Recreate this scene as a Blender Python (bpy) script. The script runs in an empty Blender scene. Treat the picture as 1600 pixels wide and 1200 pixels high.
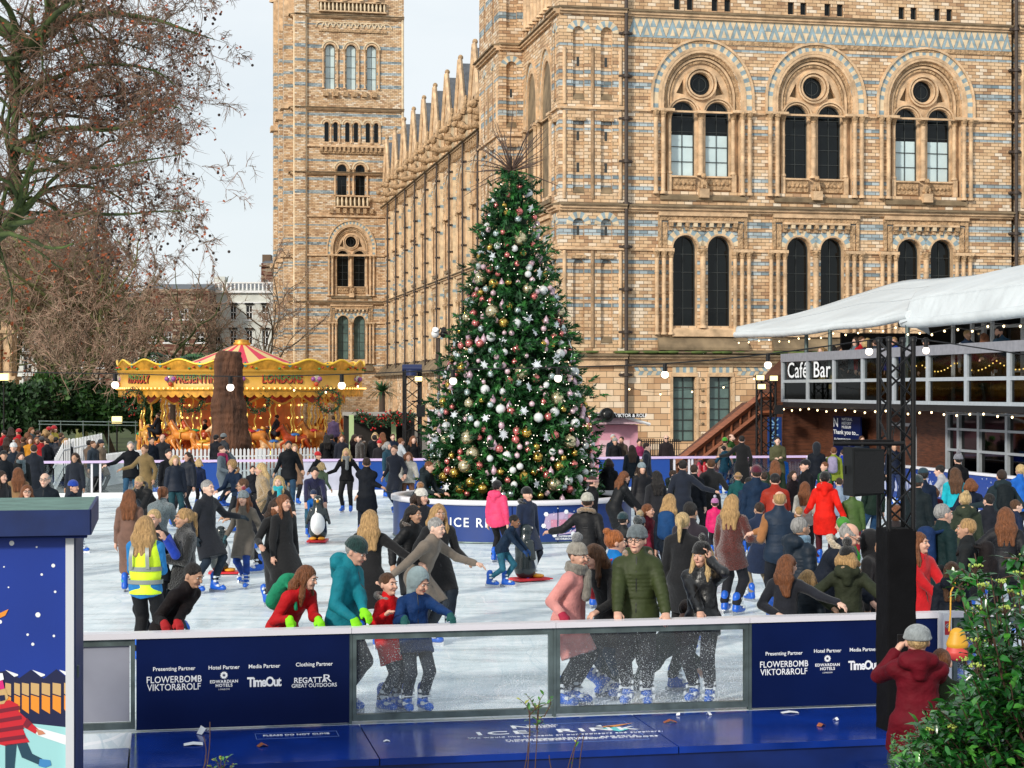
import bpy, math, random
import numpy as np
from mathutils import Vector, Matrix
from mathutils.geometry import tessellate_polygon
random.seed(7)
R = math.radians
SC = bpy.context.scene
COL = SC.collection
# ---------------------------------------------------------------- camera, sky, sun, exposure
F = 2800.0; HY = 610.0; CH = 3.2
cam = bpy.data.cameras.new('camera'); camo = bpy.data.objects.new('camera', cam); COL.objects.link(camo)
cam.sensor_width = 36; cam.lens = 36 * F / 1600; cam.shift_y = 10 / 1600; cam.clip_end = 3000; cam.clip_start = .3
camo.location = (0, 0, CH); camo.rotation_euler = (R(90), 0, 0); SC.camera = camo
W = bpy.data.worlds.new("World"); SC.world = W; W.use_nodes = True
nt = W.node_tree; N = nt.nodes; L = nt.links; bg = N['Background']
SUN_EL, SUN_AZ = 24.0, 215.0
sky = N.new('ShaderNodeTexSky'); sky.sky_type = 'NISHITA'; sky.sun_disc = False
sky.sun_elevation = R(SUN_EL); sky.sun_rotation = R(SUN_AZ)
bg.inputs[1].default_value = .115
mul = N.new('ShaderNodeMix'); mul.data_type = 'RGBA'
tc = N.new('ShaderNodeTexCoord'); mp = N.new('ShaderNodeMapping'); mp.inputs['Scale'].default_value = (1, 1, 2.6)
nz = N.new('ShaderNodeTexNoise'); nz.inputs['Scale'].default_value = 3.4; nz.inputs['Detail'].default_value = 7; nz.inputs['Roughness'].default_value = .52
rp = N.new('ShaderNodeValToRGB'); rp.color_ramp.elements[0].position = .34; rp.color_ramp.elements[0].color = (.74,)*3 + (1,)
rp.color_ramp.elements[1].position = .62; rp.color_ramp.elements[1].color = (.97,)*3 + (1,)
L.new(tc.outputs['Generated'], mp.inputs[0]); L.new(mp.outputs[0], nz.inputs['Vector']); L.new(nz.outputs[0], rp.inputs[0])
L.new(rp.outputs[0], mul.inputs['Factor']); L.new(sky.outputs[0], mul.inputs['A'])
mul.inputs['B'].default_value = (7.7, 8.25, 8.6, 1)
L.new(mul.outputs['Result'], bg.inputs[0])
sun = bpy.data.lights.new('sun', 'SUN'); sun.energy = 3.2; sun.angle = R(6); sun.color = (1, .93, .82)
suno = bpy.data.objects.new('sun', sun); COL.objects.link(suno)
suno.rotation_euler = (R(90 - SUN_EL), 0, -R(SUN_AZ) + math.pi)
d_ = Vector((math.sin(R(SUN_AZ)) * math.cos(R(SUN_EL)), math.cos(R(SUN_AZ)) * math.cos(R(SUN_EL)), math.sin(R(SUN_EL))))
suno.rotation_euler = d_.to_track_quat('Z', 'Y').to_euler()
SC.view_settings.view_transform = 'Standard'; SC.view_settings.look = 'None'; SC.view_settings.exposure = 0.0
SC.view_settings.gamma = 1; SC.view_settings.use_curve_mapping = False
SC.cycles.max_bounces = 6; SC.cycles.transparent_max_bounces = 16; SC.cycles.diffuse_bounces = 3
SC.cycles.glossy_bounces = 3; SC.cycles.transmission_bounces = 4
# ---------------------------------------------------------------- helpers
def lin(h):
 if isinstance(h, str):
  c = [int(h[i:i+2], 16) / 255 for i in (0, 2, 4)]
  return tuple(x / 12.92 if x <= .04045 else ((x + .055) / 1.055) ** 2.4 for x in c)
 return tuple(h[:3])
def tag(o, label=None, cat=None, group=None, kind=None):
 if label: o['label'] = label
 if cat: o['category'] = cat
 if group: o['group'] = group
 if kind: o['kind'] = kind
 return o
def empty(name, loc=(0, 0, 0), rz=0, label=None, cat=None, group=None, kind=None):
 o = bpy.data.objects.new(name, None); COL.objects.link(o); o.location = loc; o.rotation_euler = (0, 0, rz)
 return tag(o, label, cat, group, kind)
def link(name, me, parent=None, loc=None):
 o = bpy.data.objects.new(name, me); COL.objects.link(o)
 if parent is not None: o.parent = parent
 if loc is not None: o.location = loc
 return o
def px(x, y, d):
 """pixel of the photo at depth d -> world point"""
 return Vector(((x - 800) / F * d, d, CH + (HY - y) / F * d))
def gx(x, d): return (x - 800) / F * d
def gz(y, d): return CH + (HY - y) / F * d
class MB:
 def __init__(s): s.v = []; s.f = []; s.m = []; s.uv = []; s.sm = []
 def poly(s, pts, mi=0, uv=None, smooth=False):
  n = len(s.v); s.v.extend([tuple(p) for p in pts]); s.f.append(tuple(range(n, n + len(pts)))); s.m.append(mi)
  s.uv.append(uv if uv else None); s.sm.append(smooth)
 def faces(s, pts, fs, mi=0, smooth=False):
  n = len(s.v); s.v.extend([tuple(p) for p in pts])
  for f in fs: s.f.append(tuple(i + n for i in f)); s.m.append(mi); s.uv.append(None); s.sm.append(smooth)
 def box(s, a, b, mi=0, M=None):
  x0, x1 = sorted((a[0], b[0])); y0, y1 = sorted((a[1], b[1])); z0, z1 = sorted((a[2], b[2]))
  p = [(x0,y0,z0),(x1,y0,z0),(x1,y1,z0),(x0,y1,z0),(x0,y0,z1),(x1,y0,z1),(x1,y1,z1),(x0,y1,z1)]
  if M: p = [M @ Vector(q) for q in p]
  s.faces(p, [(0,3,2,1),(4,5,6,7),(0,1,5,4),(1,2,6,5),(2,3,7,6),(3,0,4,7)], mi)
 def tube(s, pts, r, n=8, mi=0, caps=True, smooth=True):
  """swept tube; r number or list"""
  pts = [Vector(p) for p in pts]; k = len(pts)
  rr = r if isinstance(r, (list, tuple)) else [r] * k
  ring = []; prev = None
  for i, p in enumerate(pts):
   t = (pts[min(i + 1, k - 1)] - pts[max(i - 1, 0)])
   if t.length < 1e-9: t = Vector((0, 0, 1))
   t.normalize()
   if prev is None:
    a = Vector((0, 0, 1)) if abs(t.z) < .9 else Vector((1, 0, 0))
    x = t.cross(a).normalized()
   else:
    x = (prev - t * prev.dot(t))
    x = x.normalized() if x.length > 1e-6 else t.orthogonal().normalized()
   prev = x; y = t.cross(x)
   for j in range(n):
    an = 2 * math.pi * j / n
    ring.append(p + (x * math.cos(an) + y * math.sin(an)) * rr[i])
  fs = [(i*n + j, i*n + (j+1) % n, (i+1)*n + (j+1) % n, (i+1)*n + j) for i in range(k-1) for j in range(n)]
  s.faces(ring, fs, mi, smooth)
  if caps:
   s.poly(ring[:n][::-1], mi); s.poly(ring[-n:], mi)
 def bar(s, a, b, w, mi=0): s.tube([a, b], w * .7071, 4, mi, True, False)
 def lathe(s, prof, n=16, mi=0, c=(0, 0, 0), smooth=True, a0=0, a1=2*math.pi):
  full = abs(a1 - a0 - 2*math.pi) < 1e-6; m = n if full else n + 1
  pts = [(c[0] + r*math.cos(a0+(a1-a0)*j/n), c[1] + r*math.sin(a0+(a1-a0)*j/n), c[2] + z) for r, z in prof for j in range(m)]
  k = len(prof)
  fs = [(i*m + j, i*m + (j+1) % m, (i+1)*m + (j+1) % m, (i+1)*m + j) for i in range(k-1) for j in range(n)]
  s.faces(pts, fs, mi, smooth)
 def ball(s, c, r, mi=0, n=10, k=6, sc=(1, 1, 1)):
  pts = [(c[0], c[1], c[2] + r*sc[2])]
  for i in range(1, k):
   a = math.pi*i/k
   for j in range(n):
    b = 2*math.pi*j/n
    pts.append((c[0] + r*sc[0]*math.sin(a)*math.cos(b), c[1] + r*sc[1]*math.sin(a)*math.sin(b), c[2] + r*sc[2]*math.cos(a)))
  pts.append((c[0], c[1], c[2] - r*sc[2])); fs = []
  for j in range(n): fs.append((0, 1 + j, 1 + (j+1) % n)); fs.append((len(pts)-1, 1+(k-2)*n+(j+1) % n, 1+(k-2)*n+j))
  for i in range(k-2):
   for j in range(n): fs.append((1+i*n+j, 1+(i+1)*n+j, 1+(i+1)*n+(j+1) % n, 1+i*n+(j+1) % n))
  s.faces(pts, fs, mi, True)
 def mesh(s, name, mats):
  me = bpy.data.meshes.new(name); me.from_pydata(s.v, [], s.f)
  for m in (mats if isinstance(mats, (list, tuple)) else [mats]): me.materials.append(m)
  me.polygons.foreach_set('material_index', s.m)
  me.polygons.foreach_set('use_smooth', s.sm)
  if any(u is not None for u in s.uv):
   ul = me.uv_layers.new(name='UVMap'); arr = []
   for f, u in zip(s.f, s.uv):
    if u is None: arr.extend([0.0] * (2 * len(f)))
    else:
     for q in u: arr.extend(q)
   ul.data.foreach_set('uv', arr)
  me.update(); return me
 def build(s, name, mats, parent=None, loc=None):
  if not s.f: return None
  return link(name, s.mesh(name, mats), parent, loc)
# ---------------------------------------------------------------- materials
MATS = {}
def newmat(name):
 m = bpy.data.materials.new(name); m.use_nodes = True; t = m.node_tree; return m, t, t.nodes, t.links, t.nodes['Principled BSDF']
def mat(name, col=(.5,.5,.5), rough=.6, metal=0, noise=0, nscale=8, bump=0, bscale=60, coat=0, emit=None, es=1, objcol=False, stretch=None, spec=.5, alpha=1, sheen=0, bdist=.01):
 """procedural surface: base colour broken up by noise, with a bump"""
 if name in MATS: return MATS[name]
 m, t, n, l, b = newmat(name); MATS[name] = m
 c = lin(col); b.inputs['Roughness'].default_value = rough; b.inputs['Metallic'].default_value = metal
 b.inputs['Specular IOR Level'].default_value = spec
 if coat: b.inputs['Coat Weight'].default_value = coat; b.inputs['Coat Roughness'].default_value = .12
 if sheen: b.inputs['Sheen Weight'].default_value = sheen; b.inputs['Sheen Roughness'].default_value = .5
 tcn = n.new('ShaderNodeTexCoord'); co = tcn.outputs['Object']
 if stretch:
  mpn = n.new('ShaderNodeMapping'); mpn.inputs['Scale'].default_value = stretch; l.new(co, mpn.inputs[0]); co = mpn.outputs[0]
 src = None
 if objcol: oi = n.new('ShaderNodeObjectInfo'); src = oi.outputs['Color']
 if noise:
  nn = n.new('ShaderNodeTexNoise'); nn.inputs['Scale'].default_value = nscale; nn.inputs['Detail'].default_value = 5; l.new(co, nn.inputs['Vector'])
  mr = n.new('ShaderNodeMapRange'); mr.inputs[1].default_value = .28; mr.inputs[2].default_value = .72
  mr.inputs[3].default_value = 1 - noise; mr.inputs[4].default_value = 1 + noise; l.new(nn.outputs[0], mr.inputs[0])
  vm = n.new('ShaderNodeVectorMath'); vm.operation = 'SCALE'; l.new(mr.outputs[0], vm.inputs['Scale'])
  if src: l.new(src, vm.inputs[0])
  else: vm.inputs[0].default_value = c
  l.new(vm.outputs[0], b.inputs['Base Color'])
 elif src: l.new(src, b.inputs['Base Color'])
 else: b.inputs['Base Color'].default_value = (*c, 1)
 if bump:
  bn = n.new('ShaderNodeTexNoise'); bn.inputs['Scale'].default_value = bscale; bn.inputs['Detail'].default_value = 4; l.new(co, bn.inputs['Vector'])
  bb = n.new('ShaderNodeBump'); bb.inputs['Strength'].default_value = bump; bb.inputs['Distance'].default_value = bdist
  l.new(bn.outputs[0], bb.inputs['Height']); l.new(bb.outputs[0], b.inputs['Normal'])
 if emit is not None:
  b.inputs['Emission Color'].default_value = (*lin(emit), 1); b.inputs['Emission Strength'].default_value = es
 if alpha < 1: b.inputs['Alpha'].default_value = alpha
 return m
def text(name, s, size, M_, material, parent=None, ext=.004, align='CENTER', spacing=1.0, bold=0, sx=1):
 """writing, turned into a flat mesh; M_ places its plane (x right, y up)"""
 cu = bpy.data.curves.new(name, 'FONT'); cu.body = s; cu.size = size; cu.extrude = ext; cu.align_x = align; cu.align_y = 'CENTER'
 cu.space_character = spacing; cu.offset = bold; cu.resolution_u = 3
 o = bpy.data.objects.new(name, cu); COL.objects.link(o)
 dg = bpy.context.evaluated_depsgraph_get(); me = bpy.data.meshes.new_from_object(o.evaluated_get(dg)); bpy.data.objects.remove(o)
 me.transform(M_ @ Matrix.Diagonal((sx, 1, 1, 1))); me.materials.clear(); me.materials.append(material)
 return link(name, me, parent)
def facing(o, xdir, up=(0, 0, 1)):
 x = Vector(xdir).normalized(); u = Vector(up).normalized(); nrm = x.cross(u)
 M = Matrix((x, u, nrm)).transposed().to_4x4(); M.translation = Vector(o); return M
# ================================================================ MUSEUM
AL = R(11.2); MO = Vector((gx(980, 80), 80, 0))
CU, SU = math.cos(AL), math.sin(AL)
def brickmat(name, bands=True, tone=1.0, dirt=1.0, c1=(.66,.44,.25), c2=(.40,.235,.13), bw=.38, bh=.15):
 m, t, n, l, b = newmat(name); b.inputs['Roughness'].default_value = .75
 uv = n.new('ShaderNodeUVMap'); sep = n.new('ShaderNodeSeparateXYZ'); l.new(uv.outputs[0], sep.inputs[0])
 br = n.new('ShaderNodeTexBrick'); br.offset = .5
 br.inputs['Scale'].default_value = 1; br.inputs['Brick Width'].default_value = bw; br.inputs['Row Height'].default_value = bh
 br.inputs['Mortar Size'].default_value = .011; br.inputs['Mortar Smooth'].default_value = .3
 br.inputs['Color1'].default_value = (0, 0, 0, 1); br.inputs['Color2'].default_value = (1, 1, 1, 1); br.inputs['Mortar'].default_value = (.5, .5, .5, 1)
 l.new(uv.outputs[0], br.inputs['Vector'])
 def mixc(fac, a, b_, blend='MIX'):
  x = n.new('ShaderNodeMix'); x.data_type = 'RGBA'; x.blend_type = blend
  for k, v in (('Factor', fac), ('A', a), ('B', b_)):
   if hasattr(v, 'links'): l.new(v, x.inputs[k])
   else: x.inputs[k].default_value = v if isinstance(v, (int, float)) else (*v[:3], 1)
  return x.outputs['Result']
 rmp = n.new('ShaderNodeValToRGB'); rmp.color_ramp.interpolation = 'LINEAR'
 e = rmp.color_ramp.elements; e[0].position = 0; e[0].color = (*[x*tone for x in c2], 1); e[1].position = 1; e[1].color = (.80*tone, .69*tone, .55*tone, 1)
 x = e.new(.35); x.color = (*[y*tone for y in c1], 1); x = e.new(.75); x.color = (.72*tone, .52*tone, .33*tone, 1)
 sp = n.new('ShaderNodeSeparateColor'); l.new(br.outputs['Color'], sp.inputs[0]); l.new(sp.outputs[0], rmp.inputs[0])
 base = rmp.outputs[0]
 if bands:
  BL = [(5.34,5.54),(6.86,7.03),(7.26,7.39),(8.46,8.57),(8.86,9.0),(10.11,10.31),(10.57,10.8),(12.2,12.34),(12.54,12.69),(14.63,14.77),(14.94,15.11),(16.71,16.97),(17.2,17.43),(18.5,18.66)]
  BH = [(21.5,21.7),(22.6,22.9),(24.4,24.6),(26.6,26.9),(27.6,27.9),(28.7,29.0),(31.3,31.7),(32.6,32.9),(33.6,33.9),(35,35.3),(37,37.2)]
  tot = None
  for lst in (BL, BH):
   cr = n.new('ShaderNodeValToRGB'); cr.color_ramp.interpolation = 'CONSTANT'; z0, z1 = lst[0][0] - .5, lst[-1][1] + .5
   ee = cr.color_ramp.elements; ee[0].position = 0; ee[0].color = (0, 0, 0, 1); ee[1].position = 1; ee[1].color = (0, 0, 0, 1)
   for a_, b_ in lst:
    q = ee.new((round(a_/bh)*bh - z0)/(z1-z0)); q.color = (1, 1, 1, 1)
    q = ee.new((max(round(b_/bh), round(a_/bh) + 1)*bh - z0)/(z1-z0)); q.color = (0, 0, 0, 1)
   mr = n.new('ShaderNodeMapRange'); mr.inputs[1].default_value = z0; mr.inputs[2].default_value = z1; l.new(sep.outputs[1], mr.inputs[0]); l.new(mr.outputs[0], cr.inputs[0])
   tot = cr.outputs[0] if tot is None else mixc(1.0, tot, cr.outputs[0], 'ADD')
  blue = n.new('ShaderNodeValToRGB'); e = blue.color_ramp.elements; e[0].color = (.15,.215,.25,1); e[1].color = (.47,.55,.58,1); l.new(sp.outputs[0], blue.inputs[0])
  base = mixc(tot, base, blue.outputs[0])
 base = mixc(br.outputs['Fac'], base, (.12,.075,.045))
 g = n.new('ShaderNodeTexCoord'); mp_ = n.new('ShaderNodeMapping'); mp_.inputs['Scale'].default_value = (1.2, 1.2, .25); l.new(g.outputs['Object'], mp_.inputs[0])
 ns = n.new('ShaderNodeTexNoise'); ns.inputs['Scale'].default_value = .9; ns.inputs['Detail'].default_value = 7; ns.inputs['Roughness'].default_value = .65; l.new(mp_.outputs[0], ns.inputs['Vector'])
 r2 = n.new('ShaderNodeValToRGB'); r2.color_ramp.elements[0].position = .32; r2.color_ramp.elements[0].color = (.62,.56,.5,1); r2.color_ramp.elements[1].position = .5; r2.color_ramp.elements[1].color = (1,1,1,1)
 l.new(ns.outputs[0], r2.inputs[0]); base = mixc(.75*dirt, base, r2.outputs[0], 'MULTIPLY')
 l.new(base, b.inputs['Base Color'])
 bp = n.new('ShaderNodeBump'); bp.inputs['Strength'].default_value = .6; bp.inputs['Distance'].default_value = .02; bp.invert = True
 l.new(br.outputs['Fac'], bp.inputs['Height']); l.new(bp.outputs[0], b.inputs['Normal'])
 return m
M_WALL = brickmat('terracotta_banded'); M_PLAIN = brickmat('terracotta_plain', False, .95, bw=.5, bh=.26)
M_GRND = brickmat('terracotta_base', False, 1.1, bw=.62, bh=.27, c1=(.64,.42,.24), c2=(.40,.22,.11))
M_TRIM = mat('terracotta_trim', (.60,.41,.245), .7, noise=.38, nscale=2.2, bump=.5, bscale=14, bdist=.05)
M_CARVE = mat('terracotta_carved', (.46,.30,.165), .75, noise=.45, nscale=5, bump=1.0, bscale=9, bdist=.12)
M_LEDGE = mat('ledge_weathered', (.20,.145,.085), .85, noise=.5, nscale=1.6, bump=.5, bscale=12)
M_BLUE = mat('terracotta_blue', (.26,.35,.39), .7, noise=.35, nscale=3)
M_CREAM = mat('terracotta_cream', (.68,.54,.36), .7, noise=.25, nscale=3)
M_MOSS = mat('moss_ledge', (.085,.125,.03), .95, noise=.6, nscale=1.4, bump=.6, bscale=20)
M_GLASSD = mat('dark_window_glass', (.004,.006,.007), .05, noise=.5, nscale=.8, spec=.28)
M_GLASSB = mat('blind_behind_glass', (.55,.68,.70), .25, noise=.12, nscale=.9)
M_GLASSG = mat('green_window_glass', (.10,.16,.15), .12, noise=.4, nscale=1.2)
M_LEAD = mat('glazing_bar', (.03,.035,.035), .5)
M_PIPE = mat('iron_pipe', (.05,.035,.028), .6, noise=.3)
M_SLATE = mat('slate_roof', (.10,.11,.125), .6, noise=.3, nscale=3)
museum = empty('museum_building', MO, AL, 'huge terracotta museum with blue bands, arched windows and a tall tower', 'building')
class Pl:
 """vertical plane in museum space: s runs along it, o outwards"""
 def __init__(s, u, v, du, dv, nu, nv): s.o_ = Vector((u, v, 0)); s.d = Vector((du, dv, 0)); s.n = Vector((nu, nv, 0)); s.flip = (s.d.cross(s.n)).z < 0
 def P(s, a, z, o=0): p = s.o_ + s.d*a + s.n*o; return Vector((p.x, p.y, z))
def area2(p): return sum(p[i][0]*p[(i+1) % len(p)][1] - p[(i+1) % len(p)][0]*p[i][1] for i in range(len(p)))
class WB(MB):
 def __init__(s, pl): super().__init__(); s.pl = pl
 def quad(s, c, mi=0):
  s.poly([s.pl.P(a, z, o) for a, z, o in c], mi, [(a + o, z) for a, z, o in c])
 def sbox(s, s0, s1, z0, z1, o0, o1, mi=0, slope=0, ends=True):
  """box on the wall from o0 to o1; slope lowers the outer top edge"""
  q = s.quad; zt = z1 - slope
  q([(s0,z0,o1),(s1,z0,o1),(s1,zt,o1),(s0,zt,o1)], mi)
  s.poly([s.pl.P(s0,zt,o1), s.pl.P(s1,zt,o1), s.pl.P(s1,z1,o0), s.pl.P(s0,z1,o0)], mi, [(s0,0),(s1,0),(s1,.3),(s0,.3)])
  s.poly([s.pl.P(s0,z0,o1), s.pl.P(s1,z0,o1), s.pl.P(s1,z0,o0), s.pl.P(s0,z0,o0)], mi, [(s0,0),(s1,0),(s1,.3),(s0,.3)])
  if ends:
   q([(s0,z0,o0),(s0,z0,o1),(s0,zt,o1),(s0,z1,o0)], mi); q([(s1,z0,o0),(s1,z0,o1),(s1,zt,o1),(s1,z1,o0)], mi)
 def arch(s, c, z0, zs, r, n=14, r2=None):
  """outline of an arched opening, counter-clockwise"""
  r2 = r2 or r
  return [(c - r, z0), (c + r, z0)] + [(c + r*math.cos(math.pi*i/n), zs + r2*math.sin(math.pi*i/n)) for i in range(n + 1)]
 def circ(s, c, z, r, n=20): return [(c + r*math.cos(2*math.pi*i/n), z + r*math.sin(2*math.pi*i/n)) for i in range(n)]
 def sheet(s, outer, holes, o, mi=0):
  loops = [[Vector((a, z, 0)) for a, z in outer]] + [[Vector((a, z, 0)) for a, z in h] for h in holes]
  flat = [p for lp in loops for p in lp]
  for t in tessellate_polygon(loops):
   q = [flat[i] for i in t]
   s.poly([s.pl.P(p.x, p.y, o) for p in q], mi, [(p.x, p.y) for p in q])
 def reveal(s, loop, o0, o1, mi=0, closed=True):
  k = len(loop); acc = 0
  for i in range(k if closed else k - 1):
   a, b = loop[i], loop[(i+1) % k]; ln = math.hypot(b[0]-a[0], b[1]-a[1])
   s.poly([s.pl.P(a[0],a[1],o0), s.pl.P(b[0],b[1],o0), s.pl.P(b[0],b[1],o1), s.pl.P(a[0],a[1],o1)], mi, [(acc,0),(acc+ln,0),(acc+ln,o1-o0),(acc,o1-o0)]); acc += ln
 def ring(s, c, z, r0, r1, o0, o1, mi=0, n=20, a0=0, a1=math.pi, alt=None, stilt=0):
  """raised arch moulding; alt = second material for alternate voussoirs"""
  for i in range(n):
   m = mi if alt is None or i % 2 == 0 else alt
   A, B = a0 + (a1-a0)*i/n, a0 + (a1-a0)*(i+1)/n
   p = lambda r, a: (c + r*math.cos(a), z + r*math.sin(a))
   i0, i1, j0, j1 = p(r0, A), p(r0, B), p(r1, A), p(r1, B)
   s.quad([(*i0, o1), (*j0, o1), (*j1, o1), (*i1, o1)], m)
   s.quad([(*i0, o0), (*i0, o1), (*i1, o1), (*i1, o0)], m); s.quad([(*j0, o0), (*j0, o1), (*j1, o1), (*j1, o0)], m)
  if stilt:
   k = max(1, round(stilt / ((r1)*math.pi/n))) if alt is not None else 1
   for sg in (-1, 1):
    for j in range(k):
     za, zb = z - stilt*(j+1)/k, z - stilt*j/k
     s.sbox(*sorted((c + sg*r0, c + sg*r1)), za, zb, o0, o1, mi if (alt is None or j % 2 == 1) else alt)
 def col(s, a, o, z0, z1, r, mi=0, n=8, cap=.32):
  P = s.pl.P
  s.tube([P(a, z0 + .12, o), P(a, z1 - cap, o)], r, n, mi, False)
  c = P(a, 0, o)
  s.lathe([(r*1.5, z0), (r*1.5, z0 + .06), (r*1.15, z0 + .12)], n, mi, (c.x, c.y, 0))
  s.lathe([(r, z1-cap), (r*1.15, z1-cap+.03), (r*1.1, z1-cap*.7), (r*1.75, z1-.05), (r*1.75, z1)], n, 1, (c.x, c.y, 0), False)
  k = int((z1 - z0) / 1.15)
  for j in range(1, k + 1):
   zz = z0 + (z1 - z0) * j / (k + 1); s.lathe([(r*1.18, zz - .03), (r*1.18, zz + .03)], n, mi, (c.x, c.y, 0))
FR = Pl(0, 0, 1, 0, 0, -1)
GL = {'d': M_GLASSD, 'b': M_GLASSB, 'g': M_GLASSG}
def window(pl, c, z0, zs, w, o, kind='d', nc=2, rows=None, blind=None, arch=True, bars=.028, label=None):
 """arched (or square) window: glass with its glazing bars"""
 b = WB(pl); h = w/2
 loop = b.arch(c, z0, zs, h + .04, 10) if arch else [(c-h-.03, z0-.03), (c+h+.03, z0-.03), (c+h+.03, zs+.03), (c-h-.03, zs+.03)]
 if blind:
  lo = [(c-h-.04, z0), (c+h+.04, z0), (c+h+.04, blind), (c-h-.04, blind)]
  b.sheet(lo, [], o, 1); up = [p for p in loop if p[1] > blind - 1e-6 and p not in lo]
  up = [(c+h+.04, blind)] + [p for p in loop[2:]] + [(c-h-.04, blind)]; b.sheet(up, [], o, 0)
 else: b.sheet(loop, [], o, 0)
 g = b.build('window', [GL[kind], M_GLASSB], museum)
 f = WB(pl); top = zs + (h if arch else 0)
 rows = rows or max(2, round((top - z0) / .85))
 for i in range(1, nc):
  a = c - h + w*i/nc; zt = zs + (math.sqrt(max(0, h*h - (a-c)**2)) if arch else 0)
  f.sbox(a - bars/2, a + bars/2, z0, zt, o + .005, o + .045)
 for j in range(0, rows + 1):
  z = z0 + (top - z0)*j/rows; z = max(z0 + .03, min(z, top - .03))
  if arch and z > zs: hw = math.sqrt(max(0, h*h - (z-zs)**2))
  else: hw = h
  if hw > .1: f.sbox(c - hw, c + hw, z - bars/2, z + bars/2, o + .008, o + .049)
 if arch: f.ring(c, zs, h - .05, h, o, o + .06, 0, 10)
 for sg in (-1, 1): f.sbox(*sorted((c + sg*h, c + sg*(h-.05))), z0, zs, o, o + .06)
 f.build('glazing_bar', M_LEAD, g)
 return g
MATS_M = [M_TRIM, M_CARVE, M_BLUE, M_CREAM, M_LEDGE]
def big_bay(pl, c, holes, kinds=('d', 'd'), blind=(None, None), cols=True, k=1.0, beast=True, osc=1.0):
 """upper storey: great round arch over twin lights and an oculus. k = width factor"""
 zc, zi = 16.37, 15.74; ro = 1.78*k
 rz = 1.98
 holes.append([(c-ro, 12.15), (c+ro, 12.15)] + [(c + ro*math.cos(math.pi*i/18), zc + 2.02*math.sin(math.pi*i/18)) for i in range(19)])
 t = WB(pl); zt = 2.02
 t.reveal(holes[-1], -.52, 0, 0)
 wx, hw = .81*k, .56*k
 op = [t.arch(c - wx, 12.85, 15.68, hw, 12), t.arch(c + wx, 12.85, 15.68, hw, 12), t.circ(c, 17.05, .5*osc, 20)]
 tri = lambda sg: [(c + sg*.72*k, 16.55), (c + sg*1.12*k, 16.62), (c + sg*.80*k, 17.25)]
 op += [tri(1), tri(-1)[::-1]]
 t.sheet(holes[-1], op, -.36, 0)
 for q in op: t.reveal(q, -.62, -.36, 0)
 for sg in (-1, 1):
  t.sheet([(c + sg*.72*k-.01*0, 16.5), (c + sg*1.2*k, 16.5), (c + sg*.8*k, 17.3)][::sg], [], -.6, 4)
 for sg in (-1, 1):
  for r_, o_ in ((hw, -.26), (hw + .1, -.2), ): t.ring(c + sg*wx, 15.68, r_ + .02, r_ + .09, -.36, o_, 0, 14)
 t.ring(c, 17.05, .52*osc, .6*osc, -.36, -.25, 0, 22, 0, 2*math.pi); t.ring(c, 17.05, .66*osc, .74*osc, -.36, -.2, 0, 22, 0, 2*math.pi)
 def aring(r0, r1, o0, o1, mi, n=22, alt=None, st=None):
  for i in range(n):
   A, B = math.pi*i/n, math.pi*(i+1)/n; m = mi if alt is None or i % 2 else alt
   f = lambda r, a: (c + r*k*math.cos(a), zc + (r + .24)*math.sin(a))
   i0, i1, j0, j1 = f(r0, A), f(r0, B), f(r1, A), f(r1, B)
   t.quad([(*i0, o1), (*j0, o1), (*j1, o1), (*i1, o1)], m); t.quad([(*i0, o0), (*i0, o1), (*i1, o1), (*i1, o0)], m); t.quad([(*j0, o0), (*j0, o1), (*j1, o1), (*j1, o0)], m)
  for sg in (-1, 1):
   for j in range(2): t.sbox(*sorted((c+sg*r0*k, c+sg*r1*k)), zi + (zc-zi)*j/2, zi + (zc-zi)*(j+1)/2, o0, o1, mi if alt is None or j else alt)
 aring(1.36, 1.46, -.36, -.26, 1); aring(1.5, 1.6, -.36, -.2, 0); aring(1.64, 1.78, -.36, -.12, 1)
 aring(1.8, 1.92, 0, .03, 0); aring(1.92, 2.06, 0, .05, 0); aring(2.06, 2.32, 0, .03, 3, 40, 2); aring(2.33, 2.43, 0, .12, 0)
 t.build('great_arch', MATS_M, museum)
 q = WB(pl)
 if cols:
  for sg in (-1, 1):
   for a, o, r, z0 in ((1.5, -.18, .1, 12.95), (1.86, .1, .1, 12.0), (2.2, .1, .1, 12.0)):
    q.col(c + sg*a*k, o, z0, zi, r*min(1, k + .1))
   q.sbox(*sorted((c + sg*1.42*k, c + sg*1.62*k)), 12.15, 12.95, -.36, -.08, 0)
 q.col(c, -.28, 12.9, zi, .13*k); q.sbox(c - .2*k, c + .2*k, zi - .02, zi + .1, -.4, -.1)
 for sg in (-1, 1): q.sbox(*sorted((c+sg*1.36*k, c+sg*2.45*k)), zi - .03, zi + .09, 0, .24, 0)
 q.build('colonnette', MATS_M, museum)
 p = WB(pl)
 for sg in (-1, 1):
  p.sbox(*sorted((c+sg*.28*k, c+sg*1.4*k)), 12.25, 12.8, -.36, -.2, 1); p.sbox(*sorted((c+sg*.24*k, c+sg*1.44*k)), 12.8, 12.87, -.36, -.1, 0)
  for j in range(5):
   cc = pl.P(c + sg*(.42 + .2*j)*k, 12.52, -.2); p.ball(cc, .09, 1, 7, 5);
 p.sbox(c - 2.0*k, c + 2.0*k, 11.75, 12.15, -.36, .12, 4, .22)
 p.build('carved_panel', MATS_M, museum)
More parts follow.
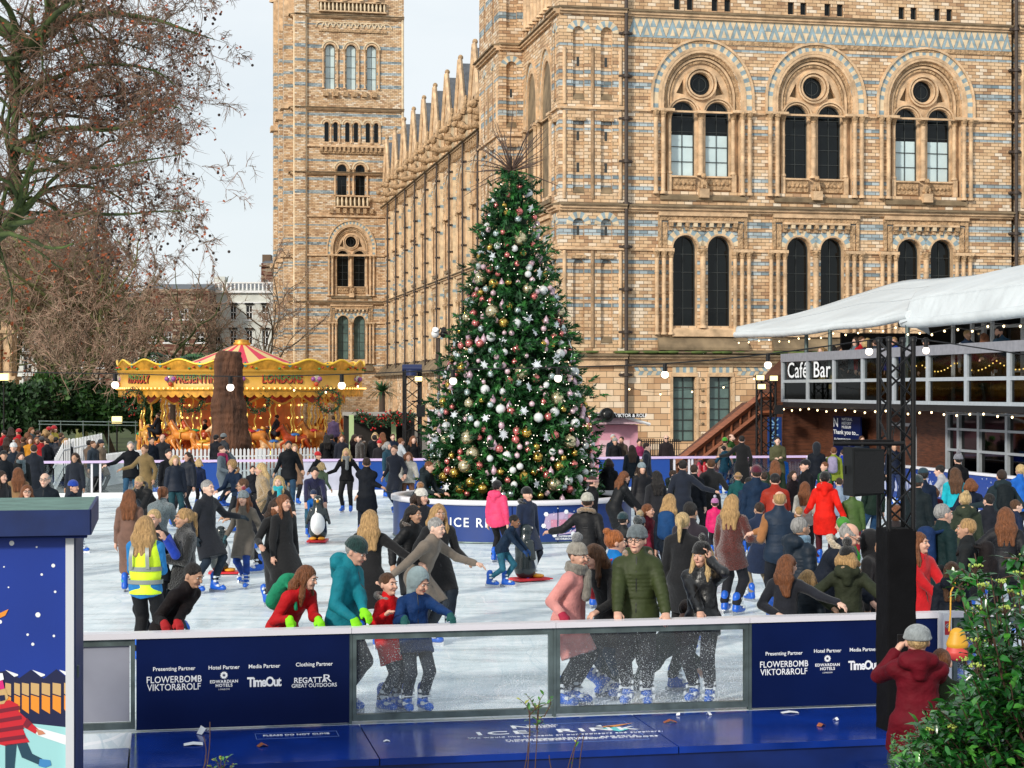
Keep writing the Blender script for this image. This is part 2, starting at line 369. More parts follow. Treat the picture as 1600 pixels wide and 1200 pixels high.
 if beast:
  a = WB(pl); P = pl.P
  a.sbox(c - .22, c + .22, 11.85, 12.25, -.1, .34, 0)
  a.ball(P(c, 12.48, .12), .17, 1, 8, 6, (1, 1, 1.35)); a.ball(P(c, 12.83, .2), .12, 1, 8, 6); a.ball(P(c, 12.79, .31), .07, 1, 7, 5)
  for sg in (-1, 1):
   a.tube([P(c + sg*.08, 12.62, .18), P(c + sg*.1, 12.4, .27), P(c + sg*.1, 12.27, .27)], .05, 6, 1)
   a.ball(P(c + sg*.12, 12.38, .08), .1, 1, 7, 5); a.ball(P(c + sg*.08, 12.93, .16), .035, 1, 5, 4)
  a.build('beast_statue', MATS_M, museum)
 for i, sg in enumerate((-1, 1)): window(pl, c + sg*wx, 12.87, 15.68, 2*hw, -.56, kinds[i], 2, 5, blind[i])
 oc = WB(pl); oc.sheet(oc.circ(c, 17.05, .52*osc), [], -.56, 0); g = oc.build('round_window', [M_GLASSD], museum)
 ob = WB(pl); ob.ring(c, 17.05, .3*osc, .33*osc, -.55, -.52, 0, 16, 0, 2*math.pi); ob.sbox(c-.012, c+.012, 16.6, 17.5, -.55, -.53); ob.build('glazing_bar', M_LEAD, g)
def low_bay(pl, c, holes, kind='d', k=1.0, cols=True):
 zs = 9.6; wx, hw = .81*k, .56*k; t = WB(pl)
 for sg in (-1, 1):
  h = t.arch(c + sg*wx, 6.1, zs, hw, 12); holes.append(h); t.reveal(h, -.5, 0, 0)
  t.ring(c + sg*wx, zs, hw + .02, hw + .1, 0, .06, 0, 14)
  t.ring(c + sg*wx, zs, hw + .1, hw + .36, 0, .03, 3, 11, .15, math.pi - .15, 2)
 zt, x = 11.15, 2.08*k
 t.sbox(c - x, c + x, zt - .12, zt + .05, 0, .2, 0); t.sbox(c - x, c + x, zt - .32, zt - .12, 0, .1, 1)
 for sg in (-1, 1):
  t.sbox(*sorted((c+sg*x, c+sg*(x-.14))), 9.6, zt - .32, 0, .1, 1); t.sbox(*sorted((c+sg*(x-.2), c+sg*(x-.42))), 9.6, zt - .4, 0, .07, 1)
  t.sbox(*sorted((c+sg*1.38*k, c+sg*2.3*k)), 9.42, 9.56, 0, .26, 0)
 t.sbox(c - 1.6*k, c + 1.6*k, zt - .42, zt - .33, 0, .22, 0)
 for j in range(9):
  a = c + (-1.5 + 3.0*j/8)*k; t.sbox(a - .09*k, a + .09*k, zt - .6, zt - .42, 0, .2, 3 if j % 2 else 1); t.sbox(a - .07*k, a + .07*k, zt - .76, zt - .6, 0, .11, 1)
 t.sbox(c - 2.1*k, c + 2.1*k, 5.0, 5.62, 0, .34, 4, .5); t.sbox(c - 1.45*k, c + 1.45*k, 5.62, 6.02, 0, .16, 0, .1)
 t.build('window_surround', MATS_M, museum)
 q = WB(pl)
 if cols:
  for sg in (-1, 1):
   for a in (1.5, 1.83, 2.16): q.col(c + sg*a*k, .11, 5.7, 9.45, .095*min(1, k+.1))
 q.col(c, .06, 6.0, 9.55, .13*k); q.build('colonnette', MATS_M, museum)
 for sg in (-1, 1): window(pl, c + sg*wx, 6.1, zs, 2*hw, -.42, kind, 2, 5)
def string(b, s0, s1, z, h=.16, o=.16, mi=0, sl=.05, o0=0): b.sbox(s0, s1, z, z + h, o0, o, mi, sl)
def cornice(b, s0, s1, z, o=.3, mi=4):
 b.sbox(s0, s1, z, z + .14, 0, o, mi, .08); b.sbox(s0, s1, z - .12, z, 0, o*.7, 0); b.sbox(s0, s1, z - .22, z - .12, 0, o*.4, 0)
def pipe(pl, s, z0, z1, o=.25, r=.075, label=None):
 b = WB(pl); b.tube([pl.P(s, z0, o), pl.P(s, z1, o)], r, 8)
 z = z0 + .9
 while z < z1:
  b.tube([pl.P(s, z - .07, o), pl.P(s, z + .07, o)], r*1.7, 8)
  b.sbox(s - .26, s + .26, z - .05, z + .05, 0, o*.8)
  for sg in (-1, 1): b.ball(pl.P(s + sg*.26, z, o*.6), .07, 0, 6, 5)
  z += 1.9
 return b.build('drain_pipe', M_PIPE, museum)
# ---- facade facing the rink
W0, W1, TOP = 0.0, 18.5, 26.0
holes = []; BC = (3.5, 8.87, 14.23, )
kk = [(('b', 'b'), (14.75, 14.75)), (('d', 'd'), (None, None)), (('b', 'b'), (14.75, 14.75))]
for c, (kd, bl) in zip(BC, kk):
 big_bay(FR, c, holes, ('d', 'd'), bl); low_bay(FR, c, holes)
gr = []
t = WB(FR)
for c in BC:
 for sg in (-1, 1):
  h = [(c + sg*.85 - .52, .9), (c + sg*.85 + .52, .9), (c + sg*.85 + .52, 3.82), (c + sg*.85 - .52, 3.82)]
  gr.append(h); t.reveal(h, -.4, 0, 0)
  t.sbox(c + sg*.85 - .62, c + sg*.85 + .62, 3.82, 4.0, 0, .05, 0)
  window(FR, c + sg*.85, .9, 3.82, 1.04, -.3, 'g', 2, 6, None, False, .04)
  for j in range(7): t.sbox(c + sg*.85 - .56 + .16*j, c + sg*.85 - .4 + .16*j, 3.9, 4.25, 0, .04, 2 if j % 2 else 3)
  for e_ in (-.6, .6): t.sbox(c + sg*.85 + e_ - .06, c + sg*.85 + e_ + .06, .9, 3.8, 0, .05, 0)
 for j in range(6): t.ball(FR.P(c, 1.2 + .5*j, .02), .07, 4, 8, 5)
for i in range(3):
 lo, hi = (W0 + .3, BC[0] - 1.6) if i == 0 else (BC[i-1] + 1.6, BC[i] - 1.6)
 n_ = int((hi - lo)/.2)
 for j in range(n_):
  a = lo + j*.2
  for r_ in range(2):
   za = 3.88 + .19*r_; d1 = .1 if r_ == 0 else -.1
   pts = [(a + (0 if d1 > 0 else .1), za), (a + .18 + (0 if d1 > 0 else .1), za), (a + .18 + (.1 if d1 > 0 else 0), za + .18), (a + (.1 if d1 > 0 else 0), za + .18)]
   t.sheet(pts, [], .012, 2 if (j + r_) % 2 else 3)
t.build('ground_window_surround', MATS_M, museum)
small = []
for c in BC:
 for sg in (-1, 1):
  for e_ in (-.3, .3):
   a = c + sg*.88 + e_
   small.append([(a-.15, 20.3), (a+.15, 20.3), (a+.15, 20.86), (a-.15, 20.86)])
w = WB(FR)
w.sheet([(W0, 4.6), (W1, 4.6), (W1, TOP), (W0, TOP)], holes + small, 0, 0)
for h in small: w.reveal(h, -.25, 0, 0)
w.sheet([(W0, 0), (W1, 0), (W1, 4.6), (W0, 4.6)], gr, .0, 1)
w.build('wall', [M_WALL, M_GRND], museum)
for c in BC:
 for sg in (-1, 1):
  for e_ in (-.3, .3): window(FR, c + sg*.88 + e_, 20.3, 20.86, .3, -.2, 'd', 1, 1, None, False)
t = WB(FR)
cornice(t, W0, W1, 20.1, .3); cornice(t, W0, W1, 11.4, .42)
string(t, W0, W1, 15.68, .1, .1)
for a, b_ in zip((W0,) + tuple(c + 2.3 for c in BC), tuple(c - 2.3 for c in BC) + (W1,)): string(t, a, b_, 9.44, .1, .1)
cornice(t, W0, W1, 4.72, .55, 4); t.sbox(W0, W1, 4.86, 5.02, 0, .5, 4, .12)
t.sbox(W0, W1, 4.42, 4.5, 0, .3, 4); t.sbox(W0, W1, 4.28, 4.42, 0, .12, 0)
x = W0
while x < W1 - .1:
 n_ = .6
 t.sheet([(x, 19.0), (min(x + n_, W1), 19.0), (x + n_/2, 19.85)], [], .02, 2)
 t.sheet([(x + .18, 19.1), (min(x + .42, W1), 19.1), (x + .3, 19.45)], [], .028, 3)
 if x + .9 < W1:
  t.sheet([(x + n_/2, 19.88), (x + n_*1.5, 19.88), (x + n_, 19.06)], [], .016, 3)
  t.sheet([(x + n_ - .15, 19.47), (x + n_ + .15, 19.47), (x + n_, 19.85)], [], .024, 2)
 x += n_
t.sbox(W0, W1, 19.88, 19.95, 0, .06, 0); t.sbox(W0, W1, 18.8, 18.98, 0, .05, 1)
t.build('moulding', MATS_M, museum)
ms = WB(FR); ms.sheet([(W0, .0), (1, 0), (1, 1), (W0, 1)], [], 0)
ms = MB()
rr = random.Random(3)
for k_ in range(60):
 a = rr.uniform(-3.1, 18.3); ms.ball(FR.P(a, 4.9, rr.uniform(.2, .5)), rr.uniform(.12, .3), 0, 7, 4, (1.6, .7, .28))
mo_ = ms.build('moss', M_MOSS, museum)
pipe(FR, -.12, 1.1, TOP, .3, .09); pipe(FR, 18.6, 2, TOP, .3, .09)
# ---- corner turrets with ribs, niches and slits
def turret(u0, v0, wd, dp, ztop, mir=1):
 f = Pl(u0, v0, 1, 0, 0, -1); sd = Pl(u0, v0, 0, 1, -1, 0)
 for pl, ln in ((f, wd), (sd, dp)):
  b = WB(pl); hs = []; n2 = 2 if ln > 2 else (1 if ln > .9 else 0)
  cs = [ln*(.29 + .42*i) if n2 == 2 else ln/2 for i in range(n2)]
  hw = .26 if pl is f else .2
  for c in cs:
   for z0, z1 in ((5.3, 8.9), (9.9, 10.7), (11.95, 15.2), (16.1, 19.2), (21.0, 23.6)):
    hs.append(b.arch(c, z0, z1 - hw*.5, hw, 8))
  b.sheet([(0, 4.6), (ln, 4.6), (ln, ztop), (0, ztop)], hs, 0, 0)
  b.sheet([(0, 0), (ln, 0), (ln, 4.6), (0, 4.6)], [], 0, 1)
  for h in hs:
   b.reveal(h, -.16, 0, 0)
   s0, s1 = h[0][0], h[1][0]; zz = max(p[1] for p in h); b.sheet([(s0-.02, h[0][1]-.02), (s1+.02, h[0][1]-.02), (s1+.02, zz+.02), (s0-.02, zz+.02)], [], -.16, 0)
  b.build('wall', [M_WALL, M_GRND], museum)
  t = WB(pl); e0 = -.12
  for z in (20.1, 11.4): cornice(t, -.0, ln, z, .36)
  for z in (15.68, 9.44): string(t, 0, ln, z, .12, .12)
  cornice(t, 0, ln, 4.72, .5); t.sbox(0, ln, 4.28, 4.5, 0, .2, 0)
  for c in cs:
   for z in (16.1, 11.95, 5.3): t.sbox(c - hw, c + hw, z, z + .3, -.15, .02, 4, .26)
   for z in (12.9, 14.3, 17.6, 10.1): t.sbox(c - .06, c + .06, z, z + .42, -.158, -.15, 5)
   for z in (19.2, 10.7): t.ring(c, z - hw*.5, hw + .02, hw + .3, 0, .03, 3, 9, 0, math.pi, 2)
   for z in (15.2,): t.sbox(c - .3, c + .3, z - .05, z + .1, 0, .12, 1)
   for z in (9.1,): t.sbox(c - .32, c + .32, z - .05, z + .1, 0, .14, 1)
  if n2 == 2:
   for a in (ln*.5, ln*.08, ln*.92, ln*.5):
    for z0, z1 in ((5.1, 9.4), (11.7, 15.6), (15.9, 18.4)): t.tube([pl.P(a, z0, -.01), pl.P(a, z1, -.01)], .09, 8, 0, False)
  t.build('moulding', MATS_M + [M_LEAD], museum)
turret(-3.15, -.15, 3.05, 1.55, TOP); turret(18.75, -.15, 3.1, 1.5, TOP)
# pavilion flank seen along its side, then the slim turret at its back
SD = Pl(-2.95, 1.4, 0, 1, -1, 0)
hs = []; big_bay(SD, 1.9, hs, k=.62, beast=False); big_bay(SD, 5.3, hs, k=.62, beast=False); low_bay(SD, 1.9, hs, k=.62); low_bay(SD, 5.3, hs, k=.62)
b = WB(SD); b.sheet([(0, 0), (7.4, 0), (7.4, TOP), (0, TOP)], hs, 0, 0); b.build('wall', [M_WALL, M_GRND], museum)
t = WB(SD); cornice(t, 0, 7.4, 20.1, .3); cornice(t, 0, 7.4, 11.4, .35); string(t, 0, 7.4, 15.68, .1, .1); cornice(t, 0, 7.4, 4.72, .5)
for a in (.6, 1.4, 2.2, 3.0, 3.8, 4.6, 5.4, 6.2): t.col(a, .1, 20.6, 23.8, .14, 0)
t.build('moulding', MATS_M, museum)
turret(-4.15, 8.8, 1.25, 5.5, 34)
# ---- the long wing running away from the rink, with gabled dormers
WG = Pl(.3, 14, 0, 1, -1, 0); WL = 75.6; NB = 13; BW = WL / NB
hs = []
for i in range(NB):
 c = BW*(i + .5)
 if i >= 2:
  big_bay(WG, c, hs, k=.66, beast=False, cols=i < 9, osc=.8); low_bay(WG, c, hs, k=.66, cols=i < 9)
b = WB(WG); b.sheet([(0, 4.6), (WL, 4.6), (WL, 20.3), (0, 20.3)], hs, 0, 0); b.sheet([(0, 0), (WL, 0), (WL, 4.6), (0, 4.6)], [], .5, 1)
b.build('wall', [M_WALL, M_GRND], museum)
t = WB(WG); cornice(t, 0, WL, 20.2, .5); cornice(t, 0, WL, 11.4, .35); string(t, 0, WL, 15.68, .1, .1); t.sbox(0, WL, 4.5, 5.6, 0, 1.0, 4, 1.0)
for i in range(NB*8): t.sbox(.72*i + .1, .72*i + .42, 19.5, 20.05, 0, .28, 1);
for i in range(NB + 1):
 a = BW*i
 t.sbox(a - .3, a + .3, 5.6, 19.4, 0, .2, 3); t.sbox(a - .15, a + .15, 5.6, 19.4, .2, .3, 0)
 for z in (7, 8.5, 10.2, 12.3, 14.8, 16.8, 18.2): t.sbox(a - .31, a + .31, z, z + .2, 0, .215, 2)
 for d_ in (-1.0, -.6, .6, 1.0): t.sbox(a + d_ - .1, a + d_ + .1, .4, 4.0, .5, .62, 0)
t.build('moulding', MATS_M, museum)
for i in range(2, NB + 1): pipe(WG, BW*i, .8, 20.1, .45, .07)
for i in range(NB):
 c = BW*(i + .5); g = WB(WG); hw = 1.75
 hh = [g.arch(c + sg*.6, 20.9, 22.6, .34, 8) for sg in (-1, 1)]
 g.sheet([(c-hw, 20.3), (c+hw, 20.3), (c+hw, 22.4), (c+.25, 26.0), (c-.25, 26.0), (c-hw, 22.4)], hh, .1, 0)
 for h in hh: g.reveal(h, -.15, .1, 0); g.sheet([(h[0][0]-.02, 20.85), (h[1][0]+.02, 20.85), (h[1][0]+.02, 23.05), (h[0][0]-.02, 23.05)], [], -.15, 4)
 for sg in (-1, 1):
  g.poly([WG.P(c+sg*hw, 22.4, .1), WG.P(c+sg*hw, 22.4, -3), WG.P(c+sg*.25, 26, -3), WG.P(c+sg*.25, 26, .1)], 5)
  g.poly([WG.P(c+sg*hw, 20.3, .1), WG.P(c+sg*hw, 20.3, -3), WG.P(c+sg*hw, 22.4, -3), WG.P(c+sg*hw, 22.4, .1)], 3)
  a, z = c + sg*hw*1.1, 22.3
  g.tube([WG.P(a, z, .15), WG.P(c + sg*.1, 26.3, .15)], .17, 4, 0, True, False)
  g.sbox(*sorted((c+sg*hw, c+sg*(hw-.3))), 20.3, 22.4, .1, .3, 0)
  g.col(c + sg*1.1, .2, 20.5, 22.5, .09);
 g.ball(WG.P(c, 26.45, .1), .2, 1, 7, 5)
 g.build('gable', MATS_M + [M_SLATE], museum)
 s = MB(); a = BW*(i + 1) - .2
 P = WG.P; s.ball(P(a, 21.1, .5), .42, 0, 9, 6, (.8, .8, 1.1)); s.ball(P(a, 21.8, .75), .3, 0, 8, 6); s.ball(P(a, 21.68, 1.05), .18, 0, 7, 5)
 s.tube([P(a, 22.0, .5), P(a, 22.6, .3), P(a, 23.3, .25)], [.22, .2, .1], 6)
 s.tube([P(a, 20.5, .3), P(a, 20.25, 1.2), P(a, 20.35, 1.9)], [.24, .2, .14], 7); s.ball(P(a, 20.42, 2.0), .22, 0, 7, 5)
 s.build('beast_statue', M_CARVE, museum)
rf = WB(WG); rf.poly([WG.P(0, 20.5, -.2), WG.P(WL, 20.5, -.2), WG.P(WL, 25.6, -5), WG.P(0, 25.6, -5)]); rf.poly([WG.P(0, 25.6, -5), WG.P(WL, 25.6, -5), WG.P(WL, 20, -11), WG.P(0, 20, -11)])
rf.build('roof', M_SLATE, museum)
# ---- tower at the far end
TV = 89.0
def upx(x, v):
 k_ = (x - 800)/F; return (k_*(MO.y + CU*v) - MO.x + SU*v) / (CU - k_*SU)
TU0, TU1 = upx(460, TV), upx(631, TV)
TW = TU1 - TU0; TF = Pl(TU0, TV, 1, 0, 0, -1); TS = Pl(TU0, TV, 0, 1, -1, 0)
us = lambda x: upx(x, TV) - TU0
hs = []; tc_ = us(549)
big_bay(TF, tc_, hs, k=.95); low_bay(TF, tc_, hs, 'g', k=.95)
t = WB(TF)
def simple_arch(pl, t, hs, c, z0, zs, hw, kind, blind=None, rows=None, cols=True, o=.12):
 h = t.arch(c, z0, zs, hw, 10); hs.append(h); t.reveal(h, -.45, 0, 0)
 t.ring(c, zs, hw + .03, hw + .16, 0, .06, 0, 12); t.ring(c, zs, hw + .22, hw + .36, 0, o, 3, 12)
 window(pl, c, z0, zs, 2*hw, -.38, kind, 1 if hw < .4 else 2, rows, blind)
 if cols:
  for sg in (-1, 1): t.col(c + sg*(hw + .2), .1, z0 + .05, zs + .02, .09)
for x in (534.5, 563): simple_arch(TF, t, hs, us(x), 21.3, 23.75, .45, 'd')
for x in (510.5, 524.5, 543, 556.5, 575, 588): simple_arch(TF, t, hs, us(x), 26.3, 27.9, .22, 'd', cols=False, o=.06)
for x in (510.5, 517, 524.5, 543, 549.5, 556.5, 575, 581.5, 588): t.col(us(x) + .36 if x not in (517, 549.5, 581.5) else us(x), .06, 26.2, 27.95, .07)
for x in (516, 549, 581): simple_arch(TF, t, hs, us(x), 31.2, 34.9, .46, 'b' if x != 549 else 'b', 33.9 if x == 516 else None, 4)
b = WB(TF); b.sheet([(0, 0), (TW, 0), (TW, 45), (0, 45)], hs, 0, 0); b.sheet([(0,0),(1.0,0),(1.0,45),(0,45)], [], .35, 0)
b.reveal([(0,0),(1.0,0),(1.0,45),(0,45)], 0, .35, 0); b.build('wall', [M_WALL], museum)
for z in (11.4, 23.4, 29.4, 38.0): cornice(t, 0, TW, z, .5)
for z in (15.68, 19.3, 25.8): string(t, 0, TW, z, .2, .2)
for z in (9.4, ): string(t, 0, tc_ - 2.3, z, .12, .12); string(t, tc_ + 2.3, TW, z, .12, .12)
for a0, a1, z0, z1 in ((us(524), us(577), 20.2, 21.3), (us(498), us(603), 38.3, 39.3)):   # balustrades
 t.sbox(a0, a1, z0, z0 + .12, 0, .45, 0); t.sbox(a0, a1, z1 - .12, z1, 0, .5, 0); t.sbox(a0, a1, z0 + .12, z1 - .12, .02, .04, 4)
 n_ = int((a1 - a0)/.36)
 for j in range(n_): a = a0 + (j + .5)*(a1 - a0)/n_; t.tube([TF.P(a, z0 + .1, .35), TF.P(a, (z0 + z1)/2, .35), TF.P(a, z1 - .1, .35)], [.07, .12, .07], 6, 3, False)
for z, a0, a1, st in ((19.65, us(515), us(585), .62), (25.35, us(500), us(602), .42), (30.5, us(505), us(592), .9)):
 a = a0
 while a < a1: t.sbox(a, a + st*.5, z, z + .45, 0, .35, 1, .0); a += st
t.sbox(us(500), us(602), 25.2, 25.5, 0, .2, 1)
for j in range(12):
 a = us(502) + (us(603) - us(502))*j/11; t.ring(a, 36.9, .45, .56, 0, .1, 3, 8)
t.sbox(us(498), us(604), 36.5, 36.75, 0, .15, 1)
for j in range(4): t.sbox(us(505 + 26*j), us(509 + 26*j), 39.3, 44, .1, .4, 0); t.col(us(512 + 26*j), .4, 39.3, 44, .2)
for a in (.0, 1.05, TW - .12): t.tube([TF.P(a, 5, .1), TF.P(a, 37.8, .1)], .12, 8, 3, False)
t.build('moulding', MATS_M, museum)
b = WB(TS); b.sheet([(0, 0), (17, 0), (17, 45), (0, 45)], [], 0, 0); [b.sbox(a, a + 1.4, 0, 38, 0, .9, 0) for a in (1, 8, 15.6)]; b.build('wall', [M_WALL], museum)
t = WB(TS)
for z in (11.4, 23.4, 29.4, 38.0, 15.68, 5): cornice(t, 0, 17, z, .5)
for a in (1, 8, 15.6):
 t.sbox(a - .2, a + 1.6, 29.4, 29.9, 0, 1.2, 0); t.sbox(a - .2, a + 1.6, 15.6, 16, 0, 1.2, 0)
 t.sbox(a, a + 1.4, 38, 42.5, 0, .9, 0); t.lathe([(.9, 42.5), (.0, 45.5)], 4, 0, TS.P(a + .7, 0, .45))
t.build('moulding', MATS_M, museum)
for a in (4.5, 12):
 q = WB(TS); q.sbox(a - .6, a + .6, 31, 34.5, 0, .02, 0); q.build('window', [M_GLASSD], museum)
q = MB(); q.box((TU0 - .2, TV + 1, 44), (TU1, TV + 16, 46)); q.box((.5, 3, TOP - .5), (18, 13, TOP)); q.build('roof', M_SLATE, museum)
# solid core so nothing shows through from other sides
q = WB(Pl(0, 0, 1, 0, 0, 1));
for a, b_ in (((-2.9, .75, 0), (21.6, 13.5, TOP-.6)), ((.95, 13.5, 0), (11, 88, 20.2)), ((TU0 + .7, TV + .7, 0), (TU1 - .1, TV + 17, 44))):
 q.box(a, b_, 0)
q.build('inner_wall', M_LEDGE, museum)
p0 = WB(TF); p0.sbox(TW, TW + 6, 20.5, 24.6, -1.2, -1.0, 0); p0.sbox(TW, TW+6, 24.6, 25, -1.2, -.8, 0); p0.build('parapet', M_TRIM, museum)
# ================================================================ smooth solids (people, animals): signed-distance blends turned into one continuous mesh
import openvdb
class SDF:
 def __init__(s, lo, hi, vx):
  s.vx = vx; s.lo = np.array(lo, np.float32); s.n = np.ceil((np.array(hi) - s.lo)/vx).astype(int) + 1
  s.bg = 3*vx; s.f = np.full(s.n, s.bg, np.float32)
 def _win(s, lo, hi, pad):
  i0 = np.maximum(0, np.floor((np.array(lo) - pad - s.lo)/s.vx).astype(int)); i1 = np.minimum(s.n, np.ceil((np.array(hi) + pad - s.lo)/s.vx).astype(int) + 1)
  if np.any(i1 <= i0): return None
  g = [s.lo[k] + s.vx*np.arange(i0[k], i1[k], dtype=np.float32) for k in range(3)]
  return tuple(slice(a, b) for a, b in zip(i0, i1)), g[0][:, None, None], g[1][None, :, None], g[2][None, None, :]
 def _put(s, w, d, k, sub=False):
  a = s.f[w]
  if sub: s.f[w] = np.maximum(a, -d); return
  if k > 0:
   h = np.clip(.5 + .5*(a - d)/k, 0, 1); a2 = a + (d - a)*h - k*h*(1 - h)
   s.f[w] = a2
  else: s.f[w] = np.minimum(a, d)
 def cone(s, a, b, ra, rb, k=0.0, side=None, q=1.0, quilt=0, amp=.0, sub=False):
  """round cone a-b; stretched by q along 'side'"""
  a = np.array(a, np.float32); b = np.array(b, np.float32); m = max(ra, rb)*max(1, q) + amp
  w = s._win(np.minimum(a, b), np.maximum(a, b), m + k + 3*s.vx)
  if w is None: return
  w, X, Y, Z = w; ab = b - a; L2 = float(ab @ ab) + 1e-9
  px_, py_, pz_ = X - a[0], Y - a[1], Z - a[2]
  t = np.clip((px_*ab[0] + py_*ab[1] + pz_*ab[2])/L2, 0, 1)
  dx, dy, dz = px_ - t*ab[0], py_ - t*ab[1], pz_ - t*ab[2]
  d2 = dx*dx + dy*dy + dz*dz
  if side is not None and q != 1:
   sd = np.array(side, np.float32); sd = sd/np.linalg.norm(sd); c = dx*sd[0] + dy*sd[1] + dz*sd[2]; d2 = d2 - c*c*(1 - 1/(q*q))
  r = ra + (rb - ra)*t
  if quilt: r = r + amp*(np.abs(np.sin(math.pi*t*quilt))**.6 - .6)
  s._put(w, np.sqrt(np.maximum(d2, 0)) - r, k, sub)
 def ell(s, c, r, k=0.0, rot=None, sub=False):
  c = np.array(c, np.float32); r = np.array(r, np.float32); m = float(r.max())
  w = s._win(c, c, m + k + 3*s.vx)
  if w is None: return
  w, X, Y, Z = w; X, Y, Z = X - c[0], Y - c[1], Z - c[2]
  if rot is not None:
   M = np.array(rot, np.float32); X, Y, Z = (M[0,0]*X + M[1,0]*Y + M[2,0]*Z, M[0,1]*X + M[1,1]*Y + M[2,1]*Z, M[0,2]*X + M[1,2]*Y + M[2,2]*Z)
  k0 = np.sqrt((X/r[0])**2 + (Y/r[1])**2 + (Z/r[2])**2) + 1e-6; k1 = np.sqrt((X/r[0]**2)**2 + (Y/r[1]**2)**2 + (Z/r[2]**2)**2) + 1e-6
  s._put(w, k0*(k0 - 1)/k1, k, sub)
 def cut(s, p, nrm):
  """keep the side opposite to nrm"""
  X, Y, Z = [s.lo[k] + s.vx*np.arange(s.n[k], dtype=np.float32) for k in range(3)]
  nr = np.array(nrm, np.float32); d = (X[:, None, None] - p[0])*nr[0] + (Y[None, :, None] - p[1])*nr[1] + (Z[None, None, :] - p[2])*nr[2]
  s.f = np.maximum(s.f, d)
 def noise(s, amp, freq, seed=0):
  rng = np.random.RandomState(seed); X, Y, Z = [s.lo[k] + s.vx*np.arange(s.n[k], dtype=np.float32) for k in range(3)]
  acc = 0
  for i in range(4):
   v = rng.randn(3); v = v/np.linalg.norm(v)*freq*(.7 + .5*i); ph = rng.rand()*6
   acc = acc + np.sin(X[:, None, None]*v[0] + Y[None, :, None]*v[1] + Z[None, None, :]*v[2] + ph)
  m = np.abs(s.f) < s.bg*.99; s.f = np.where(m, s.f + amp*acc/4, s.f)
 def mesh(s, name, mats=None):
  G = openvdb.FloatGrid(s.bg); G.copyFromArray(np.clip(s.f, -s.bg, s.bg)); p, tr, qd = G.convertToPolygons(0.0, 0.0)
  me = bpy.data.meshes.new(name)
  if len(p) == 0: return me
  p = (p*s.vx + s.lo).astype(np.float32); nt_, nq = len(tr), len(qd)
  me.vertices.add(len(p)); me.vertices.foreach_set('co', p.ravel())
  idx = np.concatenate([tr[:, ::-1].ravel(), qd[:, ::-1].ravel()]).astype(np.int32); tot = np.concatenate([np.full(nt_, 3), np.full(nq, 4)]).astype(np.int32)
  me.loops.add(len(idx)); me.loops.foreach_set('vertex_index', idx); me.polygons.add(len(tot))
  me.polygons.foreach_set('loop_start', np.concatenate([[0], np.cumsum(tot)[:-1]]).astype(np.int32)); me.polygons.foreach_set('loop_total', tot)
  me.polygons.foreach_set('use_smooth', np.ones(len(tot), bool)); me.update(calc_edges=True); me.validate()
  for m in (mats if isinstance(mats, (list, tuple)) else [mats]) if mats else []: me.materials.append(m)
  return me
# ================================================================ GROUND, RINK, BARRIERS, DECK
def MV(u, v, z=0): return Vector((MO.x + CU*u - SU*v, MO.y + SU*u + CU*v, z))
def uat(x, v): k_ = (x - 800)/F; return (k_*(MO.y + CU*v) - MO.x + SU*v) / (CU - k_*SU)
def vat(x, u): k_ = (x - 800)/F; return (MO.x + CU*u - k_*(MO.y + SU*u)) / (k_*CU + SU)
def zat(x, y, u, v): d = MO.y + SU*u + CU*v; return CH + (HY - y)/F*d
XD = Vector((CU, SU, 0)); YD = Vector((-SU, CU, 0))
VN, VF, UL, UR = -60.3, -22.8, -30.0, -.1
m, t, n, l, b = newmat('ice'); b.inputs['Specular IOR Level'].default_value = .22
tcn = n.new('ShaderNodeTexCoord'); cols_ = []
for sc_, st, det in ((.5, (1, 2.6, 1), 8), (1.0, (.25, 5, 1), 6), (2.2, (3.5, .35, 1), 5)):
 mpn = n.new('ShaderNodeMapping'); mpn.inputs['Scale'].default_value = st; mpn.inputs['Rotation'].default_value = (0, 0, .4*sc_); l.new(tcn.outputs['Object'], mpn.inputs[0])
 nn = n.new('ShaderNodeTexNoise'); nn.inputs['Scale'].default_value = sc_; nn.inputs['Detail'].default_value = det; nn.inputs['Roughness'].default_value = .68; nn.inputs['Distortion'].default_value = .6; l.new(mpn.outputs[0], nn.inputs['Vector']); cols_.append(nn.outputs[0])
a_ = n.new('ShaderNodeMath'); a_.operation = 'ADD'; l.new(cols_[0], a_.inputs[0]); l.new(cols_[1], a_.inputs[1])
a2 = n.new('ShaderNodeMath'); a2.operation = 'ADD'; l.new(a_.outputs[0], a2.inputs[0]); l.new(cols_[2], a2.inputs[1])
cr = n.new('ShaderNodeValToRGB'); e = cr.color_ramp.elements; e[0].position = .36; e[0].color = (.60, .69, .74, 1); e[1].position = .60; e[1].color = (.86, .90, .92, 1)
x = e.new(.46); x.color = (.66, .76, .80, 1)
dv = n.new('ShaderNodeMath'); dv.operation = 'DIVIDE'; dv.inputs[1].default_value = 3; l.new(a2.outputs[0], dv.inputs[0]); l.new(dv.outputs[0], cr.inputs[0])
ice = cr.outputs[0]
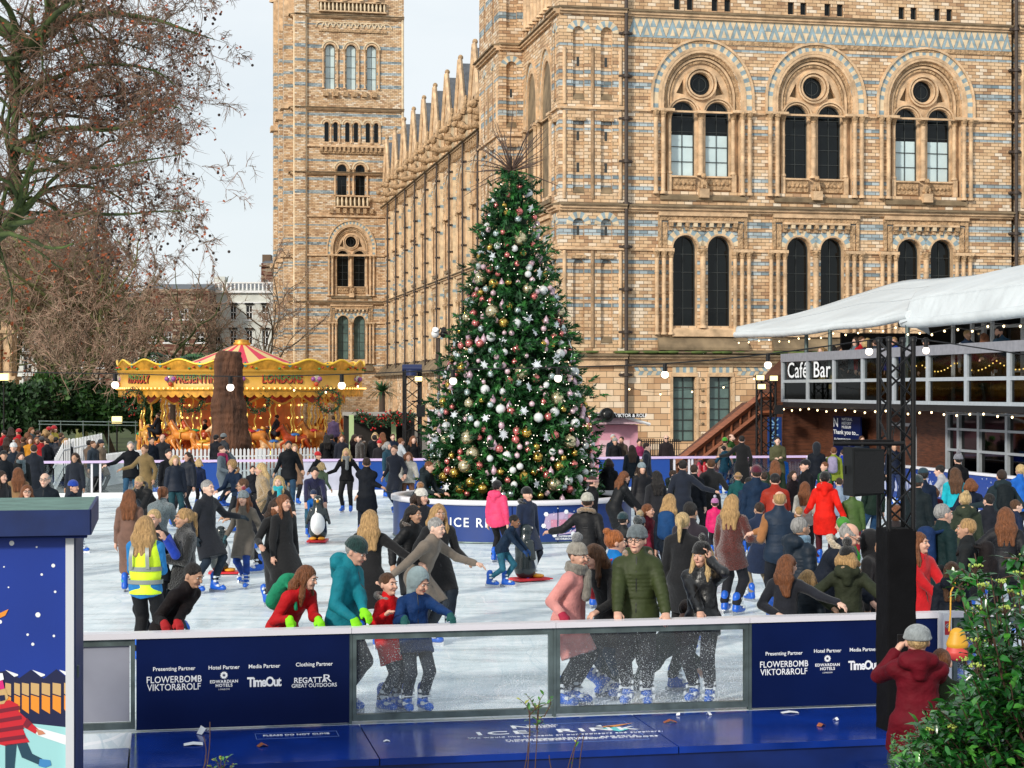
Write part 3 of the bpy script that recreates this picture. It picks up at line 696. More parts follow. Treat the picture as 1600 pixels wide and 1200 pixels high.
for sc_, wd, c_ in ((.33, .0035, (.55, .66, .71, 1)), (.8, .006, (.95, .97, .98, 1)), (.55, .004, (.5, .62, .68, 1))):
 n3 = n.new('ShaderNodeTexNoise'); n3.inputs['Scale'].default_value = sc_*.9; n3.inputs['Detail'].default_value = 1
 vm = n.new('ShaderNodeMixRGB'); vm.blend_type = 'ADD'; vm.inputs[0].default_value = 2.6; l.new(tcn.outputs['Object'], vm.inputs[1]); l.new(tcn.outputs['Object'], n3.inputs['Vector']); l.new(n3.outputs['Color'], vm.inputs[2])
 vo = n.new('ShaderNodeTexVoronoi'); vo.feature = 'DISTANCE_TO_EDGE'; vo.inputs['Scale'].default_value = sc_; l.new(vm.outputs[0], vo.inputs['Vector'])
 lt = n.new('ShaderNodeMath'); lt.operation = 'LESS_THAN'; lt.inputs[1].default_value = wd; l.new(vo.outputs[0], lt.inputs[0]); mm = n.new('ShaderNodeMath'); mm.operation = 'MULTIPLY'; mm.inputs[1].default_value = .6; l.new(lt.outputs[0], mm.inputs[0])
 mi_ = n.new('ShaderNodeMixRGB'); l.new(mm.outputs[0], mi_.inputs[0]); l.new(ice, mi_.inputs[1]); mi_.inputs[2].default_value = c_; ice = mi_.outputs[0]
l.new(ice, b.inputs['Base Color'])
mr = n.new('ShaderNodeMapRange'); mr.inputs[1].default_value = .4; mr.inputs[2].default_value = .6; mr.inputs[3].default_value = .2; mr.inputs[4].default_value = .55; l.new(cols_[0], mr.inputs[0]); l.new(mr.outputs[0], b.inputs['Roughness'])
bb = n.new('ShaderNodeBump'); bb.inputs['Strength'].default_value = .25; bb.inputs['Distance'].default_value = .01; l.new(a2.outputs[0], bb.inputs['Height']); l.new(bb.outputs[0], b.inputs['Normal'])
M_ICE = m
M_NAVY = mat('navy_board', (.002, .009, .062), .5, noise=.2, nscale=1.2, spec=.12)
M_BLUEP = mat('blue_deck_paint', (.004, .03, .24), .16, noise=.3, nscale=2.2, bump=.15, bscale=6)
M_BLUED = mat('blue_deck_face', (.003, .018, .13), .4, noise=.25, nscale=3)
M_WHITE = mat('white_paint', (.78, .79, .80), .4, noise=.06, nscale=3)
M_RAIL = mat('white_rail', (.72, .70, .74), .3)
M_STEEL = mat('galvanised_steel', (.13, .17, .165), .45, .6, noise=.35, nscale=6)
M_LET = mat('white_lettering', (.85, .87, .9), .6)
M_BLACK = mat('black_metal', (.006, .006, .007), .45, noise=.2, spec=.3)
M_PAVE = mat('paving', (.17, .165, .155), .85, noise=.3, nscale=.8, bump=.3, bscale=30)
# ground as one sheet
g = MB(); ys = [-40, 10, 16, 20, 30, 52, 58, 62, 90, 140, 260, 500, 1400]; xs = [-900, -300, -100, -40, -12, 0, 12, 40, 100, 300, 900]
pts = [(x_, y_, -.42 if y_ < 30 else (-.42 + .34*min(1, (y_ - 30)/28))) for y_ in ys for x_ in xs]; nx = len(xs)
g.faces(pts, [(j*nx+i, j*nx+i+1, (j+1)*nx+i+1, (j+1)*nx+i) for j in range(len(ys)-1) for i in range(nx-1)])
tag(g.build('ground', M_PAVE), kind='structure')
g = MB(); p = [MV(UL, VN-.05), MV(UR, VN-.05), MV(UR, VF), MV(UL, VF)]
g.poly([q + Vector((0,0,0)) for q in p]);
for i in range(4): g.poly([p[i], p[(i+1) % 4], p[(i+1) % 4] + Vector((0,0,-.4)), p[i] + Vector((0,0,-.4))])
tag(g.build('rink_ice', M_ICE), kind='structure')
g = MB(); p = [MV(-60, -12), MV(-4.3, -12), MV(-4.3, -20), MV(-4.3, 0), MV(-4.3, 86), MV(-80, 86)];
g.poly([MV(-90, -8, -.05), MV(-22, -8, -.05), MV(-22, 90, -.05), MV(-90, 90, -.05)])
tag(g.build('lawn', mat('lawn_grass', (.05, .075, .02), .95, noise=.6, nscale=.5, bump=.6, bscale=30)), kind='structure')
g = MB(); g.box((-30, -12, -.5), (30, 13, 0)); tag(g.build('path', M_PAVE), kind='structure')
# deck in front of the rail
d0, d1 = VN - .06, VN - 1.68
def rbox(mb, u0, u1, v0, v1, z0, z1, mi=0):
 pts = [MV(u, v, z) for z in (z0, z1) for u, v in ((u0, v0), (u1, v0), (u1, v1), (u0, v1))]
 mb.faces(pts, [(0,3,2,1),(4,5,6,7),(0,1,5,4),(1,2,6,5),(2,3,7,6),(3,0,4,7)], mi)
uL = uat(205, VN); deck = empty('deck', MV(0, VN - .8, -.42), 0, 'glossy blue painted timber deck along the foot of the front barrier', 'deck')
def wpart(mb, name, mats, parent):
 o = mb.build(name, mats)
 if o and parent is not None:
  o.parent = parent; bpy.context.view_layer.update() if False else None
  o.matrix_parent_inverse = Matrix.LocRotScale(parent.location, parent.rotation_euler, parent.scale).inverted()
 return o
def own(o, parent):
 o.parent = parent; o.matrix_parent_inverse = Matrix.LocRotScale(parent.location, parent.rotation_euler, parent.scale).inverted(); return o
q = MB()
us_ = [uL, uat(560, VN), uat(985, VN), uat(1385, VN), UR]
for a_, b_ in zip(us_[:-1], us_[1:]): rbox(q, a_ + .006, b_ - .006, d1, d0, -.06, 0)
wpart(q, 'deck_top', M_BLUEP, deck)
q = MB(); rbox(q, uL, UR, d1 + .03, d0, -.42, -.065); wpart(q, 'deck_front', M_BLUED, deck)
q = MB(); rbox(q, uat(118, VN), uL - .02, VN - 1.1, d0, -.22, -.14); rbox(q, uat(105, VN), uL - .02, VN - 1.07, d0, -.42, -.22); wpart(q, 'deck_step', M_BLUEP, deck)
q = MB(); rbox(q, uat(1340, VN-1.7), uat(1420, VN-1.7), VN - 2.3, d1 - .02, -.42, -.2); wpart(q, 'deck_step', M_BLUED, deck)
def deckM(u, v, z=.004): return facing(MV(u, v, z), XD, YD)
def dtext(s, x, y_v, size, sp=1.0, par=deck, al='CENTER', sx=1, bold=0): return own(text('lettering', s, size, deckM(uat(x, y_v), y_v), M_LET, None, .001, al, sp, bold, sx), par)
dtext('PLEASE DO NOT CLIMB', 463, VN - .46, .085, 1.05, sx=.66, bold=.002)
dtext('NATURAL\nHISTORY\nMUSEUM', 826, VN - .5, .05, al='LEFT', sx=1.3)
dtext('N', 815, VN - .5, .19, sx=1.5, bold=.004)
dtext('ICE  RINK', 870, VN - .76, .21, 1.2, sx=1.45, bold=.003)
dtext('We would like to thank all our sponsors and suppliers.', 885, VN - .95, .062, 1.1, sx=1.2)
for x_, s_ in ((835, 'FLOWERBOMB\nVIKTOR&ROLF'), (880, 'EDWARDIAN\nHOTELS'), (915, 'TimeOut'), (968, 'REGATTA\nGREAT OUTDOORS')): dtext(s_, x_, VN - 1.14, .06, 1.1, sx=1.25)
q = MB()
for (xa, xb, va, vb) in ((398, 530, VN-.34, VN-.6), (800, 1015, VN-.38, VN-1.3)):
 ua, ub = uat(xa, va), uat(xb, vb)
 for (A, B, C_, D_) in ((ua, ub, va, va-.006), (ua, ub, vb, vb-.006), (ua, ua+.006, va, vb), (ub-.006, ub, va, vb)): rbox(q, A, B, min(C_, D_), max(C_, D_), .001, .003)
wpart(q, 'decal_border', mat('decal_line', (.12, .2, .45), .5), deck)
fig = MB()
uf = lambda x_, v_: MV(uat(x_, v_), v_, .004)
fig.poly([uf(950, VN-.62), uf(985, VN-.78), uf(968, VN-.9), uf(940, VN-.72)], 0); fig.poly([uf(940, VN-.62), uf(990, VN-.5), uf(950, VN-.72)], 1); fig.poly([uf(930, VN-.6), uf(938, VN-.55), uf(942, VN-.64)], 2); fig.poly([uf(920, VN-.66), uf(945, VN-.68), uf(945, VN-.72)], 2)
wpart(fig, 'decal', [mat('decal_teal', (.15, .6, .62), .5), mat('decal_orange', (.75, .3, .08), .5), M_LET], deck)
# litter lying on the deck: each its own thing
def litter(x, v, w, h, m, nm, lab, rz=0, bend=.01, z=.006):
 b_ = MB(); b_.faces([(-w/2, -h/2, 0), (0, -h/2, bend), (w/2, -h/2, 0), (w/2, h/2, .004), (0, h/2, bend*1.4), (-w/2, h/2, 0)], [(0,1,4,5),(1,2,3,4)])
 o = b_.build(nm, m); o.location = MV(uat(x, v), v, z); o.rotation_euler = (0, 0, rz)
 sm = o.modifiers.new('s', 'SOLIDIFY'); sm.thickness = .002; tag(o, lab, 'litter'); return o
M_PAPER = mat('white_paper', (.8, .82, .85), .7); M_LEAF = mat('dead_leaf', (.32, .09, .03), .8, noise=.4, nscale=30)
litter(302, VN-.75, .17, .11, M_PAPER, 'paper_slip', 'white paper slip lying flat on the blue deck near the left end', .2)
litter(318, VN-.25, .1, .08, M_PAPER, 'paper_scrap', 'crumpled white paper scrap standing against the left advert board', .8, .05)
litter(1234, VN-.28, .17, .07, M_PAPER, 'paper_slip', 'white paper slip on the deck below the right advert board', .1)
litter(604, VN-.95, .06, .035, M_PAPER, 'paper_scrap', 'tiny white scrap on the deck below the boy in the grey hood', .3)
litter(410, VN-.95, .09, .06, M_LEAF, 'fallen_leaf', 'orange brown fallen leaf on the deck below the words PLEASE DO NOT CLIMB', .5, .02)
litter(1047, VN-.55, .13, .05, M_LEAF, 'fallen_leaf', 'dark fallen leaf on the deck below the green puffer man', .2, .02)
litter(1283, VN-1.0, .09, .05, M_LEAF, 'fallen_leaf', 'brown fallen leaf on the deck in front of the right advert board', .9, .02)
for x_, v_, lb in ((1306, -.75, 'small white scrap on the right of the deck, nearer the black clad tower'), (1060, -.2, 'white scrap at the foot of the glass under the woman on the phone'), (1108, -.24, 'crumpled white scrap at the foot of the right glass panel, near its post')):
 litter(x_, VN + v_, .05, .035, M_PAPER, 'paper_scrap', lb, x_, .02)
# glass with frozen spray low down
m, t, n, l, b = newmat('barrier_glass'); out = n['Material Output']; n.remove(b)
tr = n.new('ShaderNodeBsdfTransparent'); tr.inputs[0].default_value = (.985, .995, 1, 1); df = n.new('ShaderNodeBsdfDiffuse'); df.inputs[0].default_value = (.8, .88, .93, 1); gl_ = n.new('ShaderNodeBsdfGlossy'); gl_.inputs['Roughness'].default_value = .05
tcn = n.new('ShaderNodeTexCoord'); nn = n.new('ShaderNodeTexNoise'); nn.inputs['Scale'].default_value = 85; nn.inputs['Detail'].default_value = 2; l.new(tcn.outputs['Object'], nn.inputs['Vector'])
n2 = n.new('ShaderNodeTexNoise'); n2.inputs['Scale'].default_value = 2.5; l.new(tcn.outputs['Object'], n2.inputs['Vector'])
sp = n.new('ShaderNodeSeparateXYZ'); l.new(tcn.outputs['Object'], sp.inputs[0])
hr = n.new('ShaderNodeMapRange'); hr.inputs[1].default_value = 0; hr.inputs[2].default_value = .85; hr.inputs[3].default_value = .655; hr.inputs[4].default_value = .80; l.new(sp.outputs[2], hr.inputs[0])
ad = n.new('ShaderNodeMath'); ad.operation = 'MULTIPLY_ADD'; ad.inputs[1].default_value = .22; l.new(n2.outputs[0], ad.inputs[0]); l.new(nn.outputs[0], ad.inputs[2])
sb = n.new('ShaderNodeMath'); sb.operation = 'SUBTRACT'; l.new(ad.outputs[0], sb.inputs[0]); l.new(hr.outputs[0], sb.inputs[1])
ml = n.new('ShaderNodeMath'); ml.operation = 'MULTIPLY'; ml.use_clamp = True; ml.inputs[1].default_value = 14; l.new(sb.outputs[0], ml.inputs[0])
a3 = n.new('ShaderNodeMath'); a3.operation = 'MULTIPLY_ADD'; a3.inputs[1].default_value = .5; a3.inputs[2].default_value = .03; l.new(ml.outputs[0], a3.inputs[0])
mx = n.new('ShaderNodeMixShader'); l.new(a3.outputs[0], mx.inputs[0]); l.new(tr.outputs[0], mx.inputs[1]); l.new(df.outputs[0], mx.inputs[2])
mx2 = n.new('ShaderNodeMixShader'); mx2.inputs[0].default_value = .03; l.new(mx.outputs[0], mx2.inputs[1]); l.new(gl_.outputs[0], mx2.inputs[2]); l.new(mx2.outputs[0], out.inputs[0])
M_BGLASS = m
M_FROST = mat('frosted_panel', (.30, .31, .37), .35, noise=.12, nscale=2)
def clearglass(name, col, k=.1):
 m, t, n, l, b = newmat(name); out = n['Material Output']; n.remove(b)
 tr = n.new('ShaderNodeBsdfTransparent'); tr.inputs[0].default_value = (*col, 1); gl = n.new('ShaderNodeBsdfGlossy'); gl.inputs['Roughness'].default_value = .04
 x_ = n.new('ShaderNodeMixShader'); x_.inputs[0].default_value = k; l.new(tr.outputs[0], x_.inputs[1]); l.new(gl.outputs[0], x_.inputs[2]); l.new(x_.outputs[0], out.inputs[0]); return m
M_CLEAR = clearglass('clear_glass', (.86, .92, .93), .09); M_TINT = clearglass('tinted_glass', (.2, .22, .22), .045)
# front barrier
HR = .93
fb = empty('front_barrier', MV(0, VN), 0, 'waist high rink barrier in front, white rail over glass and navy advert boards', 'barrier')
q = MB()
for a_, b_ in ((uat(100, VN), uat(548, VN)), (uat(548, VN)+.004, uat(866, VN)), (uat(866, VN)+.004, uat(1168, VN)), (uat(1168, VN)+.004, UR)):
 rbox(q, a_, b_, VN - .07, VN + .09, HR - .055, HR)
wpart(q, 'handrail', M_RAIL, fb)
def panel(kind, x0, x1):
 a_, b_ = uat(x0, VN), uat(x1, VN); q = MB()
 if kind == 'board':
  rbox(q, a_, b_, VN - .05, VN + .03, .02, HR - .06); o = wpart(q, 'advert_board', M_NAVY, fb); return o, a_, b_
 rbox(q, a_ + .05, b_ - .05, VN - .008, VN + .004, .1, HR - .11)
 o = wpart(q, 'glass_panel', M_BGLASS if kind == 'glass' else M_FROST, fb)
 f = MB(); rbox(f, a_, b_, VN - .035, VN + .03, .03, .09); rbox(f, a_, b_, VN - .035, VN + .03, HR - .12, HR - .06); rbox(f, a_, a_ + .04, VN - .035, VN + .03, .09, HR - .12); rbox(f, b_ - .04, b_, VN - .035, VN + .03, .09, HR - .12)
 wpart(f, 'panel_frame', M_STEEL, o if False else fb); return o, a_, b_
panel('frost', 105, 211)
for x0, x1, right in ((213, 545, 0), (1173, 1464, 1)):
 o, a_, b_ = panel('board', x0, x1); V_ = VN - .053
 def bt(s, x, y, size, sp=1.0, sx=1, bold=0, al='CENTER'):
  u_ = uat(x, V_); return own(text('lettering', s, size, facing(MV(u_, V_, zat(x, y, u_, V_)), XD), M_LET, None, .001, al, sp, bold, sx), o)
 X = (272, 350, 413, 491) if not right else (1225, 1293, 1349, 1412); Y = (1045, 1043, 1041, 1038) if not right else (1021, 1017, 1015, 1012)
 for i_, s_ in enumerate(('Presenting Partner', 'Hotel Partner', 'Media Partner', 'Clothing Partner')): bt(s_, X[i_], Y[i_], .052, bold=.0005)
 bt('FLOWERBOMB', X[0], Y[0] + 17, .088, 1.03, sx=.86, bold=.0006); bt('VIKTOR&ROLF', X[0], Y[0] + 29, .088, 1.0, sx=.86, bold=.0006)
 bt('EDWARDIAN', X[1], Y[1] + 22, .04, 1.15, bold=.001); bt('HOTELS', X[1], Y[1] + 28, .04, 1.15, bold=.001); bt('LONDON', X[1], Y[1] + 34, .02, 1.3)
 s_ = MB(); u_ = uat(X[1], V_); c_ = MV(u_, V_, zat(X[1], Y[1] + 12, u_, V_))
 for k_ in range(12):
  an = k_*math.pi/6; dr = XD*math.cos(an) + Vector((0,0,1))*math.sin(an); pr = XD*-math.sin(an) + Vector((0,0,1))*math.cos(an)
  s_.poly([c_ + dr*.008, c_ + dr*.026 + pr*.008, c_ + dr*.038, c_ + dr*.026 - pr*.008])
 wpart(s_, 'flower_emblem', M_LET, o)
 bt('TimeOut', X[2], Y[2] + 25, .125, .82, sx=.8, bold=.004)
 bt('REGATTA', X[3] - 6, Y[3] + 25, .072, 1, bold=.001); bt('GREAT OUTDOORS', X[3], Y[3] + 33, .05, .95, bold=.0005); bt('R', X[3] + 20, Y[3] + 22, .1, sx=1.5)
panel('glass', 550, 863); panel('glass', 868, 1168); panel('glass', 1488, 1800)
q = MB()
for x_ in (547, 865.5, 1170.5): a_ = uat(x_, VN); rbox(q, a_ - .014, a_ + .014, VN - .04, VN + .035, 0, HR - .06)
wpart(q, 'post', M_STEEL, fb)
q = MB(); a_ = uat(1474, VN - .1); rbox(q, a_ - .045, a_ + .045, VN - .2, VN - .06, 0, HR + .01); po = wpart(q, 'gate_post', M_WHITE, fb)
q = MB(); rbox(q, a_ - .03, a_ + .03, VN - .203, VN - .2, .72, .86); wpart(q, 'sign', mat('sign_red', (.55, .02, .03), .5), po)
q = MB(); c_ = MV(a_, VN - .205, .81)
nn_ = 20; pt = [c_ + (XD*math.cos(6.283*k_/nn_) + Vector((0,0,1))*math.sin(6.283*k_/nn_))*.024 for k_ in range(nn_)]; q.poly(pt, 0)
pt2 = [c_ - YD*.001 + (XD*math.cos(6.283*k_/nn_) + Vector((0,0,1))*math.sin(6.283*k_/nn_))*.018 for k_ in range(nn_)]
q2 = MB();
wpart(q, 'sign', M_LET, po)
q2.tube([c_ - YD*.004 + (XD*math.cos(6.283*k_/nn_) + Vector((0,0,1))*math.sin(6.283*k_/nn_))*.018 for k_ in range(nn_ + 1)], .003, 5); q2.tube([c_ - YD*.004 + (XD*.7 + Vector((0,0,-.7)))*.018, c_ - YD*.004 - (XD*.7 + Vector((0,0,-.7)))*.018], .003, 5)
wpart(q2, 'sign_symbol', mat('sign_dark', (.1, .01, .01), .5), po)
# rear and right barriers
M_PURP = mat('rail_lilac', (.60, .48, .68), .35, emit=(.5, .2, .8), es=.12)
rb = empty('rear_barrier', MV(-12, VF), 0, 'far rink barrier with lilac rail, clear panels and blue boards', 'barrier')
q = MB(); rbox(q, UL, UR, VF - .08, VF + .1, 1.04, 1.11); wpart(q, 'handrail', M_PURP, rb)
for kd, x0, x1 in (('g', 20, 145), ('g', 155, 305), ('b', 305, 345), ('g', 345, 470), ('w', 470, 560), ('b', 560, 690), ('b', 936, 1046), ('g', 1052, 1078), ('g', 1080, 1262)):
 a_, b_ = uat(x0, VF), uat(x1, VF); q = MB()
 if kd != 'g': rbox(q, a_, b_, VF - .03, VF + .03, .02, 1.03); wpart(q, 'blue_board', mat('rear_blue_board', (.01, .06, .30), .4) if kd == 'b' else mat('pale_lilac_board', (.50, .50, .60), .4, noise=.15, nscale=2), rb)
 else:
  rbox(q, a_, b_, VF - .006, VF + .006, .12, 1.0); wpart(q, 'glass_panel', M_CLEAR, rb)
  f = MB(); rbox(f, a_, b_, VF - .03, VF + .03, .02, .12); rbox(f, a_, a_ + .06, VF - .03, VF + .03, .12, 1.03); rbox(f, b_ - .06, b_, VF - .03, VF + .03, .12, 1.03); wpart(f, 'panel_frame', M_RAIL, rb)
q = MB(); rbox(q, UL, UR, VF - .1, VF - .04, .0, .16); wpart(q, 'kickboard', M_WHITE, rb)
sb_ = empty('side_barrier', MV(UR, -40), 0, 'right hand rink barrier with white rail and blue snowy town boards below the cafe', 'barrier')
q = MB(); rbox(q, UR - .02, UR + .14, VN, VF, 1.04, 1.11); wpart(q, 'handrail', M_RAIL, sb_)
q = MB(); rbox(q, UR + .02, UR + .1, VN, VF, .16, 1.03); bo = wpart(q, 'blue_board', mat('side_blue_board', (.008, .04, .24), .4), sb_)
q = MB(); rbox(q, UR - .01, UR + .02, VN, VF, 0, .16); wpart(q, 'kickboard', M_WHITE, sb_)
q = MB(); rr = random.Random(5)
for k_ in range(46):
 v_ = -34 + k_*.26; h_ = rr.uniform(.18, .42); z0 = .35; w_ = .1
 q.poly([MV(UR + .015, v_ - w_, z0), MV(UR + .015, v_ + w_, z0), MV(UR + .015, v_ + w_, z0 + h_), MV(UR + .015, v_, z0 + h_ + .14), MV(UR + .015, v_ - w_, z0 + h_)])
for k_ in range(60):
 v_, z_ = rr.uniform(-36, -22.9), rr.uniform(.5, 1.0); q.poly([MV(UR + .013, v_ - .03, z_), MV(UR + .013, v_, z_ - .025), MV(UR + .013, v_ + .03, z_), MV(UR + .013, v_, z_ + .025)])
wpart(q, 'printed_town', mat('print_pale', (.42, .45, .62), .5), bo)
# ---- kiosk booth in the left foreground
BC_ = px(131, 797, 12.2); bu, bv = None, None
kio = empty('ticket_booth', (BC_.x, BC_.y, -.42), AL, 'blue booth with green felt roof and winter skating poster at the left edge', 'booth')
ZR = CH - 187/F*12.2
def kb(name, boxes, m):
 q = MB(); [q.box(a_, b_) for a_, b_ in boxes]; return q.build(name, m, kio)
off = .42
kb('roof', [((-3.2, 0, ZR - .02 + off), (.03, 1.55, ZR + off))], mat('green_felt', (.11, .20, .17), .8, noise=.3, nscale=5, bump=.3))
kb('fascia', [((-3.2, -.02, ZR - .17 + off), (.04, 0.0, ZR + .004 + off)), ((.03, 0, ZR - .17 + off), (.05, 1.57, ZR + .004 + off))], mat('booth_navy', (.004, .018, .10), .5, noise=.3, nscale=4))
kb('wall', [((-3.1, .12, 0), (-.06, 1.45, ZR - .05 + off))], mat('booth_navy', (0, 0, 0)))
kb('corner_trim', [((-.125, .08, 0), (-.07, .12, ZR - .17 + off))], mat('trim_grey_white', (.62, .64, .68), .5))
kb('roof_soffit', [((-3.1, .0, ZR - .19 + off), (.02, .12, ZR - .17 + off))], M_NAVY)
def bxy(x, y):
 k_ = (x - 800)/F; c, s = CU, SU; oy = .1
 ax, ay = BC_.x - s*oy, BC_.y + c*oy; a_ = (k_*ay - ax)/(c - k_*s); d = ay + s*a_
 return a_, CH + (HY - y)/F*d + off
def pp(q, pts, mi, o=.0):
 q.poly([(bxy(x, y)[0], .115 - o, bxy(x, y)[1]) for x, y in pts], mi)
PM = [mat('poster_blue', (.004, .035, .30), .5, noise=.15, nscale=.7), M_LET, mat('poster_navy', (.008, .012, .06), .5), mat('poster_cream', (.62, .40, .17), .5), mat('poster_orange', (.85, .30, .03), .5), mat('poster_ice', (.35, .68, .70), .5), mat('poster_red', (.60, .015, .03), .5), mat('poster_maroon', (.20, .01, .03), .5), mat('poster_skin', (.62, .25, .14), .5), mat('poster_teal', (.015, .06, .10), .5), mat('poster_skate', (.05, .25, .55), .5), mat('poster_pink', (.7, .02, .2), .5)]
q = MB(); pp(q, [(-60, 834), (105, 834), (105, 1260), (-60, 1260)], 0); pst = q.build('poster', PM, kio)
q = MB()
for x, y, r_ in ((18,849,4),(57,855,1.5),(84,837,1.5),(83,884,3),(65,898,2),(6,886,1.3),(13,918,1.3),(86,925,2),(59,961,4),(0,972,3),(43,992,2),(51,1007,2.5),(84,994,2),(-8,905,3)):
 pp(q, [(x + r_*math.cos(k_*.524), y + r_*math.sin(k_*.524)) for k_ in range(12)], 1, .002)
pp(q, [(-60, 1056), (0, 1050), (12, 1048), (30, 1060), (48, 1047), (68, 1061), (88, 1046), (105, 1060), (105, 1138), (-60, 1120)], 2, .002)
for xs_ in (8, 50, 92): pp(q, [(xs_, 1047), (xs_ + 20, 1054 if xs_ < 90 else 1052), (xs_ + 20 if xs_ < 90 else 105, 1056), (xs_ + 14 if xs_ < 90 else 105, 1058)], 1, .004)
for i, xw in enumerate((-6, 8, 22, 34, 48, 65, 82, 100)):
 w_ = 9 if xw < 30 else (11 if xw < 48 else 13);
 if xw > 95: w_ = 5
 pp(q, [(xw, 1067), (xw + w_, 1069), (xw + w_, 1088), (xw, 1084)], 3, .004); pp(q, [(xw, 1086), (xw + w_, 1090), (xw + w_, 1116), (xw, 1108)], 4, .004)
pp(q, [(-60, 1120), (40, 1130), (105, 1137), (105, 1260), (-60, 1260)], 5, .003)
pp(q, [(40, 1132), (105, 1150), (105, 1165), (60, 1150)], 1, .005)
coat = [(-14, 1104), (14, 1094), (28, 1101), (29, 1112), (60, 1140), (55, 1147), (34, 1135), (40, 1150), (46, 1160), (8, 1166), (-14, 1160)]; pp(q, coat, 6, .006)
for a_ in range(4): y_ = 1104 + a_*15; pp(q, [(-10, y_ + 6), (30 + a_*3, y_ - 1), (31 + a_*3, y_ + 5), (-10, y_ + 12)], 7, .008)
pp(q, [(42, 1122), (50, 1130), (42, 1139), (36, 1133)], 7, .008); pp(q, [(56, 1139), (66, 1142), (71, 1147), (60, 1149)], 8, .008)
pp(q, [(-12, 1078), (8, 1076), (13, 1090), (6, 1100), (-8, 1102)], 3, .007); pp(q, [(-10, 1066), (4, 1063), (7, 1076), (-8, 1080)], 11, .009); pp(q, [(-8, 1052), (4, 1052), (6, 1062), (-8, 1066)], 1, .009); pp(q, [(-2, 1087), (7, 1086), (8, 1094), (0, 1096)], 2, .01)
pp(q, [(8, 1164), (26, 1162), (22, 1205), (28, 1240), (14, 1240), (8, 1200)], 9, .006); pp(q, [(26, 1162), (42, 1160), (50, 1178), (66, 1186), (62, 1196), (34, 1184)], 9, .006)
pp(q, [(62, 1186), (78, 1188), (80, 1196), (70, 1200), (60, 1197)], 10, .008); pp(q, [(0, 958), (13, 952), (8, 962), (-20, 975), (-20, 968)], 4, .006)
q.build('poster_print', PM, pst)
kb('latch', [((-.058, .3, 1.62), (-.045, .36, 1.70))], M_STEEL)
# ================================================================ CAFE BAR, TENT ROOF, STAIR, TRUSSES, LIGHTS
M_ALU = mat('grey_aluminium', (.46, .50, .54), .4, .3, noise=.08)
M_CAP = mat('balcony_cap', (.24, .24, .27), .55, noise=.15)
M_WOOD = mat('dark_wood_cladding', (.10, .032, .014), .6, noise=.55, nscale=3, stretch=(1, 1, 9), bump=.3)
M_WOODL = mat('stair_wood', (.22, .07, .03), .55, noise=.35, nscale=4, stretch=(1, 1, 6))
M_TENT = mat('white_tent_fabric', (.60, .64, .66), .5, noise=.10, nscale=.5, bump=.5, bscale=1.2, bdist=.2)
M_BULB = mat('warm_bulb', (1, .8, .5), .3, emit=(1, .72, .36), es=5)
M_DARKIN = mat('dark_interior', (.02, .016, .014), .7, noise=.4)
M_RED = mat('extinguisher_red', (.6, .01, .02), .3)
UC = .66
def cv(x): return vat(x, UC)
V_END, V_NEAR = cv(1223), -44.0
cafe = empty('cafe_bar', MV(UC + 3, -31, -.1), 0, 'two storey cafe bar with glazed balcony and dark wood lower floor beside the rink', 'cafe')
def C(name, fn, m, par=cafe):
 q = MB(); fn(q); return wpart(q, name, m, par)
C('balcony_floor', lambda q: rbox(q, UC, UC + 3.6, V_NEAR, V_END, 2.62, 2.82), M_BLACK)
C('balcony_rail', lambda q: (rbox(q, UC - .06, UC + .16, V_NEAR, V_END + .05, 4.18, 4.46), rbox(q, UC, UC + .16, V_END, V_END + .1, 2.8, 4.2), rbox(q, UC + .16, UC + 3.5, V_END - .06, V_END + .06, 4.2, 4.45)), M_CAP)
mull = [1223, 1262, 1303, 1348, 1397, 1450, 1510, 1577, 1652, 1735]
vs = [cv(x) for x in mull]
def f(q):
 for v in vs: rbox(q, UC - .03, UC + .1, v - .09, v + .09, 2.8, 4.2)
 for z in (2.8, 3.46): rbox(q, UC - .02, UC + .08, V_NEAR, V_END, z, z + .1)
C('balcony_frame', f, M_ALU)
C('tinted_panel', lambda q: rbox(q, UC + .03, UC + .05, V_NEAR, V_END, 2.9, 3.46), M_TINT)
C('balcony_glass', lambda q: rbox(q, UC + .03, UC + .045, V_NEAR, V_END, 3.56, 4.18), clearglass('balcony_clear', (.62, .64, .64), .035))
C('end_glass', lambda q: rbox(q, UC + .2, UC + 3.4, V_END - .01, V_END + .01, 2.9, 4.18), M_TINT)
C('deck_boards', lambda q: rbox(q, UC + .1, UC + 3.5, V_NEAR, V_END, 2.82, 2.86), M_WOOD)
# upper glazing behind the balcony
UG = UC + 2.1
C('upper_glazing', lambda q: rbox(q, UG, UG + .04, V_NEAR, cv(1420), 2.86, 5.6), clearglass('dark_cafe_glass', (.10, .10, .095), .08))
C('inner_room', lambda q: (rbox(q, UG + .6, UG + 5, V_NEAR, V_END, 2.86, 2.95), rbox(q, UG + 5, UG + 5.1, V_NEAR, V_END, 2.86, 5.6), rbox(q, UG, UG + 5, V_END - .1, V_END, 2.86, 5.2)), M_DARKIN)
def f(q):
 v = V_NEAR
 while v < cv(1418): rbox(q, UG - .08, UG + .1, v - .1, v + .1, 2.86, 5.7); v += 2.4
 for z in (3.7, 4.95, 5.45): rbox(q, UG - .05, UG + .1, V_NEAR, cv(1420), z, z + .09)
C('upper_frame', f, M_WHITE)
def f(q):
 va = cv(1440)
 rbox(q, UG - .6, UG - .52, va - 1.3, va - 1.2, 2.86, 5.2); rbox(q, UG - .6, UG - .52, va + 1.2, va + 1.3, 2.86, 5.2); rbox(q, UG - .6, UG - .52, va - 1.3, va + 1.3, 5.1, 5.25); rbox(q, UG - .6, UG - .52, va - .06, va + .06, 2.86, 5.1)
C('terrace_door', f, M_WHITE)
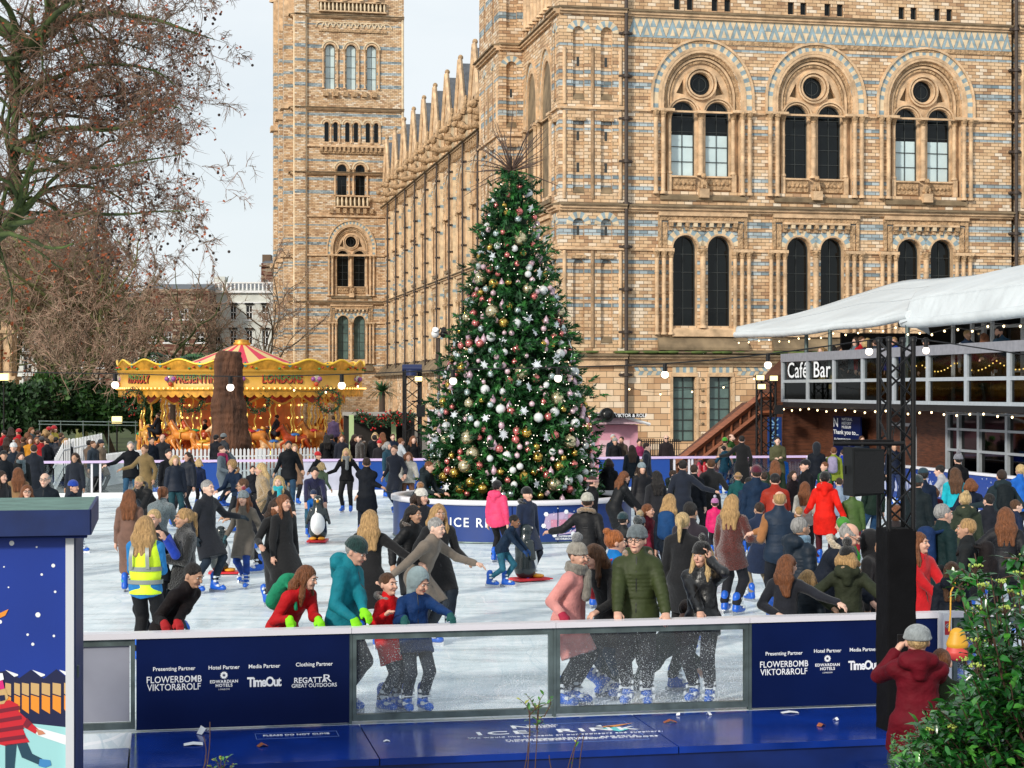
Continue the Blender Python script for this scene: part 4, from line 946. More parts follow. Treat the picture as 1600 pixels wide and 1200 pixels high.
# ground floor
UGF = UC + 1.3
C('wood_wall', lambda q: (rbox(q, UGF, UGF + .2, cv(1415), V_END, -.1, 2.6), rbox(q, UC, UGF, V_END - .02, V_END + .1, -.1, 2.6)), M_WOOD)
C('shopfront_glass', lambda q: rbox(q, UGF + .05, UGF + .1, V_NEAR, cv(1415), -.1, 2.6), clearglass('shop_glass', (.08, .075, .07), .07))
def f(q):
 for x in (1415, 1432, 1462, 1504, 1556, 1620, 1700):
  v = cv(x); rbox(q, UGF - .04, UGF + .12, v - .07, v + .07, -.1, 2.6)
 for z in (-.1, .55, 1.45, 2.05, 2.5): rbox(q, UGF - .03, UGF + .12, V_NEAR, cv(1415), z, z + .07)
 for x in (1330, 1348, 1368): v = cv(x); rbox(q, UGF - .05, UGF, v - .06, v + .06, -.1, 2.1)
 rbox(q, UGF - .05, UGF, cv(1368), cv(1330), 2.1, 2.2)
C('shopfront_frame', f, M_ALU)
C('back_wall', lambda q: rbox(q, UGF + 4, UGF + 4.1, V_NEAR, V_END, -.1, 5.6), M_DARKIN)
v_ = cv(1262); v2_ = cv(1303)
sg_ = C('thanks_sign', lambda q: rbox(q, UC + .9, UC + .95, v2_, v_, .35, 2.35), M_NAVY)
def ct(s, x, z, size, u=UC + .895, par=sg_, sx=1, bold=0, al='CENTER', m=M_LET): v = cv(x); return own(text('lettering', s, size, facing(MV(u, v, z), -YD), m, None, .002, al, 1.05, bold, sx), par)
ct('N', 1266, 2.12, .42, sx=1.4, bold=.004); ct('NATURAL\nHISTORY\nMUSEUM', 1275, 2.12, .13, sx=1.5, al='LEFT'); ct('Thank you to...', 1281, 1.82, .2, sx=1.7, bold=.003)
ct('FLOWERBOMB\nVIKTOR&ROLF', 1276, 1.5, .14, sx=1.5); ct('EDWARDIAN\nHOTELS', 1280, .98, .1, sx=1.5); ct('TimeOut', 1276, .6, .2, sx=1.5, bold=.004)
ct('Café', 1246, 3.86, .75, UC - .005, cafe, 1.35, .004); ct('Bar', 1284, 3.86, .75, UC - .005, cafe, 1.45, .004)
# fairy lights under the balcony edge and along the eave: each string is one thing made of bulbs
def bulbs(name, pts, r, label, every, cat='festoon', group=None, rw=.008, drop=.04, top=None):
 t = MB(); t.tube(pts, rw, 5); cab = t.build(name, M_BLACK); tag(cab, label, cat, group)
 P_ = [Vector(p) for p in pts]; acc = [0]
 for a, b in zip(P_[:-1], P_[1:]): acc.append(acc[-1] + (b - a).length)
 bm_ = None; s_ = every*.5; me = None
 while s_ < acc[-1]:
  for i in range(len(P_) - 1):
   if acc[i] <= s_ <= acc[i+1]:
    p = P_[i].lerp(P_[i+1], (s_ - acc[i])/(acc[i+1] - acc[i])); break
  if me is None:
   b = MB(); b.ball((0, 0, -drop - r), r, 0, 10, 7, (1, 1, 1.15)); b.tube([(0, 0, -drop*1.2), (0, 0, 0)], r*.42, 8, 1); me = b.mesh('bulb', [M_BULB, M_BLACK])
  link('bulb', me, cab, p); s_ += every
 return cab
bulbs('festoon_string', [MV(UC - .1, v, 2.6 + .04*math.sin(v*2)) for v in np.linspace(V_NEAR, V_END, 40)], .028, 'string of small warm bulbs under the cafe balcony edge', .8, rw=.01, drop=.02)
# ---- tent roof
def loft(name, A, B_, m, par, sag=.0, thick=.06, nseg=10, mid=None):
 q = MB(); na = len(A); pts = []
 for j in range(nseg + 1):
  t_ = j/nseg
  for i in range(na):
   p = Vector(A[i]).lerp(Vector(B_[i]), t_); p.z += sag*math.sin(math.pi*t_); pts.append(p)
 q.faces(pts, [(j*na+i, j*na+i+1, (j+1)*na+i+1, (j+1)*na+i) for j in range(nseg) for i in range(na-1)], 0, True)
 o = wpart(q, name, m, par); sm = o.modifiers.new('s', 'SOLIDIFY'); sm.thickness = thick; sm.offset = 0; return o
tent = empty('tent_roof', MV(UC + 3, -30, 5), 0, 'white fabric canopy sweeping over the cafe balcony', 'tent roof')
def dense(P_, n=6):
 out = []; k = len(P_)
 for i in range(k - 1):
  p0, p1, p2, p3 = [Vector(P_[max(0, min(k-1, j))]) for j in (i-1, i, i+1, i+2)]
  for s_ in range(n):
   t_ = s_/n; out.append(.5*((2*p1) + (p2-p0)*t_ + (2*p0-5*p1+4*p2-p3)*t_*t_ + (3*p1-p0-3*p2+p3)*t_**3))
 out.append(Vector(P_[-1])); return out
eA = dense([px(1150, 519, 67), px(1215, 517, 63), px(1262, 513, 60), px(1310, 505, 57.5), px(1360, 501, 55), px(1420, 488, 52)])
rA = dense([px(1152, 516, 68), px(1275, 482, 70), px(1345, 459, 69), px(1410, 440, 67), px(1470, 436, 64), px(1560, 428, 58)])
loft('canopy', eA, rA, M_TENT, tent, .12)
bA = [p + Vector((2.5, 5, -.1)) for p in rA]; loft('canopy', rA, bA, M_TENT, tent, .1)
q = MB(); q.tube([p + Vector((0, 0, -.1)) for p in eA], .12, 8); wpart(q, 'eave_roll', M_TENT, tent)
for k_ in (1, 2):
 q = MB(); q.tube([Vector(eA[i]).lerp(Vector(rA[i]), .33*k_) + Vector((0, 0, .12*math.sin(math.pi*.33*k_) + .035)) for i in range(len(eA))], .018, 5); wpart(q, 'seam', mat('seam_grey', (.45, .48, .5), .5), tent)
eB = dense([px(1412, 503, 52.5), px(1440, 503, 51), px(1500, 497, 48), px(1560, 490, 45.5), px(1640, 480, 42.5)])
mB = dense([px(1424, 470, 52.3), px(1445, 465, 51.4), px(1500, 458, 49), px(1560, 450, 46.5), px(1640, 440, 43.5)])
rB = dense([px(1440, 462, 56), px(1480, 446, 58), px(1530, 433, 58), px(1590, 418, 56), px(1680, 400, 53)])
loft('canopy', eB, mB, M_TENT, tent, .0, .08, 6); loft('canopy', mB, rB, M_TENT, tent, .18)
q = MB(); q.tube([p + Vector((0, 0, -.02)) for p in eB], .15, 8); q.tube(mB, .05, 6); wpart(q, 'eave_roll', M_TENT, tent)
q = MB(); q.poly([eB[0], mB[0], rB[0], rB[0] + Vector((.5, 1, -1.2))]); wpart(q, 'canopy_end', M_TENT, tent)
q = MB()
for x, y, d in ((1297, 515, 58), (1260, 520, 61.5), (1418, 505, 52)): p = px(x, y, d); q.tube([p, Vector((p.x, p.y, 2.8))], .07, 8)
wpart(q, 'post', M_STEEL, tent)
bulbs('festoon_string', [p + Vector((-.1, -.2, -.32 - .05*math.sin(i))) for i, p in enumerate(eA)], .026, 'string of warm bulbs hanging below the left tent eave', 1.0, rw=.008, drop=.02)
bulbs('festoon_string', [p + Vector((-.1, -.25, -.3 - .05*math.sin(i))) for i, p in enumerate(eB)], .028, 'string of warm bulbs hanging below the right tent eave', 1.0, rw=.008, drop=.02)
m, t, n, l, b = newmat('fairy_glow'); b.inputs['Emission Color'].default_value = (1, .6, .1, 1); b.inputs['Emission Strength'].default_value = 3; M_GLOW = m
q = MB()
for k_ in range(75):
 v = V_NEAR + (cv(1400) - V_NEAR)*k_/75; z = 3.98 - .25*abs(math.sin(v*1.3)); q.ball(MV(UC + .35, v, z), .022, 0, 5, 4)
gl_ = q.build('light_garland', M_GLOW); tag(gl_, 'garland of tiny yellow lights draped inside the balcony glass', 'garland', kind='stuff')
for i_, x in enumerate((1475, 1495, 1540, 1560, 1590, 1350)):
 v = cv(x); tb = empty('cafe_table', MV(UC + 1.6, v, 2.86), AL, ['first', 'second', 'third', 'fourth', 'fifth', 'sixth'][i_] + ' cafe table on the balcony', 'table', 'tables on the cafe balcony')
 tb['label'] = 'slatted cafe table behind the balcony glass'
 q = MB(); q.box((-.35, -.35, .7), (.35, .35, .74)); q.build('table_top', M_WOODL, tb); q = MB(); q.tube([(0, 0, 0), (0, 0, .7)], .03, 6); q.tube([(0,0,0),(0,0,.03)], .2, 10); q.build('leg', M_BLACK, tb)
# ---- wooden stair up to the cafe
st_v = -16.5
stair = empty('wooden_stair', MV(-2, st_v, -.1), 0, 'enclosed dark wood stair rising from left to right to the cafe', 'stair')
ua, ub, uc_ = uat(1058, st_v), uat(1205, st_v), uat(1250, st_v)
zt_ = zat(1205, 627, ub, st_v)
def f(q):
 pts = [(ua, -.1), (uc_, -.1), (uc_, zat(1240, 555, uc_, st_v)), (ub + .55, zat(1222, 575, ub, st_v)), (ub, zat(1205, 600, ub, st_v)), (ub, zt_), (ub - .55, zt_ - .05), (ua, .45)]
 F_ = [MV(u, st_v, z) for u, z in pts]; B_ = [MV(u, st_v + 1.6, z) for u, z in pts]
 q.poly(F_); q.poly(B_[::-1]); k = len(pts)
 for i in range(k): q.poly([F_[i], B_[i], B_[(i+1) % k], F_[(i+1) % k]])
C('side_wall', f, M_WOOD, stair)
def f(q):
 for o_, w_ in ((.15, .14), (-.42, .09)):
  a_ = MV(ua - .1, st_v - .1, .45 + o_); b_ = MV(ub - .45, st_v - .1, zt_ + o_); q.tube([a_, b_, MV(ub, st_v - .1, zt_ + o_ + .02)], w_, 4, 0, True, False)
 for k_ in range(9): a_ = MV(ua, st_v - .06, .5).lerp(MV(ub - .5, st_v - .06, zt_), k_/9); q.tube([a_, a_ + Vector((0, 0, -.5))], .045, 4, 0, True, False)
C('handrail', f, M_WOODL, stair)
q = MB(); u_ = uat(1217, st_v - .3); rbox(q, uat(1199, st_v-.3), uat(1229, st_v-.3), st_v - .33, st_v - .3, .15, 2.25); bn = tag(q.build('banner', mat('banner_blue', (.01, .05, .22), .5)), 'tall blue vertical ice rink banner behind the far right truss tower', 'banner')
M_ = facing(MV(uat(1211, st_v - .335), st_v - .335, 1.3), (0, 0, 1), -XD); own(text('lettering', 'ICE RINK', .42, M_, mat('letter_blue', (.25, .5, .75), .5), None, .002, sx=1.1), bn)
# ---- truss towers
def truss(mb, p, w, z0, z1, r, step, mi=0):
 for sx_ in (-1, 1):
  for sy_ in (-1, 1): q0 = p + XD*(sx_*w/2) + YD*(sy_*w/2); mb.tube([q0 + Vector((0,0,z0)), q0 + Vector((0,0,z1))], r, 8)
 z = z0; k = 0
 while z < z1 - step*.5:
  for A, B in (((-1,-1),(1,-1)), ((1,-1),(1,1)), ((1,1),(-1,1)), ((-1,1),(-1,-1))):
   s_ = 1 if k % 2 else -1
   a0 = p + XD*(A[0]*w/2) + YD*(A[1]*w/2); b0 = p + XD*(B[0]*w/2) + YD*(B[1]*w/2)
   if s_ < 0: a0, b0 = b0, a0
   mb.tube([a0 + Vector((0,0,z)), b0 + Vector((0,0,min(z1, z + step)))], r*.45, 5)
  z += step; k += 1
dT = 16.95; pT = Vector((gx(1400, dT), dT, 0)); wT = 40/F*dT
tw = empty('truss_tower', pT, 0, 'near black lattice truss tower with cloth clad lower half standing on the blue deck', 'truss tower')
q = MB(); truss(q, pT, wT, 1.88, gz(532, dT), .024, .21)
for a in range(4):
 sx_, sy_ = ((-1,-1),(1,-1),(1,1),(-1,1))[a]; c_ = pT + XD*(sx_*wT/2) + YD*(sy_*wT/2); q.lathe([(.0, gz(526, dT)), (.032, gz(527, dT)), (.032, gz(534, dT))], 8, 0, (c_.x, c_.y, 0))
wpart(q, 'lattice', M_BLACK, tw)
q = MB(); M_CLOTH_B = mat('black_tower_cloth', (.004, .004, .005), .9, spec=.15, noise=.3, nscale=3, bump=.7, bscale=5, bdist=.03)
hw_ = wT/2 + .02; sg = 14; pts = []
for j in range(25):
 z = 0 + 1.9*j/24
 for k_ in range(4*sg):
  sd_, t_ = divmod(k_, sg); t_ = t_/sg*2 - 1
  x_, y_ = ((t_, -1), (1, t_), (-t_, 1), (-1, -t_))[sd_]; wob = .002*math.sin(7*z + 4*x_) + .0025*math.sin(23*z + 3*y_)
  q_ = pT + XD*(x_*(hw_ + wob)) + YD*(y_*(hw_ + wob)); pts.append((q_.x, q_.y, z))
nn_ = 4*sg; q.faces(pts, [(j*nn_+k_, j*nn_+(k_+1) % nn_, (j+1)*nn_+(k_+1) % nn_, (j+1)*nn_+k_) for j in range(24) for k_ in range(nn_)], 0, True); q.poly(pts[-nn_:])
wpart(q, 'cloth_cover', M_CLOTH_B, tw)
q = MB(); zb = gz(692, dT); q.tube([Vector((gx(1296, dT), dT - .2, zb)), Vector((gx(1405, dT), dT - .2, zb))], .022, 8); q.tube([Vector((gx(1296, dT), dT - .2, zb + .03)), Vector((gx(1390, dT), dT - .2, zb + .03))], .008, 5)
q.tube([Vector((gx(1345, dT), dT-.2, gz(722, dT))), Vector((gx(1372, dT), dT-.25, gz(712, dT))), Vector((gx(1385, dT), dT-.2, gz(700, dT))), Vector((gx(1395, dT), dT-.1, gz(660, dT)))], .006, 5); wpart(q, 'side_arm', M_BLACK, tw)
spk = empty('loudspeaker', Vector((gx(1341, dT), dT - .2, gz(773, dT))), R(18), 'black loudspeaker hanging from the arm of the near truss tower', 'speaker')
q = MB(); h_ = 76/F*dT; pts = [(-.16, -.12, 0), (.17, -.12, .02), (.13, .16, .02), (-.12, .16, 0), (-.17, -.12, h_), (.17, -.12, h_ - .02), (.13, .16, h_ - .02), (-.12, .16, h_)]
q.faces(pts, [(0,3,2,1),(4,5,6,7),(0,1,5,4),(1,2,6,5),(2,3,7,6),(3,0,4,7)]); o = q.build('cabinet', mat('speaker_black', (.008, .009, .01), .6, bump=.2, spec=.2), spk); bv_ = o.modifiers.new('b', 'BEVEL'); bv_.width = .012; bv_.segments = 2
q = MB(); q.box((-.15, -.128, .03), (.155, -.121, h_ - .04)); q.build('grille', mat('speaker_grille', (.014, .015, .017), .7, spec=.2, bump=.8, bscale=200), spk)
q = MB(); q.tube([(.0, 0, h_), (0, 0, h_ + .03)], .02, 8); q.box((-.19, -.01, h_*.45), (-.17, .03, h_*.62)); q.build('bracket', M_BLACK, spk)
M_FLOOD = mat('lit_floodlight', (1, .85, .4), .3, emit=(1, .78, .3), es=1.6)
for i_, (x, y0, d, w, xb, lab) in enumerate(((644, 578, 64, .55, 655, 'far lattice truss tower with blue light head near the garlanded hut'), (1197, 590, 61, .5, 1200, 'far lattice truss tower carrying floodlights left of the cafe'))):
 p = Vector((gx(x, d), d, 0)); e_ = empty('truss_tower', p, 0, lab, 'truss tower'); q = MB(); truss(q, p, w, -.05, gz(y0, d), .04, .42); wpart(q, 'lattice', M_BLACK, e_)
 q = MB();
 if i_ == 0:
  q.tube([p + Vector((0, -.4, gz(y0, d) - .0)), p + Vector((0, -.4, gz(y0 + 9, d)))], .2, 10); q.tube([p + Vector((-.35, 0, gz(y0 - 2, d))), p + Vector((.35, 0, gz(y0 - 2, d)))], .16, 10)
  wpart(q, 'light_head', mat('light_head_blue', (.01, .02, .08), .4), e_)
  q = MB(); z_ = gz(627, d); q.tube([p + Vector((0, -.3, z_)), p + Vector((.85, -.3, z_))], .03, 6); wpart(q, 'arm', M_BLACK, e_)
  q = MB(); q.box((gx(652, d), d - .5, gz(651, d)), (gx(665, d), d - .2, gz(632, d))); q.tube([(gx(658, d), d-.3, gz(651, d)), (gx(658, d), d-.3, gz(665, d))], .02, 6); q.tube([(gx(658, d), d-.3, gz(632, d)), (gx(658, d), d-.3, gz(627, d))], .02, 6); tag(q.build('loudspeaker', M_BLACK), 'small black loudspeaker hanging from the far truss by the hut', 'speaker')
 for (fx, fy) in (((654, 592),) if i_ == 0 else ((1188, 590), (1209, 591), (1190, 604))):
  fl = empty('floodlight', (gx(fx, d - .5), d - .5, gz(fy, d - .5)), 0, {654: 'lit floodlight clamped to the far truss near the hut', 1209: 'lit floodlight on the right of the truss left of the cafe'}.get(fx, 'lit floodlight high on the left of the truss by the cafe' if fy == 590 else 'lit floodlight lower on the left of the truss by the cafe'), 'floodlight')
  q = MB(); q.box((-.15, .0, -.1), (.15, .14, .1)); q.box((-.03, .1, -.1), (.03, .5, -.06)); q.build('housing', M_BLACK, fl); q = MB(); q.box((-.13, -.012, -.08), (.13, -.001, .08)); q.build('lamp', M_FLOOD, fl)
d = 60.5; q = MB(); q.box((gx(1211, d), d, gz(647, d)), (gx(1224, d), d + .3, gz(633, d))); tag(q.build('loudspeaker', M_BLACK), 'small black loudspeaker mounted at the corner under the cafe balcony', 'speaker')
# camera mast beside the wing
d = 74; e_ = empty('camera_mast', (gx(685.5, d), d, -.1), 0, 'slim dark mast with two white cameras in front of the receding wing', 'mast'); q = MB(); q.tube([(0, 0, 0), (0, 0, gz(528, d) + .1)], .06, 8); q.build('pole', M_PIPE, e_)
for sx_, m_ in ((-.14, M_WHITE), (.22, M_BLACK)):
 q = MB(); z_ = gz(522, d) + .1; q.ball((sx_, -.1, z_), .17, 0, 10, 7); q.tube([(sx_, 0, z_ + .1), (sx_*.3, 0, z_ + .25), (0, 0, z_ + .1)], .04, 6); q.tube([(sx_, -.1, z_ + .1), (sx_, -.3, z_ + .18)], .12, 8); q.build('camera_head', m_, e_)
# big festoon cables crossing the picture
def cable(pts, every, lab, r=.042):
 return bulbs('festoon_string', dense(pts, 5), r, lab, every, rw=.007, drop=.05)
dC = 17.6
cb = tag((lambda q: (q.tube(dense([px(-60, 580, 26), px(180, 584, 24), px(360, 588, 22.5), px(534, 585, 21.5), px(708, 578, 20.5), px(870, 574, 19.6), px(1039, 568, 18.8), px(1200, 553, 18), px(1390, 527, 17.0)], 5), .007, 5), q.build('festoon_string', M_BLACK))[1])(MB()), 'long black festoon cable with large bulbs crossing from far left to the near truss', 'festoon')
for x, y, d in ((180, 584, 24), (360, 588, 22.5), (534, 585, 21.5), (708, 578, 20.5), (872, 574, 19.6), (1039, 568, 18.8), (1200, 553, 18), (1358, 532, 17.15)):
 r = 6/F*d; b_ = MB(); b_.ball((0, 0, -r*2.9), r, 0, 12, 8); b_.tube([(0, 0, -r*2.2), (0, 0, 0)], r*.55, 8, 1); link('bulb', b_.mesh('bulb', [mat('festoon_lamp', (1, .9, .8), .3, emit=(1, .82, .66), es=2.2), M_BLACK]), cb, px(x, y, d))
q = MB(); q.tube(dense([px(1420, 527, 16.9), px(1447, 531, 16.7), px(1540, 545, 16), px(1640, 560, 15.4)], 5), .006, 5); c2 = tag(q.build('festoon_string', M_BLACK), 'short festoon cable leaving the near truss to the right', 'festoon')
b_ = MB(); b_.ball((0, 0, -.1), .034, 0, 12, 8); b_.tube([(0, 0, -.07), (0, 0, 0)], .02, 8, 1); link('bulb', b_.mesh('bulb', [MATS['festoon_lamp'], M_BLACK]), c2, px(1447, 531, 16.7))
cable([px(960, 596, 62), px(1010, 612, 62), px(1060, 610, 62), px(1120, 604, 62), px(1190, 585, 62)], 1.1, 'fine festoon string in front of the ground floor windows', .03)
cable([px(440, 590, 66), px(470, 611, 66), px(520, 608, 66), px(560, 600, 66)], 1.2, 'fine festoon string near the carousel', .035)
# ---- pink kiosk and garlanded hut, other small stalls
d = 63; pk = empty('pink_kiosk', (gx(958, d), d, -.1), AL, 'pink kiosk with round black sign and sloping roof beyond the rink', 'kiosk'); zz = lambda y: gz(y, d) + .1
hw_ = 40/F*d; q = MB(); q.box((-hw_ - .6, 0, 0), (hw_, 2.5, zz(664))); q.build('wall', mat('pink_board', (.68, .33, .42), .6, noise=.06), pk)
q = MB(); q.faces([(-hw_-.8, -.5, zz(663)), (hw_ + .25, -.5, zz(662)), (hw_ + .2, 3, zz(662)), (-hw_-.8, 3, zz(662)), (-.3, -.5, zz(645)), (-.3, 3, zz(645))], [(0, 1, 4), (3, 5, 2), (0, 4, 5, 3), (1, 2, 5, 4)]); q.build('roof', mat('pink_roof', (.62, .42, .48), .6), pk)
q = MB(); q.tube([(-hw_ - .8, -.55, zz(663)), (-.3, -.55, zz(644)), (hw_ + .3, -.55, zz(663))], .05, 4, 0, True, False); q.build('fascia', M_WHITE, pk)
q = MB(); q.box((-1.0, -.75, zz(652.5)), (hw_ + .05, -.62, zz(645.5))); sgn = q.build('sign_board', M_BLACK, pk)
own2 = text('lettering', 'VIKTOR & ROLF', .17, facing((.45, -.76, zz(649)), (1, 0, 0)), M_LET, sgn, .002, sx=.95, bold=.003); text('lettering', 'FLOWERBOMB', .09, facing((-.75, -.76, zz(647.5)), (1, 0, 0)), M_LET, sgn, .002)
q = MB(); q.tube([(-.45, -.95, zz(648)), (-.45, -.78, zz(648))], .25, 20); q.ball((-.45, -.97, zz(648)), .17, 0, 10, 6, (1, .3, 1)); q.build('round_sign', mat('sign_black_gloss', (.006, .006, .006), .3), pk)
q = MB(); q.box((-.5, -.02, .9), (.6, .01, 1.55)); q.build('price_panel', mat('pink_panel', (.75, .5, .56), .5), pk)
d = 66; hut = empty('christmas_hut', (gx(632, d), d, -.1), AL, 'dark open hut with pale green posts and a red berry garland', 'hut'); zz = lambda y: gz(y, d) + .1
X_ = lambda x: (x - 632)/F*d
q = MB(); q.box((X_(546), 0, zz(650)), (X_(650), 2.6, zz(645))); q.build('roof', mat('hut_roof', (.35, .33, .3), .7), hut)
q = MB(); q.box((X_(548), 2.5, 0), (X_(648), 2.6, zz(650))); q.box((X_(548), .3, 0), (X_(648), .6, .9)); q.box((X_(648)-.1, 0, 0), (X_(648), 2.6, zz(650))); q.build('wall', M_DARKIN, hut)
for x in (549, 615): q = MB(); q.box((X_(x - 3.5), -.06, 0), (X_(x + 3.5), .08, zz(648))); q.build('post', mat('pale_green_paint', (.45, .58, .28), .6), hut)
def garland(name, pts, lab, r=.16, nleaf=500, berries=60, seed=1, par=None):
 rr = random.Random(seed); q = MB(); P_ = dense(pts, 4)
 for k_ in range(nleaf):
  i = rr.randrange(len(P_) - 1); p = P_[i].lerp(P_[i+1], rr.random()) + Vector((rr.gauss(0, 1), rr.gauss(0, 1), rr.gauss(0, 1)))*r*.45
  a = Vector((rr.gauss(0, 1), rr.gauss(0, 1), rr.gauss(0, 1))).normalized()*r*.7; b = a.orthogonal().normalized()*r*.16; q.poly([p - b, p + b, p + a])
 for k_ in range(berries):
  i = rr.randrange(len(P_) - 1); p = P_[i].lerp(P_[i+1], rr.random()) + Vector((rr.gauss(0, .5), -r*.6, rr.gauss(0, .7)))*r; q.ball(p, r*.2, 1, 6, 4)
 q.tube(P_, r*.2, 5)
 o = q.build(name, [mat('garland_green', (.02, .06, .02), .7), mat('berry_red', (.45, .01, .01), .35)]);
 if lab: tag(o, lab, 'garland')
 return o
garland('berry_garland', [px(560, 648, 65.5), px(580, 657, 65.4), px(600, 658, 65.4), px(616, 650, 65.4), px(628, 656, 65.3), px(645, 648, 65.3)], 'evergreen garland with red berries hung across the hut roof', .2, 900, 110)
d = 60; q = MB(); q.box((gx(668, d), d, .0), (gx(672.5, d), d + .1, gz(645, d))); q.box((gx(700, d), d, .0), (gx(704, d), d + .1, gz(645, d))); q.box((gx(667, d), d - .02, gz(645, d)), (gx(715, d), d + .12, gz(640, d))); q.box((gx(672.5, d), d + .02, 0), (gx(700, d), d + .08, 1.1))
pf = tag(q.build('photo_frame', mat('pink_white_frame', (.72, .6, .66), .6)), 'pale pink photo frame standing left of the Christmas tree', 'frame'); q = MB(); q.box((gx(680, d), d - .06, gz(655, d)), (gx(702, d), d - .02, gz(648, d))); sb2 = q.build('sign_board', M_BLACK, pf); text('lettering', 'VIKTOR&ROLF', .12, facing((gx(691, d), d - .065, gz(651.5, d)), (1, 0, 0)), M_LET, sb2, .001)
# iron railing, palm in a pot, fire extinguishers, wall lamp
d = 72; q = MB(); x = 1003
while x < 1062: q.tube([(gx(x, d), d, -.1), (gx(x, d), d, gz(686, d))], .022, 5); x += 3.4
for y in (690, 712): q.tube([(gx(1000, d), d, gz(y, d)), (gx(1064, d), d, gz(y, d))], .02, 5)
tag(q.build('iron_railing', M_BLACK), 'low black iron railing in front of the museum base', 'railing')
for i_, x in enumerate((1092, 1101)):
 d = 59; e_ = empty('fire_extinguisher', (gx(x, d), d, 0), 0, ['left one of two red fire extinguishers behind the rear barrier', 'right one of two red fire extinguishers behind the rear barrier'][i_], 'fire extinguisher', 'fire extinguishers')
 q = MB(); q.lathe([(0, 0.2), (.09, .2), (.1, .25), (.1, .72), (.05, .8), (.03, .84), (0, .85)], 12); q.build('tank', M_RED, e_); q = MB(); q.tube([(0, 0, .84), (.05, -.02, .92), (.12, -.04, .8), (.12, -.05, .5)], .015, 6); q.build('hose', M_BLACK, e_)
# ================================================================ CHRISTMAS TREE in its round planter
TC = Vector((gx(800, 39.9), 39.9, 0)); TR = 2.64
pot = empty('tree_planter', TC, 0, 'round navy ICE RINK planter wall with white rim around the Christmas tree', 'planter')
q = MB(); q.lathe([(TR, 0), (TR, .8)], 72); q.build('wall', mat('planter_blue', (.006, .035, .19), .4, noise=.12, nscale=1.5), pot)
q = MB(); q.lathe([(TR - .2, .8), (TR - .2, .9), (TR + .05, .9), (TR + .05, .8), (TR, .8)], 72); q.build('rim', M_RAIL, pot)
q = MB(); q.lathe([(0, .7), (TR - .2, .7)], 48); q.build('soil_cover', mat('dark_cover', (.03, .035, .035), .8), pot)
q = MB(); q.lathe([(TR + .004, 0), (TR + .02, .02), (TR + .004, .04)], 72); q.build('base_line', M_STEEL, pot)
q = MB()
for a in (-1.2, -.02, -1.57, -2.4, -.6): q.box((TR*math.cos(a) - .008, TR*math.sin(a) - .014, 0), (TR*math.cos(a) + .008, TR*math.sin(a) + .0, .8))
q.build('joint', M_NAVY, pot)
def curved(s, size, ang, z, m=M_LET, name='lettering', sx=1, bold=.003, sp=1.25):
 o = text(name, s, size, Matrix.Identity(4), m, pot, .003, 'CENTER', sp, bold, sx)
 for v in o.data.vertices:
  a = ang + v.co.x/(TR + .01); r = TR + .012 + v.co.z; v.co = (r*math.cos(a), r*math.sin(a), z + v.co.y)
 return o
curved('ICE RINK', .27, -1.57 - .27, .43)
curved('FLOWERBOMB\nVIKTOR&ROLF', .055, -1.57 + .42, .12, bold=.001, sp=1.1)
q = MB(); rr = random.Random(4)
def pc(a, z, o=.012): r = TR + o; return (r*math.cos(a), r*math.sin(a), z)
a0 = -1.57 + .44; gem = [(-.17, .62), (.0, .66), (.14, .58), (.17, .4), (.06, .2), (-.1, .18), (-.19, .38)]
q.poly([pc(a0 + x, z) for x, z in gem], 0)
for (x0, x1, z0, z1) in ((-.06, 0, .3, .5), (.02, .08, .33, .6), (-.13, -.08, .35, .5)): q.poly([pc(a0 + x0, z0, .016), pc(a0 + x1, z0, .016), pc(a0 + x1, z1, .016), pc(a0 + x0, z1, .016)], 1)
for k_ in range(30):
 x, z, s_ = rr.gauss(0, .17), rr.uniform(.12, .78), rr.uniform(.006, .014)
 if abs(x) < .34: q.poly([pc(a0 + x - s_*.5, z, .018), pc(a0 + x, z - s_, .018), pc(a0 + x + s_*.5, z, .018), pc(a0 + x, z + s_, .018)], 2)
for k_ in range(7):
 an = k_*math.pi/3.5; q.poly([pc(a0 + gem[k_][0] + .02*math.cos(an + j*1.05), gem[k_][1] + .05*math.sin(an + j*1.05), .02) for j in range(6)], 2)
q.build('printed_emblem', [mat('print_mauve', (.5, .38, .55), .5), mat('print_pink', (.62, .25, .36), .5), M_LET], pot)
xm = empty('christmas_tree', TC + Vector((0, 0, .7)), 0, 'tall conical Christmas tree packed with baubles in the middle of the rink', 'christmas tree')
ZB, ZT, RB = .15, 7.35, 2.0
def trad(z):
 return float(np.interp(z, [.1, .5, 1.2, 1.93, 2.64, 3.35, 4.07, 4.78, 5.5, 6.2, 6.9, 7.35], [1.66, 1.74, 1.74, 1.66, 1.47, 1.29, 1.06, .87, .70, .54, .38, .18]))
rr = random.Random(11); q = MB(); V_, F_, MI = [], [], []
NL = 64000
rs = np.random.RandomState(4)
mg = []
